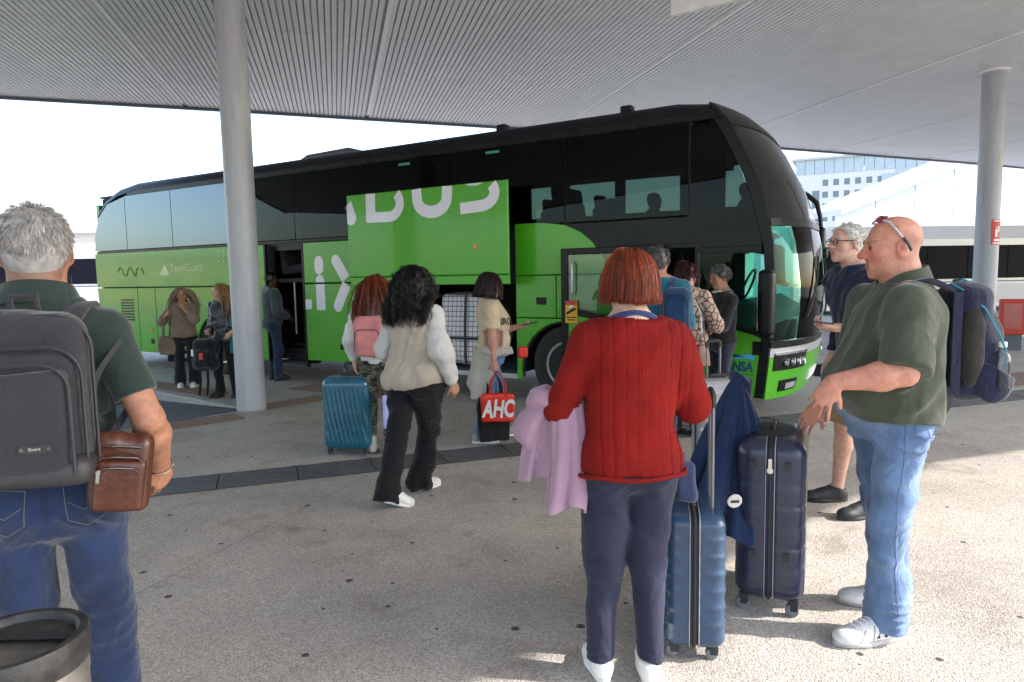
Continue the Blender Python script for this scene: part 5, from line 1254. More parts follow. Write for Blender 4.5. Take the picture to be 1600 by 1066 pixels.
J13 = P13.bottom(cloth('jeans_light', '#647c9e', var=.40, fold=.56, fs=10, weave=.8, ws=380, vs=6), waist=1.0, infl=.012, thigh=.118, knee=.092, hem=.088, end=.045, name='jeans', fold=legfolds(P13, 51, .026, 24, .014, .010), seat=.008)
M_nb = mat('trainer_leather', (.66, .65, .63), .5, var=.14, vs=18, bump=.3, bs=45, dist=.006)
sh13 = P13.shoes(M_nb, mat('grey_sole', (.38, .37, .36), .7), L=.33, wd=.056)
M_seamj = mat('seam_blue', (.07, .11, .19), .8); jeans_back(J13, P13, M_seamj)
k_ = P13.k; z0_, z1_ = .86 * k_, .97 * k_; ybk = P13.sect(.92)[1]
seam(J13, [(-.7, ybk - .02, z1_ + .015), (-.7, ybk - .135, z1_), (-.7, ybk - .13, z0_ + .02), (-.7, ybk - .07, z0_), (-.7, ybk - .02, z0_ + .02), (-.7, ybk - .02, z1_ + .015)], (1, 0, 0), M_seamj, .0012, 'pocket_stitching')
K_, A_, Hp_ = P13.K['L'], P13.A['L'], P13.hip_['L']
seam(J13, [(-.7, Hp_[1] + .03, .98 * k_), (-.7, Hp_[1] + .015, Hp_[2]), (-.7, K_[1], K_[2]), (-.7, A_[1] - .01, A_[2] + .05)], (1, 0, 0), M_seamj, .0012, 'side_seam', 24)
# === man with glasses behind him
l12, f12 = (2.31, 4.44, 0), (-1, -.08)
c12 = lambda p: loc_of(l12, f12, p)
P12 = Fig(l12, f12, H=1.91, label='white haired man with glasses in navy jumper and tan shorts holding a phone', sh=.19, girth=1.02, h=.0088, seed=41, arm=1.05, hands={'L': c12((2.06, 4.32, 1.235)), 'R': c12((2.22, 4.72, .98))},
          poles={'L': (-.4, -1, -.3), 'R': (.4, -1, -.3)}, lean=(0, .10), head=(.10, .06, 0), hshift=(0, .04, 0), feet={'L': (*c12((2.30, 4.30, 0))[:2], 0, -.1, 0), 'R': (*c12((2.24, 4.62, 0))[:2], 0, .1, 0)})
hm12 = std_mask(.12, .075, -.07)
P12.body(skin('pale', '#c49a86', .14), hm12, (.95, .95, .95), hands={'L': dict(f=(.15, 1, .05), n=(.3, -.2, 1), curl=.75, thumb=(.7, .3, .6))}, nose=1.1, low=.75, shank=.95, up=.7)
P12.top(cloth('jumper_navy', '#141b33', fold=.3), hem=.95, infl=.02, sleeve=1.85, sr=.022, name='jumper', fold=folds(61, 0.0124, 30, DG))
P12.bottom(cloth('shorts_tan', '#8a7656', fold=.4), waist=.955, infl=.014, thigh=.112, knee=.10, name='shorts', short=.93, fold=folds(66, .018, 16, VZ))
P12.shoes(M_bshoe, M_dsole, L=.29)
wh = hairmat('white', '#d8d4cc', .5)
hair_cap(P12, hm12, wh, 1.02, disp=.002); hair(P12, hm12, wh, n_guides=300, kids=6, length=.022, lift=.1, comb=(0, -.9, -.6), grav=.35, segs=3, clump=.25, spread=.011, rad=.0011, seed=14, name='hair_strands')
# === woman with long black curls, walking
l6, f6 = (-.72, 4.84, 0), (.42, .9)
c6 = lambda p: loc_of(l6, f6, p)
P6 = Fig(l6, f6, H=1.70, label='woman with long black curls in beige jacket with white sleeves walking towards the coach', sh=.178, girth=1.10, hipw=1.10, butt=.02, h=.0092, seed=51, lean=(-.02, .06), pelvis=(0, .02, -.03), arm=1.08,
         hands={'R': c6((-.425, 4.78, .86)), 'L': (-.22, .22, .92)}, poles={'R': (.5, -1, -.1)}, head=(.15, -.1, 0), feet={'L': (*c6((-.90, 4.62, 0))[:2], .0, .75, .34), 'R': (*c6((-.74, 5.04, 0))[:2], 0, .55, 0)}, kpole={'L': (.35, 1, 0), 'R': (.3, 1, 0)}, legk=1.0)
P6.body(skin('warm', '#a87c68'), std_mask(), (.1, .1, .1), hands={'R': dict(curl=.5, n=(-1, .3, 0))}, up=.7, low=.7)
M_bei = cloth('jacket_beige', '#a89c8c', var=.1, fold=.4, fs=8); M_slv = cloth('jacket_white_sleeve', '#b9b6b0', var=.08, fold=.5, fs=12)
def bl6(z, rx, rf, rb): t = math.exp(-((z - .98) / .09) ** 2); return rx + .02 + .024 * t, rf + .018 + .02 * t, rb + .018 + .02 * t
P6.top(M_bei, hem=.862, infl=.016, sleeve=.0, name='jacket', fold=folds(71, 0.0174, 32, DG), fn=bl6)
for sd in 'RL':
    G = SDF(); k = P6.k; S0, E0, W0 = P6.S[sd], P6.E[sd], P6.W[sd]; sg = 1 if sd == 'R' else -1
    G.u(p_cone(S0 + (sg * .0, 0, -.005), E0, .080 * k, .072 * k), .03); G.u(p_cone(E0, W0 - nrm(W0 - E0) * .035, .070 * k, .056 * k), .03); G.disp = folds(77, .024, 22, VZ); G.dmax = .02; sdf_obj(G, 'jacket_sleeve', M_slv, P6.root, .009)
    d = nrm(W0 - E0); MB().tube([W0 - d * .055, W0 - d * .05, W0 - d * .01, W0 - d * .004], [.04, .046, .043, .036], 14).build('cuff', M_bei, P6.root, smooth=True)
P6.bottom(cloth('trousers_black', '#141316', var=.2, fold=.5, fs=8, sheen=.1), waist=.90, infl=.012, thigh=.132, knee=.105, hem=.100, end=.04, name='trousers', fold=legfolds(P6, 81, .028, 18, .010, .007), seat=.02)
P6.shoes(M_wshoe, M_wsole, L=.275)
bh = hairmat('black', '#120e0e', .35)
ml = std_mask(.085, .03, -.085, False)
hair_cap(P6, ml, bh, 1.08, disp=.006)
def drape6(P, t): 
    r = P.copy(); r[:, 1] = np.minimum(r[:, 1], .05 + .02 * t) - .0; low = P[:, 2] < -.10; r[low, 1] = np.minimum(r[low, 1], -.075 - .05 * np.clip((-.10 - P[low, 2]) / .2, 0, 1)); return r
def c6fn(p):
    o = np.zeros((len(p), 3)); r_ = np.hypot(p[:, 0], p[:, 1]) + .02; o[:, 0] = p[:, 0] / r_ * .8; o[:, 1] = -.35; o[:, 2] = -.5; return o
hair(P6, ml, bh, n_guides=320, kids=8, length=.42, lift=.45, combfn=c6fn, grav=.35, segs=14, clump=.3, spread=.020, rad=.0017, curl=.013, cfreq=70, seed=18, vol=1.10, name='hair_strands', base=drape6, lenfn=lambda p: np.interp(p[:, 2], [-.07, .0, .12], [.55, .75, 1.0]), tone=.4)
# === woman with ginger hair and camouflage trousers
l5, f5 = (-1.22, 6.12, 0), (.12, 1)
c5 = lambda p: loc_of(l5, f5, p)
P5 = Fig(l5, f5, H=1.62, label='ginger haired woman with pink backpack and camouflage trousers beside teal suitcase', sh=.16, girth=.95, hipw=1.08, h=.0125, seed=61, hands={'L': c5((-1.42, 6.12, .84)), 'R': (.2, .15, .95)}, head=(.2, 0, 0), feet={'R': (.085, .0, 0, .1, 0), 'L': (-.08, .02, 0, -.2, 0)})
P5.body(skin('fair', '#c9a08c'), std_mask(), (.6, .3, .2), up=.7, low=.7, hands={'L': dict(curl=.9)})
P5.top(cloth('hoodie_white', '#c9c8c6', fold=.4), hem=.90, infl=.02, sleeve=1.85, sr=.022, name='hoodie', fold=folds(91, 0.0124, 34, DG))
M_camo = cloth('camouflage', '#3d4433', fold=.4)
def camo():
    n = M_camo.node_tree.nodes; l = M_camo.node_tree.links; b = [x for x in n if x.type == 'BSDF_PRINCIPLED'][0]; tc = node(n, 'ShaderNodeTexCoord'); mp = node(n, 'ShaderNodeMapping'); mp.inputs['Scale'].default_value = (1, 1, 1.9); l.new(tc.outputs['Object'], mp.inputs[0])
    nz = node(n, 'ShaderNodeTexNoise', Scale=13.0, Detail=2.0); l.new(mp.outputs[0], nz.inputs['Vector']); r = node(n, 'ShaderNodeValToRGB'); r.color_ramp.interpolation = 'CONSTANT'; e = r.color_ramp.elements
    e[0].color = (.018, .017, .015, 1); e[1].position = .44; e[1].color = (.05, .062, .035, 1); k = e.new(.52); k.color = (.16, .14, .10, 1); k = e.new(.60); k.color = (.028, .03, .022, 1); l.new(nz.outputs[0], r.inputs[0]); l.new(r.outputs[0], b.inputs['Base Color'])
camo()
P5.bottom(M_camo, waist=.955, infl=.010, thigh=.095, knee=.066, hem=.058, end=.16, name='camouflage_trousers', fold=folds(95, .016, 22, VZ))
P5.shoes(mat('cream_boot', (.55, .51, .46), .6, var=.12, bump=.2, bs=60), mat('boot_sole', (.12, .11, .10), .7), L=.26, boot=.085, h=.010)
gh5 = hairmat('ginger', '#6e3016', .4); hair_cap(P5, ml, gh5, 1.05)
hair(P5, ml, gh5, n_guides=130, kids=7, length=.36, lift=.4, combfn=c6fn, grav=.35, segs=9, clump=.4, spread=.015, rad=.0018, curl=.005, cfreq=50, seed=28, vol=1.05, name='hair_strands', base=drape6)
# === woman in the beige T-shirt with phone
l7, f7 = (-.20, 6.55, 0), (1, .22)
c7 = lambda p: loc_of(l7, f7, p)
P7 = Fig(l7, f7, H=1.63, label='woman in beige printed T-shirt holding a phone beside the open luggage hold', sh=.165, girth=1.16, belly=.05, bust=.045, hipw=1.08, h=.0112, seed=71, arm=1.12, hands={'R': c7((-.17, 6.27, .70)), 'L': c7((.06, 6.68, 1.10))}, poles={'R': (.4, -1, 0), 'L': (-.4, -1, -.5)}, head=(.35, -.18, 0), feet={'R': (*c7((-.34, 6.46, 0))[:2], 0, .2, 0), 'L': (*c7((-.12, 6.72, 0))[:2], 0, -.1, 0)})
P7.body(skin('rosy', '#b58470'), std_mask(), (.25, .18, .15), hands={'R': dict(curl=1.15, n=(-1, .2, 0), f=(0, .1, -1)), 'L': dict(curl=.7, n=(.3, -.3, 1), f=(.2, 1, .15))}, up=.95, leg=.65)
T7 = P7.top(cloth('tshirt_beige', '#c2ad8c', fold=.35), hem=.97, infl=.018, sleeve=.78, sr=.024, name='t_shirt', fold=folds(101, 0.0099, 37, DG))
P7.bottom(cloth('jeans_mid', '#5f7da6', fold=.4), waist=1.02, infl=.010, thigh=.105, knee=.076, hem=.07, name='jeans', fold=legfolds(P7, 105, .012, 26, .012, .010))
P7.shoes(mat('grey_trainer', (.3, .3, .3), .6), M_wsole, h=.010)
dh = hairmat('brown', '#2a1c18', .4); hair_cap(P7, std_mask(.085, .03, -.085, False), dh, 1.08)
def bob(P, t): r = P.copy(); r[:, 2] = np.maximum(r[:, 2], -.135); r[:, 1] = np.minimum(r[:, 1], .075); return r
hair(P7, std_mask(.085, .03, -.085, False), dh, n_guides=150, kids=8, length=.22, lift=.35, combfn=c8fn, grav=.4, segs=6, clump=.4, spread=.014, rad=.0016, seed=33, vol=1.07, name='hair_strands', base=bob)
# === queue at the front door
l9, f9 = (1.30, 6.02, 0), (.30, 1)
P9 = Fig(l9, f9, H=1.84, label='grey haired man in teal shirt with a dark blue rucksack queuing at the door', sh=.195, girth=1.08, h=.0125, seed=81, head=(-.15, 0, 0), hands={'R': (.2, .2, 1.0), 'L': (-.2, .2, 1.0)})
P9.body(skin('tanned', '#a87860'), std_mask(), (.35, .35, .36), up=.7, low=.7); P9.top(cloth('shirt_teal', '#1f5f74', fold=.4), hem=.9, infl=.02, sleeve=1.8, sr=.022, name='shirt', fold=folds(111, 0.0124, 32, DG))
P9.bottom(cloth('jeans_dark', '#22304a'), waist=.955, infl=.012, name='jeans', fold=folds(115, .02, 18, VZ)); P9.shoes(mat('brown_shoe', (.06, .03, .02), .5), M_dsole, h=.012)
gr = hairmat('grey', '#5a5654', .5); hair_cap(P9, std_mask(), gr, 1.05); hair(P9, std_mask(), gr, n_guides=140, kids=6, length=.045, lift=.7, segs=4, rad=.0016, seed=41, name='hair_strands')
l10, f10 = (1.70, 6.62, 0), (.55, .85)
P10 = Fig(l10, f10, H=1.70, label='auburn haired woman in patterned cream hoodie with brown handbag at the coach door', sh=.17, girth=1.05, h=.0125, seed=85, head=(-.35, -.1, 0), hands={'R': (.18, .25, 1.05), 'L': (-.18, .25, 1.05)}, poles={'R': (.6, -.7, -.4), 'L': (-.6, -.7, -.4)})
P10.body(skin('fair', '#c9a08c'), std_mask(), (.3, .15, .12), up=.7, low=.7)
M_pat = cloth('hoodie_pattern', '#b59c88', fold=.3)
def pattern():
    n = M_pat.node_tree.nodes; l = M_pat.node_tree.links; b = [x for x in n if x.type == 'BSDF_PRINCIPLED'][0]; tc = node(n, 'ShaderNodeTexCoord'); v = node(n, 'ShaderNodeTexVoronoi', Scale=15.0, feature='DISTANCE_TO_EDGE'); l.new(tc.outputs['Object'], v.inputs['Vector'])
    r = node(n, 'ShaderNodeValToRGB'); e = r.color_ramp.elements; e[0].color = (.09, .05, .035, 1); e[0].position = .05; e[1].position = .10; e[1].color = (.46, .34, .26, 1); l.new(v.outputs[0], r.inputs[0]); l.new(r.outputs[0], b.inputs['Base Color'])
pattern()
P10.top(M_pat, hem=.88, infl=.024, sleeve=1.85, sr=.028, name='hoodie', fold=folds(121, 0.0124, 32, DG)); P10.bottom(cloth('trousers_charcoal', '#1a1a1f'), waist=.955, name='trousers', fold=folds(125, .016, 18, VZ)); P10.shoes(M_bshoe, M_dsole, h=.012)
G = SDF(); G.u(p_ell(P10.nb + (0, -.085, -.035), (.12, .055, .08)), .03); G.disp = folds(126, .016, 30); sdf_obj(G, 'hood', M_pat, P10.root, .010)
ah = hairmat('auburn', '#3a1712', .38); hair_cap(P10, ml, ah, 1.06); hair(P10, ml, ah, n_guides=120, kids=6, length=.13, lift=.3, combfn=c8fn, grav=.3, segs=5, rad=.0024, seed=43, vol=1.05, name='hair_strands')
l11, f11 = (2.16, 7.02, 0), (-1, -.20)
c11 = lambda p: loc_of(l11, f11, p)
P11 = Fig(l11, f11, H=1.66, label='grey haired man in black jacket checking tickets beside the front door', sh=.185, girth=1.08, belly=.03, h=.0105, seed=91, head=(.12, -.22, 0), hshift=(0, .02, 0), hands={'L': (-.08, .30, 1.08), 'R': (.08, .32, 1.10)}, poles={'L': (-.6, -.9, -.3), 'R': (.6, -.9, -.3)})
P11.body(skin('olive', '#a07860'), std_mask(.085), (.3, .3, .31), up=.7, low=.7, hands={'L': dict(n=(.5, -.2, 1), curl=.6), 'R': dict(n=(-.5, -.2, 1), curl=.6)})
P11.top(cloth('jacket_black', '#101013', fold=.4), hem=.90, infl=.024, sleeve=1.88, sr=.026, name='jacket', fold=folds(131, 0.0136, 32, DG))
MB().tube([(P11.nb[0] + .072 * math.cos(a), P11.nb[1] + .02 + .075 * math.sin(a), P11.nb[2] - .005 - .015 * math.sin(a)) for a in np.linspace(0, 6.283, 25)[:-1]], .012, 6, closed=True).build('shirt_collar', mat('collar_white', (.7, .7, .7), .8), P11.root, smooth=True)
P11.bottom(cloth('trousers_slate', '#2a2d3a'), waist=.955, infl=.012, name='trousers', fold=folds(135, .016, 18, VZ)); P11.shoes(M_bshoe, M_dsole, h=.012)
hair_cap(P11, std_mask(.085), gr, 1.05); hair(P11, std_mask(.085), gr, n_guides=150, kids=7, length=.05, lift=.6, comb=(0, -.6, -.2), segs=5, rad=.0016, seed=47, name='hair_strands', curl=.004, cfreq=120)
def face_clear(P, t):
    r = P.copy(); f = (P[:, 1] > .015) & (P[:, 2] < .085); sg = np.where(P[:, 0] >= 0, 1, -1); r[f, 0] = sg[f] * np.maximum(np.abs(P[f, 0]), .072); r[f, 1] = np.minimum(r[f, 1], .055); return r
# === three people near the rear door
l2, f2 = (-4.95, 10.3, 0), (.30, -1)
c2 = lambda p: loc_of(l2, f2, p)
P2 = Fig(l2, f2, H=1.50, label='woman in brown sweater and dark trousers with hand at her mouth behind the kerb', sh=.165, girth=1.12, bust=.03, h=.0125, seed=95, hands={'L': (-.03, .17, 1.21), 'R': (.20, .16, 1.12)}, poles={'L': (-.9, .1, -1), 'R': (.9, -.1, -1)}, head=(.05, -.05, 0))
P2.body(skin('tanned', '#a87860'), std_mask(), (.6, .5, .4), up=.7, low=.75, hands={'L': dict(n=(.2, -1, .1), f=(.25, .2, 1), curl=.3)})
P2.top(cloth('sweater_taupe', '#7c6a5a', fold=.3, sheen=.4), hem=.90, infl=.03, sleeve=1.55, sr=.035, name='sweater', fold=folds(141, 0.0112, 32, DG)); P2.bottom(cloth('trousers_black2', '#17181f'), waist=.955, hem=.10, knee=.09, end=.04, name='trousers', fold=folds(145, .014, 18, VZ)); P2.shoes(M_wshoe, M_wsole, h=.012)
bl2 = hairmat('ash_blonde', '#8d7a66', .45); hair_cap(P2, ml, bl2, 1.06); hair(P2, ml, bl2, n_guides=110, kids=6, length=.36, lift=.4, combfn=lambda p: np.stack([np.sign(p[:, 0]) * 1.2, p[:, 1] * 0 - .5, p[:, 2] * 0 - .4], 1), grav=.35, segs=8, rad=.0028, curl=.005, cfreq=60, seed=51, vol=1.06, name='hair_strands', base=face_clear)
l3, f3 = (-3.98, 9.36, 0), (-.25, -1)
P3 = Fig(l3, f3, H=1.56, label='blonde woman in dark leather jacket holding a black rucksack beside the column', sh=.16, girth=1.0, h=.0125, seed=98, hands={'R': loc_of(l3, f3, (-4.14, 9.27, .93)), 'L': (-.2, .1, .9)}, head=(-.65, 0, 0), feet={'R': (.08, 0, 0, .2, 0), 'L': (-.14, -.06, 0, -.3, 0)})
P3.body(skin('fair', '#c9a08c'), std_mask(), (.7, .55, .4), up=.7, low=.7, hands={'R': dict(curl=1.0)})
P3.top(mat('leather_jacket', (.022, .028, .036), .4, var=.3, vs=12, bump=.4, bs=25, dist=.01), hem=.86, infl=.022, sleeve=1.85, sr=.024, name='jacket', fold=folds(151, 0.0136, 41, DG)); P3.bottom(cloth('trousers_black', '#141316'), waist=.955, name='trousers', fold=folds(155, .014, 18, VZ)); P3.shoes(M_bshoe, M_dsole, h=.012)
bl3 = hairmat('blonde', '#96704a', .42); hair_cap(P3, ml, bl3, 1.05); hair(P3, ml, bl3, n_guides=110, kids=6, length=.34, lift=.35, combfn=lambda p: np.stack([np.sign(p[:, 0]) * 1.2, p[:, 1] * 0 - .5, p[:, 2] * 0 - .4], 1), grav=.4, segs=8, rad=.0028, seed=53, vol=1.05, name='hair_strands', base=face_clear)
l4, f4 = (-3.80, 10.85, 0), (.75, .66)
P4 = Fig(l4, f4, H=1.73, label='man in dark grey hooded jacket and jeans at the rear door of the coach', sh=.185, girth=1.05, h=.0125, seed=99, head=(-.2, 0, 0), hands={'L': (-.18, .24, 1.1), 'R': (.2, .2, 1.0)})
P4.body(skin('deep', '#4a3022'), std_mask(), (.2, .2, .2), up=.7, low=.7); P4.top(cloth('jacket_grey', '#3a4446', fold=.4), hem=.86, infl=.03, sleeve=1.85, sr=.032, name='jacket', fold=folds(161, 0.0136, 32, DG)); P4.bottom(cloth('jeans_dark', '#22304a'), waist=.955, name='jeans', fold=folds(165, .016, 18, VZ)); P4.shoes(M_bshoe, M_dsole, h=.012)
G = SDF(); G.u(p_ell(P4.nb + (0, -.08, -.02), (.125, .06, .07)), .03); G.disp = folds(166, .016, 30); sdf_obj(G, 'hood', cloth('hood_lining', '#777b7c'), P4.root, .010)
hair_cap(P4, std_mask(), bh, 1.04)
# === passengers already seated behind the windows
BR = Matrix.Rotation(-math.radians(30.8), 3, 'Z')
for i, (u, w, z, wd, lb) in enumerate([(3.17, 2.1, 1.84, 1.0, 'seated passenger seen through the coach window behind the door, farther back'), (1.93, 2.12, 1.80, 1.0, 'seated passenger seen through the coach window above the front door'), (.66, 2.15, 1.84, 1.0, 'passenger silhouette at the very front upper window of the coach')]):
    p = Vector((2.631, 7.044, 0)) + BR @ Vector((-u, w, 0)); fwd = BR @ Vector((1, 0, 0))
    Q = Fig((p.x, p.y, z - .46), (fwd.x, fwd.y), H=1.72, label=lb, group='passengers on board', sh=.18, h=.02, pelvis=(0, 0, -.42 + .1), feet={'R': (.1, .42, .0, 0, 0), 'L': (-.1, .42, .0, 0, 0)}, hands={'R': (.15, .3, .7), 'L': (-.15, .3, .7)})
    Q.body(skin('tanned', '#a87860'), std_mask(), (.2, .2, .2), up=.7, low=.7); Q.top(cloth('jacket_grey', '#3a4446'), hem=.9, infl=.02, sleeve=1.85, sr=.02, name='jacket'); Q.bottom(cloth('trousers_black', '#141316'), waist=1.0, name='trousers'); hair_cap(Q, std_mask(), bh, 1.07, h=.012)
# ================================================================ LUGGAGE AND SMALL THINGS
def bag_root(F, name, label, cat, group=None):
    e = empty(name, tuple(F.root.location), rz=F.root.rotation_euler[2], label=label, cat=cat, group=group); return e
M_char = cloth('rucksack_charcoal', '#2d2b31', var=.15, fold=.25, fs=14, weave=.5, ws=260); M_charb = mat('rucksack_base', (.028, .027, .03), .55, var=.2, bump=.2, bs=120)
M_zip = mat('zip_black', (.02, .02, .022), .6)
def pipe(pts, r, m, name, parent, n=6, closed=False): return MB().tube(pts, r, n, closed=closed).build(name, m, parent, smooth=True)
def arch(x0, x1, zb, zt, y, r, n=8):
    """Upside-down U outline in the plane y."""
    return [(x0, y, zb)] + [(x0 + r - r * math.cos(a), y, zt - r + r * math.sin(a)) for a in np.linspace(0, math.pi / 2, n)] + [(x1 - r + r * math.sin(a), y, zt - r + r * math.cos(a)) for a in np.linspace(0, math.pi / 2, n)] + [(x1, y, zb)]
# --- charcoal rucksack on the man at the left
bp = bag_root(P1, 'backpack', 'charcoal rucksack on the back of the man at the left edge', 'backpack')
bp.location.z = -.03
cy = P1.sect(1.2)[1] - P1.sect(1.2)[4] - .022; X0 = .0
G = SDF(); G.u(p_box((X0, cy - .08, 1.335), (.155, .08, .225), .07), .02); G.u(p_box((X0, cy - .15, 1.285), (.138, .045, .165), .04), .03); G.disp = folds(201, .010, 18); sdf_obj(G, 'main_pack', M_char, bp, .009)
G = SDF(); G.u(p_box((X0, cy - .195, 1.27), (.112, .03, .14), .028), .02); G.disp = folds(203, .008, 22); fp = sdf_obj(G, 'front_pocket', M_char, bp, .006)
G = SDF(); G.u(p_box((X0, cy - .110, 1.135), (.152, .105, .040), .036), .02); G.disp = folds(204, .008, 20); sdf_obj(G, 'leather_base', M_charb, bp, .006)
pipe(arch(X0 - .115, X0 + .115, 1.13, 1.425, cy - .218, .07), .005, M_zip, 'piping', bp); pipe(arch(X0 - .140, X0 + .140, 1.15, 1.465, cy - .178, .08), .0055, M_zip, 'zip', bp); pipe(arch(X0 - .158, X0 + .158, 1.15, 1.545, cy - .115, .09), .0055, M_zip, 'zip', bp)
pipe([(X0 - .03, cy - .06, 1.55), (X0 - .03, cy - .06, 1.60), (X0 + .03, cy - .06, 1.60), (X0 + .03, cy - .06, 1.55)], .009, M_char, 'grab_loop', bp)
tg = MB().prism(rrect(X0 - .005, 1.197, X0 + .07, 1.219, .008), cy - .2265, cy - .223, ax='y').build('badge', M_zip, bp)
for x in (X0 + .003, X0 + .062): MB().lathe([(.005, 0), (.005, .003), (0, .003)], 8, (x, cy - .2265, 1.2085), ax='y').build('rivet', M_metal, tg)
me = text_mesh('Besnt', .012, .0004); o = link(me, 'lettering', M_metal, tg); o.location = (X0 + .032, cy - .2275, 1.2085); o.rotation_euler = (math.pi / 2, 0, 0)
for sg in (1, -1):
    S0 = P1.S['R' if sg > 0 else 'L']; xs = sg * .125
    strap(P1, [((sg * .08, cy - .03, 1.50), (1, 0, 0)), ((xs * .9, cy + .06, P1.nb[2] + .018), (1, .1, 0)), ((xs, cy + .15, P1.nb[2] - .004), (1, 0, 0)), ((xs * 1.1, cy + .30, 1.40), (1, 0, 0)), ((xs * 1.25, cy + .33, 1.22), (1, 0, .2))], .062, .014, M_char, 'shoulder_strap', bp)
    strap(P1, [((sg * .14, cy - .04, 1.13), (0, .2, 1)), ((sg * .20, cy + .07, 1.22), (0, .2, 1)), ((sg * .232, cy + .2, 1.27), (0, .2, 1))], .03, .006, M_char, 'lower_strap', bp)
# --- brown leather shoulder bag on his hip
M_lea = mat('brown_leather', rgb('#4e2717'), .38, var=.3, vs=14, bump=.35, bs=45, coat=.3, dist=.008); M_lead = mat('brown_leather_dark', rgb('#3a1a10'), .5, var=.3)
sb = empty('shoulder_bag', (-1.155, 1.93, .95), rz=math.radians(22), label='brown leather shoulder bag at the hip of the man at the left edge', cat='bag'); sb.rotation_euler = (0, math.radians(8), math.radians(20)); sb.scale = (.74, .9, .92)
G = SDF(); G.u(p_box((0, 0, .115), (.108, .04, .125), .035), .02); G.disp = folds(211, .008, 22); sdf_obj(G, 'bag_body', M_lea, sb, .0065)
G = SDF(); G.u(p_box((.008, -.045, .085), (.092, .022, .085), .02), .01); G.disp = folds(212, .007, 26); sdf_obj(G, 'front_pocket', M_lea, sb, .0065)
for (z, y, hw) in ((.205, -.036, .09), (.175, -.052, .085), (.145, -.066, .075)):
    pipe([(-hw, y, z - .03), (-hw + .03, y - .003, z - .004), (0, y - .006, z), (hw - .02, y - .003, z - .002), (hw, y, z - .015)], .0045, M_lead, 'zip_seam', sb)
    pipe([(-hw, y - .003, z - .028), (-hw + .03, y - .007, z - .002), (0, y - .011, z + .002), (hw - .02, y - .008, z)], .0018, M_metal, 'zip', sb)
for (x, z, y) in ((-.06, .128, -.074), (-.085, .165, -.055)):
    pp = MB().prism(rrect(x - .006, z - .03, x + .006, z + .006, .003), y - .004, y, ax='y').build('zip_pull', M_metal, sb); MB().prism(rrect(x - .008, z - .002, x + .008, z + .012, .003), y - .007, y - .003, ax='y').build('slider', M_metal, pp)
pipe([(-.105, .0, .2), (-.125, .01, .225), (-.13, .02, .26)], .006, M_metal, 'ring', sb)
strap(None, [((-.125, .02, .25), (1, 0, 0)), ((-.12, .05, .40), (1, .2, 0)), ((-.06, .12, .52), (1, .3, 0))], .022, .004, mat('webbing_black', (.03, .03, .035), .8), 'strap', sb)
# bracelet on his wrist
w = P1.W['R']; d = nrm(P1.W['R'] - P1.E['R']); a1 = nrm(np.cross(d, (0, 0, 1))); a2 = np.cross(d, a1)
pipe([w + (a1 * math.cos(t) + a2 * math.sin(t)) * .039 for t in np.linspace(0, 6.283, 21)[:-1]], .0035, M_metal, 'bracelet', P1.root, closed=True)
# --- litter bin in the corner
M_steel = mat('bin_steel', (.42, .40, .37), .35, .85, var=.25, vs=9, bump=.1, bs=40); M_bblk = mat('bin_black_rim', (.035, .034, .033), .5, .2, var=.5, vs=30, bump=.4, bs=120, dist=.004)
bn = empty('litter_bin', (-1.005, 1.30, 0), label='round steel litter bin with black ash tray rim in the bottom left corner', cat='bin')
MB().lathe([(.118, 0), (.124, .02), (.124, .80), (.126, .805), (.126, .86), (.122, .865)], 48).build('drum', M_steel, bn, smooth=True)
MB().lathe([(.127, .838), (.1305, .85), (.131, .89), (.127, .899), (.112, .899), (.106, .892), (.104, .86), (.104, .83)], 48).build('rim', M_bblk, bn, smooth=True)
MB().lathe([(.108, .838), (.10, .842), (.05, .835), (0, .835)], 40).build('ash_bed', mat('ash_dirt', (.10, .08, .065), .9, var=.7, vs=60, bump=.6, bs=120), bn, smooth=True)
MB().prism([(.105 * math.cos(a), .105 * math.sin(a)) for a in np.linspace(.35, math.pi - .35, 16)], .876, .884).build('half_lid', M_bblk, bn)
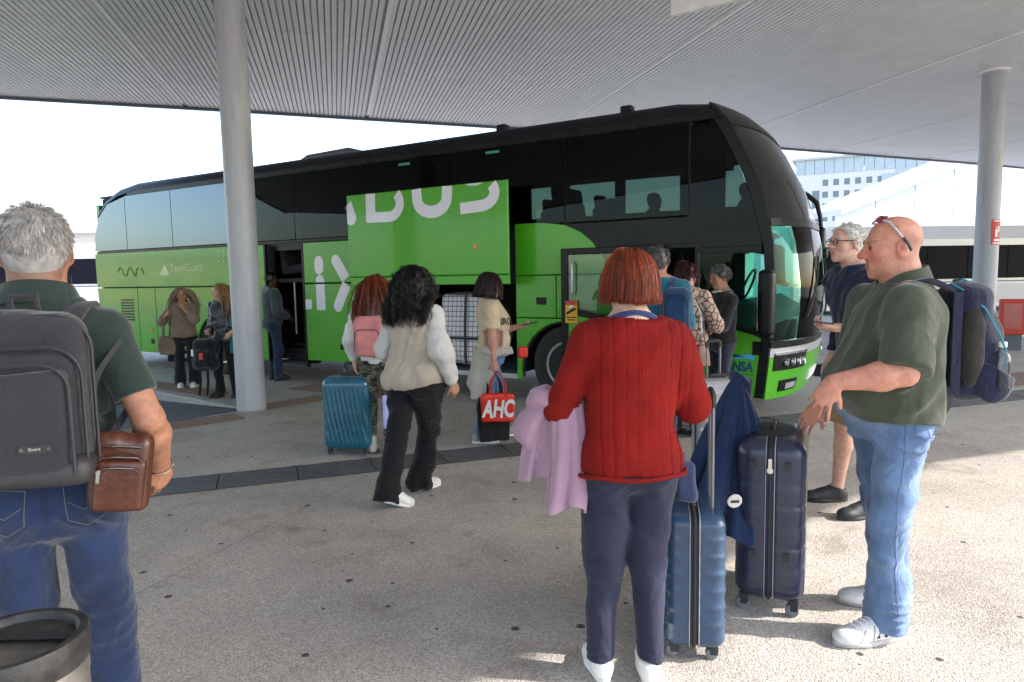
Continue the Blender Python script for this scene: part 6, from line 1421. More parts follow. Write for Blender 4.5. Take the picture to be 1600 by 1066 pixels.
# --- suitcases
def suitcase(name, label, loc, rz, W, D, Hh, m, mtrim, rib, handle=None, z0=.055, wheels=.024, rad=.05, h=.0078, group='suitcases'):
    """W: broad width (local x), D: depth between the shells (local y), Hh: height of the shell."""
    e = empty(name, loc, rz=rz, label=label, cat='suitcase', group=group)
    for sg in (1, -1):
        G = SDF(); G.u(p_box((0, 0, z0 + Hh / 2), (W / 2, D / 2, Hh / 2), rad), .01); G.cut(p_plane((0, sg * .014, 0), (0, -sg, 0)), .006)
        G.disp = lambda P, sg=sg: rib(P[:, 0], P[:, 1], P[:, 2] - z0, W, D, Hh); G.dmax = .01; sdf_obj(G, 'shell', m, e, h)
    zb = MB(); o_ = rrect(-W / 2 + .004, z0 + .004, W / 2 - .004, z0 + Hh - .004, rad, 6); zb.prism(o_, -.0135, .0135, ax='y'); zz_ = zb.build('zip_band', mtrim, e)
    pipe([(x, 0, z) for x, z in rrect(-W / 2 - .001, z0 - .001, W / 2 + .001, z0 + Hh + .001, rad, 6)], .006, M_zip, 'zip', e, 6, True)
    for sy in (-1, 1): pipe([(x, sy * .019, z) for x, z in rrect(-W / 2 - .0015, z0 - .0015, W / 2 + .0015, z0 + Hh + .0015, rad, 6)], .0024, M_sil, 'piping', e, 5, True)
    for sx in (-1, 1):
        for sy in (-1, 1):
            cs = MB().prism(rrect(sx * (W / 2 - .055) - .02, sy * (D / 2 - .045) - .02, sx * (W / 2 - .055) + .02, sy * (D / 2 - .045) + .02, .008), wheels, z0 + .02).build('castor', M_zip, e)
            for dy in (-.012, .012): MB().lathe([(0, -.007), (.8 * wheels, -.007), (wheels, -.004), (wheels, .004), (.8 * wheels, .007), (0, .007)], 16, ax='x').build('wheel', mat('castor_grey', (.16, .16, .17), .5), cs, loc=(sx * (W / 2 - .055) + dy, sy * (D / 2 - .045) + .008, wheels), smooth=True)
    if handle:
        hx, hy, top = handle; mtl = mat('handle_grey', (.22, .22, .23), .35, .6)
        for sx in (-1, 1): MB().tube([(sx * hx, hy, z0 + Hh - .02), (sx * hx, hy, top)], .0085, 8).build('handle_pole', mtl, e, smooth=True)
        MB().tube([(-hx, hy, top - .03), (-hx, hy, top), (-hx * .85, hy, top + .02), (hx * .85, hy, top + .02), (hx, hy, top), (hx, hy, top - .03)], .0135, 8, flat=1.2).build('handle_grip', M_zip, e, smooth=True)
    MB().tube([(-.07, 0, z0 + Hh + .0), (-.06, 0, z0 + Hh + .022), (.06, 0, z0 + Hh + .022), (.07, 0, z0 + Hh)], .011, 8, flat=1.4).build('top_handle', M_zip, e, smooth=True)
    return e
def rib_carry(x, y, z, W, D, Hh):
    ph = (z / .072) % 1; flat = np.clip((z - .03) / .05, 0, 1) * np.clip((Hh - .03 - z) / .05, 0, 1)
    return -.0055 * flat * (np.exp(-((ph - .5) / .20) ** 2) - .4) * np.clip((np.abs(y) - .045) / .02, 0, 1)
M_cblue = mat('suitcase_blue', rgb('#2d4560'), .3, var=.12, vs=5, coat=.3, bump=.1, bs=200)
cb = suitcase('suitcase', 'blue ribbed cabin suitcase with raised handle beside the woman in red', (.765, 2.86, 0), math.radians(78), .40, .25, .565, M_cblue, mat('zip_panel', (.035, .034, .04), .7, bump=.3, bs=100), rib_carry, handle=(.075, -.075, 1.075))
lt_ = MB().lathe([(0, 0), (.028, 0), (.031, .002), (.031, .005), (0, .006)], 24, ax='y').build('luggage_tag', mat('tag_cream', (.5, .48, .44), .6, var=.15), cb, loc=(-.085, -.165, .655), rot=(.2, 0, -1.3))
MB().prism(rrect(-.018, -.006, .018, .006, .002), -.0015, -.0005, ax='y').build('tag_print', M_zip, lt_)
pipe([(-.085, -.16, .685), (-.08, -.12, .70), (-.075, -.08, .66)], .002, M_zip, 'tag_cord', cb)
def rib_navy(x, y, z, W, D, Hh):
    ph = np.abs(((z + .02) / .098) % 1 - .5) * 2; flat = np.clip((z - .05) / .04, 0, 1) * np.clip((Hh - .10 - z) / .04, 0, 1) * np.clip((np.abs(y) - .03) / .012, 0, 1)
    return .0060 * flat * np.exp(-((1 - ph) / .15) ** 2)
M_cnavy = mat('suitcase_navy', rgb('#23283e'), .32, var=.12, vs=5, coat=.25, bump=.12, bs=160)
cn = suitcase('suitcase', 'large navy hard suitcase with grooved shell beside the olive polo man', (1.265, 3.26, 0), math.radians(66), .50, .31, .77, M_cnavy, mat('zip_panel_navy', (.03, .034, .06), .7), rib_navy, wheels=.03, z0=.065, rad=.075, h=.013)
for z in (.30, .72):
    for y in (-.075, .075): MB().prism(rrect(y - .014, z - .018, y + .014, z + .018, .004), -.262, -.248, ax='x').build('latch', M_zip, cn)
pl_ = MB().prism(rrect(-.008, .70, .008, .755, .004), -.268, -.262, ax='x').build('zip_pull', M_metal, cn); MB().lathe([(.009, 0), (.014, 0), (.014, .003), (.009, .003)], 14, ax='x').build('ring', M_metal, pl_, loc=(-.2685, 0, .70))
G = SDF(); G.u(p_ell((0, 0, .835), (.17, .11, .012)), .02); sdf_obj(G, 'top_plate', M_zip, cn, .006)
# navy coat draped over the big suitcase and its handle
M_coat = cloth('coat_blue', '#18294a', var=.2, fold=.5, fs=9)
dc = empty('coat', (1.06, 3.30, 0), label='dark blue coat draped over the raised handle of the navy suitcase', cat='coat')
def coatfn(u, v):
    # u round the peak, v from peak to hem
    a = -2.9 + 3.0 * u; t = v; r = .032 + .32 * t ** .8 * (1.0 if a > -1.6 else 1.05); w = .06 * t * math.sin(u * 26 + 3 * t) + .025 * t * math.sin(u * 61 + 5 * t)
    hemz = .34 + .28 * u ** 2 + .05 * math.sin(u * 9)
    return (.03 + (r + w) * math.cos(a) * (.92 if math.cos(a) < 0 else .5), -.02 + (r + w) * math.sin(a) * .55, 1.075 - (1.075 - hemz) * t ** .95 - .02 * abs(math.sin(u * 26)) * t)
MB().grid(coatfn, 90, 36, .012).build('coat_cloth', M_coat, dc, smooth=True, sharp=80)
MB().tube([(.03, -.02, 1.04), (.03, -.01, 1.085), (.06, .0, 1.06), (.08, .02, .95)], [.03, .045, .05, .03], 10).build('collar', M_coat, dc, smooth=True)
# silver case with tall handle in the queue
M_silc = mat('suitcase_silver', (.42, .43, .46), .3, .3, var=.08, coat=.3)
suitcase('suitcase', 'silver suitcase with tall grey handle between the queue and the blue coat', (1.60, 5.28, 0), math.radians(10), .36, .22, .72, M_silc, M_zip, rib_carry, handle=(.055, .07, 1.04), h=.013)
suitcase('suitcase', 'small black suitcase half hidden behind the woman in red', (1.50, 4.55, 0), math.radians(60), .34, .22, .62, mat('suitcase_black', (.02, .02, .022), .5), M_zip, rib_carry, h=.010)
# teal case
M_teal = mat('suitcase_teal', rgb('#125a70'), .28, var=.12, vs=4, coat=.5)
def rib_teal(x, y, z, W, D, Hh):
    c = x + .10 * np.sin(np.clip(z / Hh, 0, 1) * 1.6); ph = (c / .043) % 1; flat = np.clip((z - .05) / .05, 0, 1) * np.clip((Hh - .09 - z) / .06, 0, 1) * np.clip((np.abs(y) - D * .36) / .02, 0, 1)
    return .0055 * flat * (np.sin(ph * 6.283))
suitcase('suitcase', 'glossy teal suitcase with curved ribs held by the ginger haired woman', (-1.50, 6.18, 0), math.radians(-8), .44, .27, .66, M_teal, M_zip, rib_teal, handle=(.07, .09, .80), h=.0098, rad=.07)
# --- lilac coat over the arm of the woman in red
M_lil = cloth('coat_lilac', '#9c7d8e', var=.1, fold=.45, fs=8)
lc = bag_root(P8, 'jacket', 'lilac jacket hanging over the left arm of the woman in red', 'jacket')
E8, W8 = P8.E['L'], P8.W['L']
def lil(u, v):
    """Falls from the forearm: u along the arm, v down the outside."""
    b = E8 * (1 - u) + W8 * u; t = v
    side = -1 + 2 * (v if v < .5 else v); 
    x = b[0] - .075 - .07 * math.sin(min(t * 2.2, 1) * 1.57) - .03 * math.sin(u * 7 + 2 * t) * t - .02 * math.sin(u * 17) * t + .06 * t * t; y = b[1] - .02 + (.10 * (u - .5)) * t + .02 * math.sin(t * 7 + u * 5) * t
    z = b[2] + .075 - (.46 + .05 * math.sin(u * 5)) * t ** 1.1 ; return (x, y, z)
G = SDF(); m_ = (E8 + W8) / 2
G.u(p_cone(E8 + (-.055, .04, .02), E8 + (-.115, .05, -.10), .066, .068), .04); G.u(p_cone(E8 + (-.115, .05, -.10), E8 + (-.085, .02, -.19), .068, .042), .04); G.u(p_cone(W8 + (-.06, -.08, .01), E8 + (-.06, .05, .03), .065, .06), .04); G.disp = folds(221, .026, 38); G.dmax = .03; sdf_obj(G, 'bundled_part', M_lil, lc, .008)
def tail(u, v):
    a = u * 2 * math.pi; t = v; cx_, cy_ = E8[0] + .02 - .02 * t + .035 * math.sin(t * 2), E8[1] - .015 - .03 * t; rx = .062 + .026 * t; ry = .032 + .02 * t
    f = 1 + .22 * t * math.sin(5 * a + 2 * t) + .08 * math.sin(9 * a + t * 4); return (cx_ + rx * f * math.cos(a), cy_ + ry * f * math.sin(a), E8[2] + .04 - .415 * t + .02 * math.sin(3 * a) * t)
MB().grid(tail, 72, 30, .008).build('hanging_sleeve', M_lil, lc, smooth=True, sharp=80)
def panel(u, v):
    t = v; x = E8[0] - .125 + .14 * u + .01 * math.sin(u * 12) * t - .035 * t * (1 - u); y = E8[1] + .03 - .05 * u + .022 * math.sin(u * 13 + t * 3) * t; return (x, y, E8[2] - .02 - (.27 - .04 * u) * t)
MB().grid(panel, 40, 24, .010).build('body_panel', M_lil, lc, smooth=True, sharp=80)
# small navy shoulder bag at her right hip
hb_ = bag_root(P8, 'handbag', 'small navy bag at the right hip of the woman in red', 'handbag')
G = SDF(); G.u(p_box((.215, .06, .80), (.05, .09, .085), .03), .02); G.disp = folds(225, .012, 24); sdf_obj(G, 'pouch', cloth('bag_navy', '#2a3350'), hb_, .007)
# --- navy rucksack of the man in the olive polo
M_nav = cloth('rucksack_navy', '#1d2038', var=.2, fold=.35, fs=12, weave=.4, ws=240); M_mesh = cloth('rucksack_mesh', '#26231f', weave=.9, ws=150, fold=.15); M_tealt = mat('trim_teal', rgb('#1d7f8c'), .6)
nb_ = bag_root(P13, 'backpack', 'navy rucksack with teal trim on the back of the man in olive polo', 'backpack')
cy3 = P13.sect(1.25)[1] - P13.sect(1.25)[4] - .030
G = SDF(); G.u(p_box((0, cy3 - .085, 1.29), (.155, .085, .245), .075), .02); G.u(p_ell((0, cy3 - .15, 1.24), (.145, .105, .20)), .05); G.u(p_ell((0, cy3 - .14, 1.10), (.145, .115, .085)), .05); G.disp = folds(231, .024, 15); G.dmax = .03; sdf_obj(G, 'main_pack', M_nav, nb_, .009)
G = SDF(); G.u(p_ell((-.135, cy3 - .075, 1.30), (.035, .055, .20)), .02); G.disp = folds(232, .006, 30); sdf_obj(G, 'mesh_panel', M_mesh, nb_, .006)
G = SDF(); G.u(p_ell((-.14, cy3 - .165, 1.13), (.035, .085, .105)), .02); G.cut(p_plane((-.14, cy3 - .165, 1.19), (0, -.5, 1)), .006); G.disp = folds(233, .010, 22); sdf_obj(G, 'side_pocket', M_nav, nb_, .006)
pipe([(-.10, cy3 - .0, 1.535), (-.13, cy3 - .045, 1.50), (-.155, cy3 - .11, 1.43), (-.165, cy3 - .165, 1.32), (-.162, cy3 - .20, 1.24), (-.15, cy3 - .20, 1.19)], .0045, M_tealt, 'teal_piping', nb_)
pipe([(.06, cy3 - .11, 1.50), (.0, cy3 - .06, 1.545), (-.06, cy3 - .065, 1.55), (-.09, cy3 - .12, 1.515), (-.09, cy3 - .16, 1.46)], .006, M_tealt, 'top_trim', nb_)
MB().box(-.172, cy3 - .0, 1.26, -.158, cy3 + .022, 1.295, .004).build('teal_tab', M_tealt, nb_)
for sg in (1, -1):
    strap(P13, [((sg * .09, cy3 - .02, 1.50), (1, 0, 0)), ((sg * .115, cy3 + .09, P13.nb[2] + .008), (1, .1, 0)), ((sg * .118, cy3 + .17, P13.nb[2] + .0), (1, 0, 0))], .06, .014, M_nav, 'shoulder_strap', nb_)
    strap(P13, [((sg * .155, cy3 - .005, 1.50), (0, 1, 0)), ((sg * .172, cy3 + .005, 1.30), (0, 1, 0)), ((sg * .165, cy3 + .0, 1.08), (0, 1, 0))], .035, .010, M_nav, 'edge_strap', nb_)
    strap(P13, [((sg * .15, cy3 + .005, 1.09), (0, 1, .2)), ((sg * .155, cy3 + .02, 1.02), (0, 1, .3)), ((sg * .16, cy3 + .06, .95), (0, 1, .5))], .02, .005, M_zip, 'loose_strap', nb_)
MB().box(-.168, cy3 - .02, 1.075, -.14, cy3 + .03, 1.11, .006).build('buckle', M_zip, nb_)
bo = empty('water_bottle', tuple(P13.wp((-.150, cy3 - .185, 1.10))), label='clear plastic water bottle in the side pocket of the navy rucksack', cat='bottle'); bo.rotation_euler = (0, 0, P13.root.rotation_euler[2])
MB().lathe([(0, 0), (.030, .002), (.032, .02), (.032, .11), (.028, .135), (.013, .16), (.013, .178)], 20).build('body', glass('clear_plastic', (.80, .85, .87), .08, ior=1.5), bo, smooth=True)
MB().lathe([(.0155, .172), (.0155, .192), (.013, .194), (0, .194)], 16).build('cap', M_white, bo, smooth=True)
# sunglasses on his head, watch, trainer marks
sgm = empty('sunglasses', (0, 0, 0)); sgm.parent = P13.root
H13 = P13.hp
for g in (1, -1):
    MB().tube([H13((g * .056, .046, .104)), H13((g * .072, .030, .094)), H13((g * .082, .008, .062)), H13((g * .0865, -.018, .022)), H13((g * .088, -.032, -.004))], [.0055, .006, .005, .0045, .004], 6).build('temple', M_metal if False else mat('temple_grey', (.5, .5, .5), .3, .5), sgm, smooth=True)
    MB().tube([H13((g * .086, -.012, .034)), H13((g * .089, -.026, .008)), H13((g * .089, -.038, -.018))], .006, 6).build('temple_tip', M_zip, sgm, smooth=True)
    MB().grid(lambda u, v: H13((g * (.008 + .052 * u), .050 + .010 * (1 - u * u) - .022 * v, .103 + .022 * v - .008 * u)), 8, 4, .003).build('lens', mat('red_lens', (.22, .02, .03), .08, spec=.8), sgm, smooth=True)
def band_on(F, sd, t, r, wd, m, name):
    w, d = F.E[sd] + (F.W[sd] - F.E[sd]) * t, nrm(F.W[sd] - F.E[sd]); return MB().tube([w - d * wd / 2, w - d * wd / 2, w + d * wd / 2, w + d * wd / 2], [r * .85, r, r, r * .85], 18).build(name, m, F.root, smooth=True)
band_on(P13, 'L', .90, .047, .026, M_zip, 'wrist_watch')
d = nrm(P13.W['L'] - P13.E['L']); wpos = P13.E['L'] + (P13.W['L'] - P13.E['L']) * .90
ft = P13.feet['L']; Mz = Matrix.Translation(Vector((ft[0], ft[1], 0))) @ Matrix.Rotation(-ft[3], 4, 'Z')
sdir = (Mz.to_3x3() @ Vector((1, 0, 0)))
print_on(sh13[1], text_mesh('N', .072, .0, .005, .12), Mz @ Matrix.Translation(Vector((-.25, .055, .062))) @ Matrix.Rotation(-math.pi / 2, 4, 'Z') @ Matrix.Rotation(math.pi / 2, 4, 'X'), sdir, M_zip, 'shoe_mark', .0015)
seamc = mat('shoe_seam', (.25, .25, .25), .8)
for i_, pp_ in enumerate(([(0, .03), (.035, .075)], [(.10, .03), (.085, .085)], [(.17, .03), (.13, .07)], [(-.05, .075), (0, .085), (.06, .092)])):
    seam(sh13[1], [tuple(Mz @ Vector((-.25, y, z))) for y, z in pp_], sdir, seamc, .002, 'shoe_seam')
for i_ in range(4):
    y = .085 + .024 * i_; q = [onto(sh13[1], Mz @ Vector((x, y + .004 * (x > 0), .25)), (0, 0, -1), .003) for x in np.linspace(-.022, .026, 6)]
    MB().tube([p for p in q if p is not None], .0035, 5).build('lace', M_white, sh13[1], smooth=True)
# glasses and phone of the man behind
gl = empty('glasses', (0, 0, 0)); gl.parent = P12.root; H12 = P12.hp; M_frm = mat('glasses_frame', (.02, .015, .015), .3)
for g in (1, -1):
    pipe([H12((g * (.034 + .022 * math.cos(t)), .101, .004 + .016 * math.sin(t))) for t in np.linspace(0, 6.283, 17)[:-1]], .0022, M_frm, 'rim', gl, closed=True); pipe([H12((g * .058, .103, .010)), H12((g * .078, .06, .012)), H12((g * .082, -.005, .012)), H12((g * .08, -.02, -.004))], .003, M_frm, 'temple', gl)
    MB().grid(lambda u, v: H12((g * (.013 + .042 * u), .104, -.012 + .032 * v)), 2, 2, .001).build('lens', glass('spectacle_lens', (.95, .96, .96), ior=1.08), gl)
pipe([H12((-.012, .106, .008)), H12((.012, .106, .008))], .003, M_frm, 'bridge', gl)
def phone(F, sd, off, rot, label):
    w = F.W[sd] + np.array(off); e = empty('phone', tuple(F.wp(w)), label=label, cat='phone'); e.rotation_euler = (rot[0], rot[1], rot[2] + F.root.rotation_euler[2])
    MB().prism(rrect(-.037, -.078, .037, .078, .009), -.0045, .0045, bev=.002).build('case', M_zip, e); MB().prism(rrect(-.033, -.073, .033, .073, .006), .0048, .0056).build('screen', mat('phone_screen', (.01, .012, .02), .05, spec=.8), e); return e
phone(P12, 'L', (.01, .10, .035), (.12, 0, .1), 'dark phone held out by the man with glasses'); phone(P7, 'L', (.02, .12, .03), (.2, 0, 0), 'phone in the hand of the woman in the beige T-shirt')
# --- bags of the woman in the beige T-shirt
M_redbag = mat('red_tote_plastic', rgb('#cf2a14'), .4, var=.15, vs=10, bump=.2, bs=20, dist=.01)
def tote(name, label, loc, rz, W, Hh, D, m, handles=.2, hm_=None, seed=3, wr=.012):
    e = empty(name, loc, rz=rz, label=label, cat='bag'); G = SDF(); G.u(p_box((0, 0, Hh / 2), (W / 2, D / 2, Hh / 2), min(D * .4, .03)), .01); G.disp = folds(seed, wr, 16); G.dmax = .02; b = sdf_obj(G, 'bag_body', m, e, .012)
    for y in (-D / 2 + .01, D / 2 - .01): strap(None, [((-W * .22, y, Hh - .04), (1, 0, 0)), ((-W * .18, y * .8, Hh + handles * .55), (1, 0, .2)), ((0, y * .3, Hh + handles), (.2, 0, 1)), ((W * .18, y * .8, Hh + handles * .55), (-1, 0, .2)), ((W * .22, y, Hh - .04), (-1, 0, 0))], .022, .004, hm_ or m, 'handle', e)
    return e
rt_ = tote('shopping_bag', 'red shopping bag with large white letters AHC held by the woman in beige', (-.14, 6.25, .24), math.radians(8), .33, .285, .09, M_redbag, .19, mat('strap_red', rgb('#9c1a1e'), .6), 301)
for i, ch in enumerate('AHC'):
    me = text_mesh(ch, .22, .0006, .008); o = link(me, 'lettering', mat('print_white', (.62, .61, .60), .5), rt_); o.location = (-.098 + .097 * i, -.0505, .135); o.rotation_euler = (math.pi / 2, math.radians(8), 0); o.scale = (.62, 1, 1)
tote('shopping_bag', 'plain black cloth bag hanging behind the red shopping bag', (-.18, 6.38, .02), math.radians(12), .33, .47, .12, cloth('tote_black', '#151518', fold=.5), .2, None, 303, .022)
wj = bag_root(P7, 'jacket', 'pale grey jacket tied round the waist of the woman in beige', 'jacket'); M_gj = cloth('jacket_pale_grey', '#b5aea4', fold=.4)
def wrap(u, v):
    a = math.pi * (-.05 - 1.25 * u); cx, cy, rx, rf, rb = P7.sect(.97); t = v; fl_ = 1 + .10 * math.sin(u * 26 + 2 * t) * t; k = 1 + .55 * t * max(0, -math.sin(a)) ** 2
    return (cx + (rx + .035) * math.cos(a) * fl_, cy + (rb + .035 + .07 * t * max(0, -math.sin(a))) * math.sin(a) * fl_ if math.sin(a) < 0 else cy + (rf + .03) * math.sin(a), .98 * P7.k - (.42 + .08 * math.sin(u * 9)) * t * (.35 + .65 * max(0, -math.sin(a)) ** .5))
MB().grid(wrap, 60, 20, .012).build('jacket_skirt', M_gj, wj, smooth=True, sharp=80)
G = SDF(); cx, cy, rx, rf, rb = P7.sect(.97)
for a in np.linspace(0, 6.28, 20)[:-1]: G.u(p_ell((cx + (rx + .02) * math.cos(a), cy + ((rf if math.sin(a) > 0 else rb) + .02) * math.sin(a), .965 * P7.k), (.045, .045, .035)), .03)
G.disp = folds(311, .03, 24); G.dmax = .03; sdf_obj(G, 'jacket_roll', M_gj, wj, .012)
rp = bag_root(P7, 'purse', 'small red purse at the waist of the woman in beige', 'purse'); G = SDF(); G.u(p_box((.04, .30, .86), (.03, .05, .055), .02), .01); sdf_obj(G, 'pouch', M_redbag, rp, .008)
strap(P7, [((.10, .18, 1.0), (1, 0, 0)), ((.05, P7.sect(1.25)[1] + P7.sect(1.25)[3] + .03, 1.15), (1, 0, 0)), ((-.05, P7.sect(1.3)[1] + P7.sect(1.3)[3] + .01, 1.28), (1, 0, 0)), ((-.10, .02, 1.40), (1, 0, 0)), ((-.06, -.12, 1.32), (1, 0, 0))], .014, .004, M_lead, 'strap', rp)
_d = Vector((-.62, -.78, 0)); _q = Matrix.Translation(Vector((.32, .42, 1.17))) @ Matrix.Rotation(math.pi + math.atan2(-_d.x, -_d.y) * -1, 4, 'Z') @ Matrix.Rotation(math.pi / 2, 4, 'X')
print_on(T7, text_mesh('BROOK', .085, .0, .004), _q, _d, M_zip, 'shirt_print', .002)
band_on(P7, 'R', .45, .0475, .035, mat('tattoo_ink', (.10, .08, .075), .6, var=.5, vs=60), 'tattoo_band')
# pale blue carrier beside the walking woman
tote('carrier_bag', 'pale lavender paper bag between the camouflage trousers and the walking woman', (-1.03, 5.82, .30), math.radians(15), .20, .30, .05, mat('lavender_paper', rgb('#a9aee0'), .6, var=.08), .12, None, 305, .006)
# pink rucksack
pk = bag_root(P5, 'backpack', 'pink rucksack on the back of the ginger haired woman', 'backpack'); M_pink = cloth('rucksack_pink', '#c97f7e', fold=.3); cy5 = P5.sect(1.2)[1] - P5.sect(1.2)[4] - .02
G = SDF(); G.u(p_box((0, cy5 - .06, 1.10), (.145, .065, .185), .055), .02); G.u(p_box((0, cy5 - .125, 1.04), (.11, .03, .11), .028), .015); G.disp = folds(321, .012, 20); sdf_obj(G, 'main_pack', M_pink, pk, .011)
pipe(arch(-.11, .11, .96, 1.16, cy5 - .15, .05), .004, M_zip, 'zip', pk)
for sg in (1, -1): strap(P5, [((sg * .08, cy5 - .03, 1.25), (1, 0, 0)), ((sg * .10, cy5 + .06, P5.nb[2] - .0), (1, 0, 0)), ((sg * .11, cy5 + .2, P5.nb[2] - .05), (1, 0, 0)), ((sg * .13, cy5 + .26, 1.2), (1, 0, 0))], .045, .010, M_pink, 'shoulder_strap', pk)
# queue: rucksack, handbag
rk = bag_root(P9, 'backpack', 'dark blue rucksack on the man with grey hair in the queue', 'backpack'); M_rk = cloth('rucksack_blue', '#1d3a5c', fold=.4); cy9 = P9.sect(1.25)[1] - P9.sect(1.25)[4] - .03
G = SDF(); G.u(p_box((.16, cy9 - .04, 1.22), (.13, .09, .26), .08), .02); G.disp = folds(331, .02, 16); G.dmax = .02; sdf_obj(G, 'main_pack', M_rk, rk, .013); pipe(arch(.06, .26, 1.05, 1.42, cy9 - .135, .08), .006, M_zip, 'zip', rk)
strap(P9, [((.12, cy9 - .02, 1.46), (1, 0, 0)), ((.13, cy9 + .12, P9.nb[2] - .01), (1, 0, 0)), ((.14, cy9 + .24, P9.nb[2] - .10), (1, 0, 0))], .05, .012, M_rk, 'shoulder_strap', rk)
hg = empty('handbag', (1.74, 6.22, .74), rz=.4, label='tan leather handbag hanging from a chain beside the patterned hoodie', cat='handbag'); M_tanl = mat('tan_leather', rgb('#643520'), .4, var=.2, vs=12, bump=.2, bs=40)
G = SDF(); G.u(p_loft([(0, 0, 0, .085, .045, .045), (.12, 0, 0, .075, .035, .035), (.20, 0, 0, .055, .02, .02)], power=3), .01); sdf_obj(G, 'bag_body', M_tanl, hg, .007); pipe([(-.04, 0, .19), (-.03, 0, .27), (0, 0, .30), (.03, 0, .27), (.04, 0, .19)], .006, M_tanl, 'handle', hg); pipe([(0, 0, .28), (.005, .03, .5), (-.04, .10, .66)], .004, M_metal, 'chain', hg)
# rear group: rucksack, shawl, tote bags
r3 = empty('backpack', (-4.16, 9.22, .40), rz=-.1, label='black rucksack with red tab hanging from the hand of the blonde woman', cat='backpack'); M_blk = cloth('rucksack_black', '#15181c', fold=.4)
G = SDF(); G.u(p_box((0, 0, .22), (.17, .11, .22), .08), .02); G.u(p_box((.02, -.11, .16), (.12, .05, .12), .04), .03); G.disp = folds(341, .02, 18); G.dmax = .02; sdf_obj(G, 'main_pack', M_blk, r3, .014)
MB().prism(rrect(.0, .16, .05, .25, .006), -.172, -.166, ax='y').build('red_tab', M_red, r3); MB().prism(rrect(-.15, .20, -.12, .29, .006), -.106, -.10, ax='y').build('pale_tab', M_white, r3); pipe([(-.03, 0, .43), (-.02, 0, .52), (.03, 0, .52), (.04, 0, .43)], .01, M_blk, 'grab_loop', r3)
for x in (-.05, .06): strap(None, [((x, -.10, .06), (1, 0, 0)), ((x + .02, -.12, -.12), (1, .2, 0)), ((x - .03, -.08, -.34), (1, 0, 0))], .035, .006, M_blk, 'strap', r3)
tj = bag_root(P3, 'jacket', 'turquoise jacket over the arm of the blonde woman by the column', 'jacket'); E3 = P3.E['L']
MB().grid(lambda u, v: (E3[0] + .10 * math.cos(u * 6.28) * (1 + .2 * math.sin(u * 20) * v), E3[1] + .08 + .07 * math.sin(u * 6.28) * (1 + .2 * math.sin(u * 20) * v), E3[2] + .12 - .52 * v), 40, 10, .01).build('jacket_cloth', cloth('jacket_turquoise', '#1d6e74'), tj, smooth=True, sharp=80)
tote('handbag', 'taupe slouchy bag at the side of the woman in brown sweater', (-5.17, 10.22, .50), .3, .26, .30, .12, cloth('bag_taupe', '#7a6a5a', fold=.5), .22, None, 351, .025); tote('tote_bag', 'black tote bag behind the taupe bag of the woman in brown sweater', (-5.14, 10.36, .38), .2, .24, .42, .08, M_blk, .3, None, 352, .015)
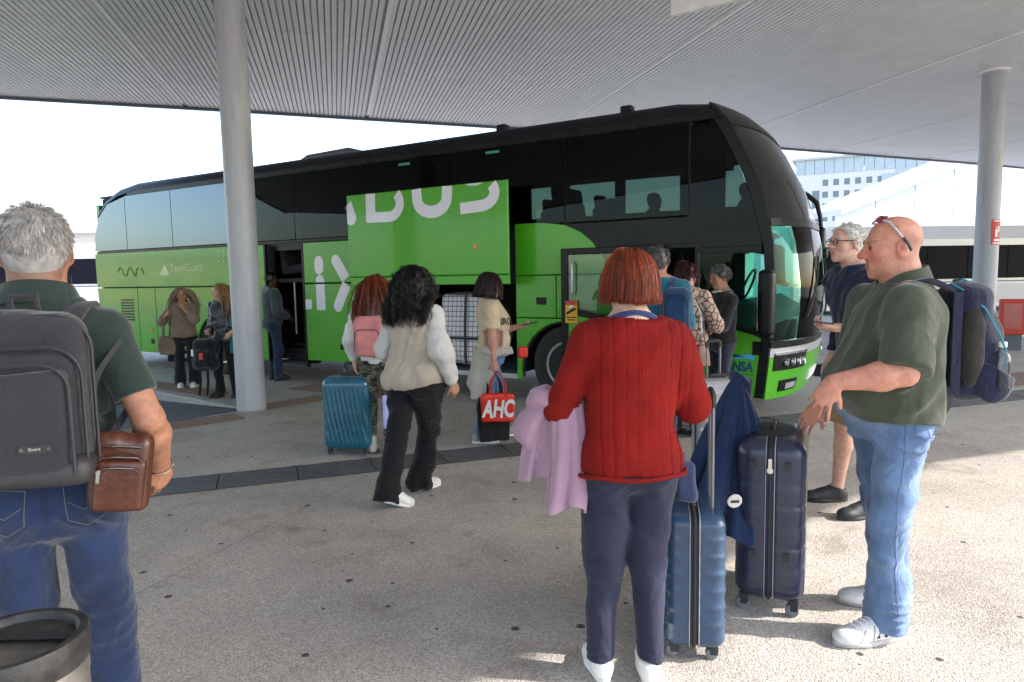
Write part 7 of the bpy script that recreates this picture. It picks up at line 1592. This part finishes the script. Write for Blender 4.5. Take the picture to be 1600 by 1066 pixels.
# --- luggage inside the hold
def in_bus(u, w, z): p = Vector((2.631, 7.044, 0)) + BR @ Vector((-u, w, 0)); return (p.x, p.y, z)
ANG = -math.radians(30.8)
M_chk = mat('checked_bag', (.7, .68, .68), .5, bump=.2, bs=15, dist=.01)
def checks():
    n = M_chk.node_tree.nodes; l = M_chk.node_tree.links; b = [x for x in n if x.type == 'BSDF_PRINCIPLED'][0]; tc = node(n, 'ShaderNodeTexCoord'); sp = node(n, 'ShaderNodeSeparateXYZ'); l.new(tc.outputs['Object'], sp.inputs[0]); outs = []
    for i in (0, 2):
        a = node(n, 'ShaderNodeMath', operation='MULTIPLY'); a.inputs[1].default_value = 15; l.new(sp.outputs[i], a.inputs[0]); f = node(n, 'ShaderNodeMath', operation='FRACT'); l.new(a.outputs[0], f.inputs[0]); c = node(n, 'ShaderNodeMath', operation='LESS_THAN'); c.inputs[1].default_value = .13; l.new(f.outputs[0], c.inputs[0]); outs.append(c)
    m_ = node(n, 'ShaderNodeMath', operation='MAXIMUM'); l.new(outs[0].outputs[0], m_.inputs[0]); l.new(outs[1].outputs[0], m_.inputs[1]); x = node(n, 'ShaderNodeMix', data_type='RGBA'); x.inputs[6].default_value = (.62, .60, .62, 1); x.inputs[7].default_value = (.03, .03, .04, 1); l.new(m_.outputs[0], x.inputs[0]); l.new(x.outputs[2], b.inputs['Base Color'])
checks()
hb1 = empty('travel_bag', in_bus(3.92, .30, .40), rz=ANG, label='white checked travel bag standing in the open luggage hold', cat='bag')
G = SDF(); G.u(p_box((0, 0, .50), (.33, .22, .50), .08), .02); G.disp = folds(361, .03, 9); G.dmax = .03; sdf_obj(G, 'bag_body', M_chk, hb1, .02); strap(None, [((-.34, -.225, .38), (0, 0, 1)), ((0, -.24, .38), (0, 0, 1)), ((.34, -.225, .38), (0, 0, 1))], .035, .008, M_zip, 'strap', hb1); strap(None, [((.10, -.24, .02), (1, 0, 0)), ((.10, -.245, .5), (1, 0, 0)), ((.10, -.2, 1.0), (1, 0, 0))], .035, .008, M_zip, 'strap', hb1)
for i, (u, w, W, D, Hh, m, lb) in enumerate([(4.75, .42, .46, .28, .72, mat('hold_case_dark', (.03, .03, .04), .5), 'dark suitcase in the hold next to the checked bag'), (5.30, .50, .44, .26, .62, mat('hold_case_grey', (.10, .10, .11), .5), 'grey suitcase at the rear end of the luggage hold'), (4.3, 1.0, .5, .3, .8, mat('hold_case_blue', (.03, .05, .10), .5), 'blue suitcase deep in the luggage hold')]):
    suitcase('suitcase', lb, in_bus(u, w, .40), ANG, W, D, Hh, m, M_zip, rib_carry, h=.02, group='suitcases in the hold')
# rubber wheel stops on the ground beyond the front of the coach
for i, (x, y, lb) in enumerate([(4.75, 10.3, 'black rubber wheel stop on the ground beyond the coach front, nearer one'), (5.25, 11.0, 'black rubber wheel stop on the ground beyond the coach front, farther one')]):
    ws = empty('wheel_stop', (x, y, 0), rz=.5, label=lb, cat='wheel stop', group='rubber wheel stops'); MB().prism([(-.14, 0), (.14, 0), (.05, .17), (-.09, .17)], -.11, .11, ax='y', bev=.01).build('wedge', M_rub, ws); MB().box(-.1, -.115, .04, .06, -.111, .08).build('reflector', M_white, ws)
